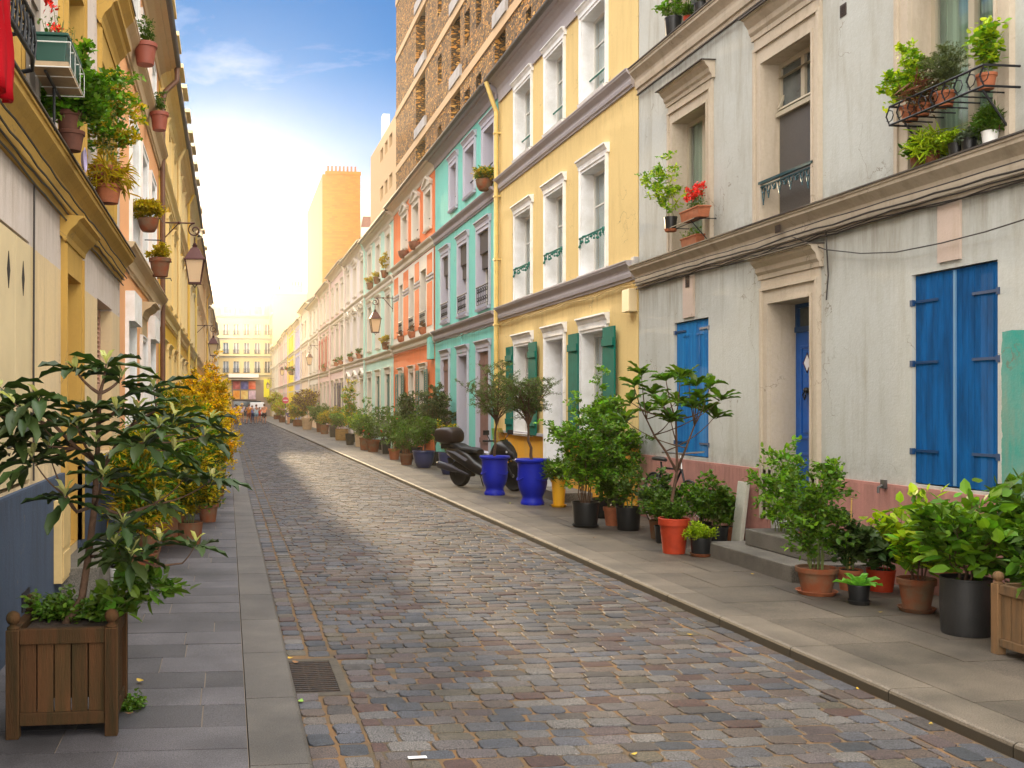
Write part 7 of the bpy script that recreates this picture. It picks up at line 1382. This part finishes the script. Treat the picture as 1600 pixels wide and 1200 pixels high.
# ================================================================== BICYCLE leaning on the pink wall behind the pots
by = fy(1045, XR - .3); BK = thing('bicycle', 'black bicycle leaning on the pink wall behind the loquat pot', 'bicycle', (XR - .30, by, PAVE), math.atan2(-1, 0) + 0); BK.rotation_euler = (0, 0, -math.pi / 2)
for x in (-.45, .60):
    k = MB(); k.tube([(x + .33 * math.cos(t_), 0, .34 + .33 * math.sin(t_)) for t_ in [i * 2 * math.pi / 32 for i in range(33)]], .017, 8); w_ = k.build('wheel', m_tyre, BK, world=False)
    k = MB(); k.tube([(x + .305 * math.cos(t_), 0, .34 + .305 * math.sin(t_)) for t_ in [i * 2 * math.pi / 32 for i in range(33)]], .011, 6); k.tube([(x, -.03, .34), (x, .03, .34)], .02, 8)
    for i in range(18): t_ = i * 2 * math.pi / 18; k.tube([(x, .02 * (-1) ** i, .34), (x + .30 * math.cos(t_), 0, .34 + .30 * math.sin(t_))], .0016, 4)
    k.build('rim', m_alu, w_, world=False)
k = MB(); A, B_, C_, D_ = (-.45, 0, .34), (-.10, 0, .28), (-.22, 0, .78), (.38, 0, .80)
for u, v in ((A, B_), (A, C_), (B_, C_), (C_, D_), (B_, D_), (D_, (.60, 0, .34)), (C_, (-.24, 0, .86))): k.tube([u, v], .014, 8)
k.build('frame', m_blackiron, BK, world=False); k = MB(); k.tube([D_, (.35, 0, .98), (.42, 0, 1.0)], .012, 8).tube([(.42, -.28, 1.02), (.42, 0, 1.0), (.42, .28, 1.02)], .012, 8); k.build('handlebar', m_alu, BK, world=False)
loft(MB(), [(-.36, .90, .08, .03, .8), (-.25, .90, .07, .03, .8), (-.10, .89, .025, .02, .8)], 12).build('saddle', m_blk, BK, world=False, smooth=True)
k = MB(); k.tube([(-.45 + .36 * math.cos(t_), 0, .34 + .36 * math.sin(t_)) for t_ in [.4 + i * .16 for i in range(15)]], .016, 6); k.build('mudguard', m_blk, BK, world=False)
# marker stone by the wall
c = onx(1157, 812, XR - .14); tag(MB().obox((XR - .13, fy(1157, XR - .13), .45), (.05, .2, .72), (0, .12, 0)).build('stone_slab', plaster('mossy_white_stone', (.50, .49, .42), (.15, .17, .10), .9), loc=(XR - .13, fy(1157, XR - .13), PAVE), bevel=.006), 'mossy off white stone slab leaning on the pink wall left of the blue door', 'slab')
# ================================================================== PEOPLE and things at the far end
def skinmesh(name, m, par, verts, edges, radii, sub=2, root=0):
    me = bpy.data.meshes.new(name); me.from_pydata(verts, edges, []); ob = bpy.data.objects.new(name, me); COL.objects.link(ob); ob.parent = par; me.materials.append(m)
    sk = ob.modifiers.new('skin', 'SKIN'); sv_ = me.skin_vertices[0].data
    for i, r in enumerate(radii): sv_[i].radius = (r, r) if not isinstance(r, tuple) else r
    sv_[root].use_root = True; sb = ob.modifiers.new('sub', 'SUBSURF'); sb.levels = 1; sb.render_levels = sub; return ob
SK = mat('skin_warm', (.46, .23, .14), .6)
def person(loc, rz, h, shirt, pants, hair, label, step=0.0, armL=.2, armR=.2, shorts=True, hat=None):
    r = thing('person', label, 'person', loc, rz, 'people at the far end of the street'); s = h / 1.75
    V = {'pel': (0, 0, .95), 'wst': (0, 0, 1.10), 'cst': (0, 0, 1.32), 'nck': (0, 0, 1.47), 'hed': (0, -.01, 1.60), 'top': (0, 0, 1.70),
         'shL': (-.19, 0, 1.42), 'elL': (-.25, -armL * .5, 1.16 + armL * .1), 'haL': (-.23, -armL * 1.2, .95 + armL * .7), 'shR': (.19, 0, 1.42), 'elR': (.25, -armR * .5, 1.16 + armR * .1), 'haR': (.23, -armR * 1.2, .95 + armR * .7),
         'hpL': (-.10, 0, .90), 'knL': (-.11, -step * .5 - .01, .50), 'anL': (-.11, -step, .09), 'toL': (-.12, -step - .16, .03), 'hpR': (.10, 0, .90), 'knR': (.11, step * .3, .50), 'anR': (.11, step, .09 + step * .1), 'toR': (.12, step - .15, .03)}
    RA = {'pel': (.15, .11), 'wst': (.135, .10), 'cst': (.16, .11), 'nck': .055, 'hed': (.082, .095), 'top': .06, 'shL': .06, 'elL': .042, 'haL': .03, 'shR': .06, 'elR': .042, 'haR': .03, 'hpL': .095, 'knL': .06, 'anL': .042, 'toL': .035, 'hpR': .095, 'knR': .06, 'anR': .042, 'toR': .035}
    E = [('pel', 'wst'), ('wst', 'cst'), ('cst', 'nck'), ('nck', 'hed'), ('hed', 'top'), ('cst', 'shL'), ('shL', 'elL'), ('elL', 'haL'), ('cst', 'shR'), ('shR', 'elR'), ('elR', 'haR'), ('pel', 'hpL'), ('hpL', 'knL'), ('knL', 'anL'), ('anL', 'toL'), ('pel', 'hpR'), ('hpR', 'knR'), ('knR', 'anR'), ('anR', 'toR')]
    K = list(V); vs = [tuple(q * s for q in V[k_]) for k_ in K]; bd = skinmesh('body', SK, r, vs, [(K.index(a), K.index(b)) for a, b in E], [tuple(q * s for q in RA[k_]) if isinstance(RA[k_], tuple) else RA[k_] * s for k_ in K])
    def garment(name, keys, edges, grow_, m, cut={}):
        vv = [Vector(V[k_]) * s for k_ in keys]
        for k_, (o_, t_) in cut.items(): i = keys.index(k_); vv[i] = (Vector(V[o_]).lerp(Vector(V[k_]), t_)) * s
        rr = [tuple(q * s * grow_ for q in RA[k_]) if isinstance(RA[k_], tuple) else RA[k_] * s * grow_ * (1.15 if k_[:2] in ('el', 'kn') else 1) for k_ in keys]; skinmesh(name, m, r, [tuple(q) for q in vv], [(keys.index(a), keys.index(b)) for a, b in edges], rr)
    garment('shirt', ['wst', 'cst', 'shL', 'elL', 'shR', 'elR', 'pel'], [('pel', 'wst'), ('wst', 'cst'), ('cst', 'shL'), ('shL', 'elL'), ('cst', 'shR'), ('shR', 'elR')], 1.16, shirt, {'elL': ('shL', .7), 'elR': ('shR', .7)})
    garment('shorts' if shorts else 'trousers', ['pel', 'hpL', 'knL', 'hpR', 'knR'] + ([] if shorts else ['anL', 'anR']), [('pel', 'hpL'), ('hpL', 'knL'), ('pel', 'hpR'), ('hpR', 'knR')] + ([] if shorts else [('knL', 'anL'), ('knR', 'anR')]), 1.2, pants, {'knL': ('hpL', .75), 'knR': ('hpR', .75)} if shorts else {})
    MB().ball((0, .018 * s, 1.665 * s), .108 * s, 14, 9, (1, 1.08, .95)).build('hair', hair, r, world=False, smooth='all')
    k = MB(); k.ball((-.032 * s, -.092 * s, 1.61 * s), .012 * s, 6, 4).ball((.032 * s, -.092 * s, 1.61 * s), .012 * s, 6, 4).obox((0, -.095 * s, 1.545 * s), (.045 * s, .012 * s, .012 * s)); k.build('face', mat('face_dark', (.06, .02, .015), .6), r, world=False)
    for q in (-1, 1): MB().obox((q * .115 * s, -.10 * s + (-step if q < 0 else step) * s, .04 * s), (.085 * s, .25 * s, .07 * s)).build('shoe', mat('shoe_dark', (.05, .04, .04), .7), r, world=False, bevel=.02)
    if hat: MB().lathe([(.19 * s, 0), (.11 * s, .03), (.10 * s, .12), (1e-6, .13)], (0, 0, 1.67 * s), 14).build('hat', hat, r, world=False)
    return r
cl = lambda n_, c: mat('cloth_' + n_, c, .85)
hb, hd2, hbl = mat('hair_brown', (.10, .04, .015), .7), mat('hair_dark', (.02, .015, .012), .7), mat('hair_blond', (.45, .25, .08), .7)
for x, y, rz, h, sh, pn, hr, lb, kw in ((369.5, 662, .3, 1.72, cl('lilac', (.50, .42, .55)), cl('plum', (.12, .05, .09)), hd2, 'person in a lilac shirt and dark trousers, leftmost of the group at the far end', dict(shorts=False, armL=.5)),
        (378, 661, 0, 1.80, cl('lavender_white', (.62, .56, .66)), cl('tan', (.42, .26, .15)), hbl, 'person in a white shirt and sun hat, second from the left in the far group', dict(hat=cl('straw', (.65, .45, .2)))),
        (389, 662, -.6, 1.72, cl('orange', (.70, .28, .05)), cl('rust', (.35, .12, .06)), hb, 'person in an orange top reaching sideways, third from the left', dict(armR=.9, step=.2)),
        (394, 659, .2, 1.6, cl('blue', (.18, .20, .42)), cl('navy', (.05, .06, .15)), hb, 'person in blue partly hidden behind the orange top', dict(shorts=False)),
        (400.5, 662, 3.3, 1.70, cl('pale_blue', (.42, .50, .55)), cl('sky', (.25, .35, .42)), hb, 'person in a pale blue dress with back turned, middle of the far group', dict(armL=.6)),
        (405.5, 659, .4, 1.45, cl('scarlet', (.70, .08, .04)), cl('red_dark', (.35, .05, .04)), hb, 'smaller person in scarlet between the two bigger ones', dict(armL=.7)),
        (413, 662.5, 3.0, 1.75, cl('coral', (.75, .28, .14)), cl('black', (.05, .03, .03)), hb, 'person in a coral top and dark shorts, rightmost on the road', dict(armR=.5)),
        (451, 663, -1.2, 1.65, cl('cream', (.72, .60, .52)), cl('purple_blue', (.10, .08, .20)), hb, 'woman in a cream top and dark skirt standing on the right pavement', dict(armL=.8))):
    p = G(x, y, 0 if x < 430 else PAVE); person(tuple(p), rz, h, sh, pn, hr, lb, **kw)
# parked white van and no-entry sign by the end building
p = G(402, 651, 0); VN = thing('parked_van', 'small white van parked at the end of the street behind the people', 'van', (p.x, 122, 0)); vx = P_(402) * 122 / YE; VN.location = (vx, 122, 0)
k = MB(); k.add([(-.9, 0, .3), (.9, 0, .3), (.9, 0, 1.0), (.82, .12, 1.95), (-.82, .12, 1.95), (-.9, 0, 1.0), (-.9, 4.2, .3), (.9, 4.2, .3), (.9, 4.2, 1.0), (.82, 3.4, 1.95), (-.82, 3.4, 1.95), (-.9, 4.2, 1.0)], [(0, 1, 2, 5), (5, 2, 3, 4), (6, 11, 8, 7), (11, 10, 9, 8), (0, 5, 11, 6), (1, 7, 8, 2), (2, 8, 9, 3), (5, 4, 10, 11), (4, 3, 9, 10), (0, 6, 7, 1)]); k.build('body', mat('van_white', (.62, .60, .60), .3, coat=.5), VN, world=False, bevel=.05)
MB().add([(-.72, .035, 1.1), (.72, .035, 1.1), (.66, .10, 1.75), (-.66, .10, 1.75)], [(0, 1, 2, 3)]).build('window', m_dglass, VN, world=False); MB().obox((-.8, -.01, .9), (.12, .03, .3)).obox((.8, -.01, .9), (.12, .03, .3)).build('tail_light', mat('tail_red', (.4, .02, .01), .3), VN, world=False)
for a, b in ((-.8, .8), (.8, .8), (-.8, 3.4), (.8, 3.4)):
    k = MB().lathe([(.30, -.1), (.32, 0), (.30, .1)], (0, 0, 0), 16); k.v = [(a + z, b + x, .32 + y) for x, y, z in k.v]; k.build('wheel', m_tyre, VN, world=False)
MB().obox((0, -.05, .42), (1.7, .1, .2)).build('bumper', m_sg, VN, world=False)
q = atd(446, 627, 88); SG = thing('traffic_sign', 'small round red sign on a thin post above the far right bushes', 'sign', (q.x, q.y, PAVE)); MB().tube([(0, 0, 0), (0, 0, q.z + .25)], .03, 8).build('post', m_zinc, SG, world=False); k = MB().lathe([(1e-6, -.01), (.28, -.01), (.28, .01), (1e-6, .01)], (0, 0, 0), 24); k.v = [(x, z - .05, y + q.z) for x, y, z in k.v]; k.build('sign_plate', mat('sign_red', (0, 0, 0)), SG, world=False); MB().obox((0, -.065, q.z), (.36, .01, .08)).build('sign_bar', MATS['sign_white'], SG, world=False)
# ================================================================== HAZE
hz = MB().box(-58, 58, -10.5, 255, -1.1, 30).build('haze', None); hz['kind'] = 'stuff'
m = bpy.data.materials.new('haze'); m.use_nodes = True; n = m.node_tree.nodes; l = m.node_tree.links; n.remove(n['Principled BSDF']); v = n.new('ShaderNodeVolumePrincipled'); v.inputs['Density'].default_value = HAZE_D; v.inputs['Anisotropy'].default_value = .9; v.inputs['Color'].default_value = (1, .90, .70, 1); l.new(v.outputs[0], n['Material Output'].inputs['Volume']); hz.data.materials.append(m)
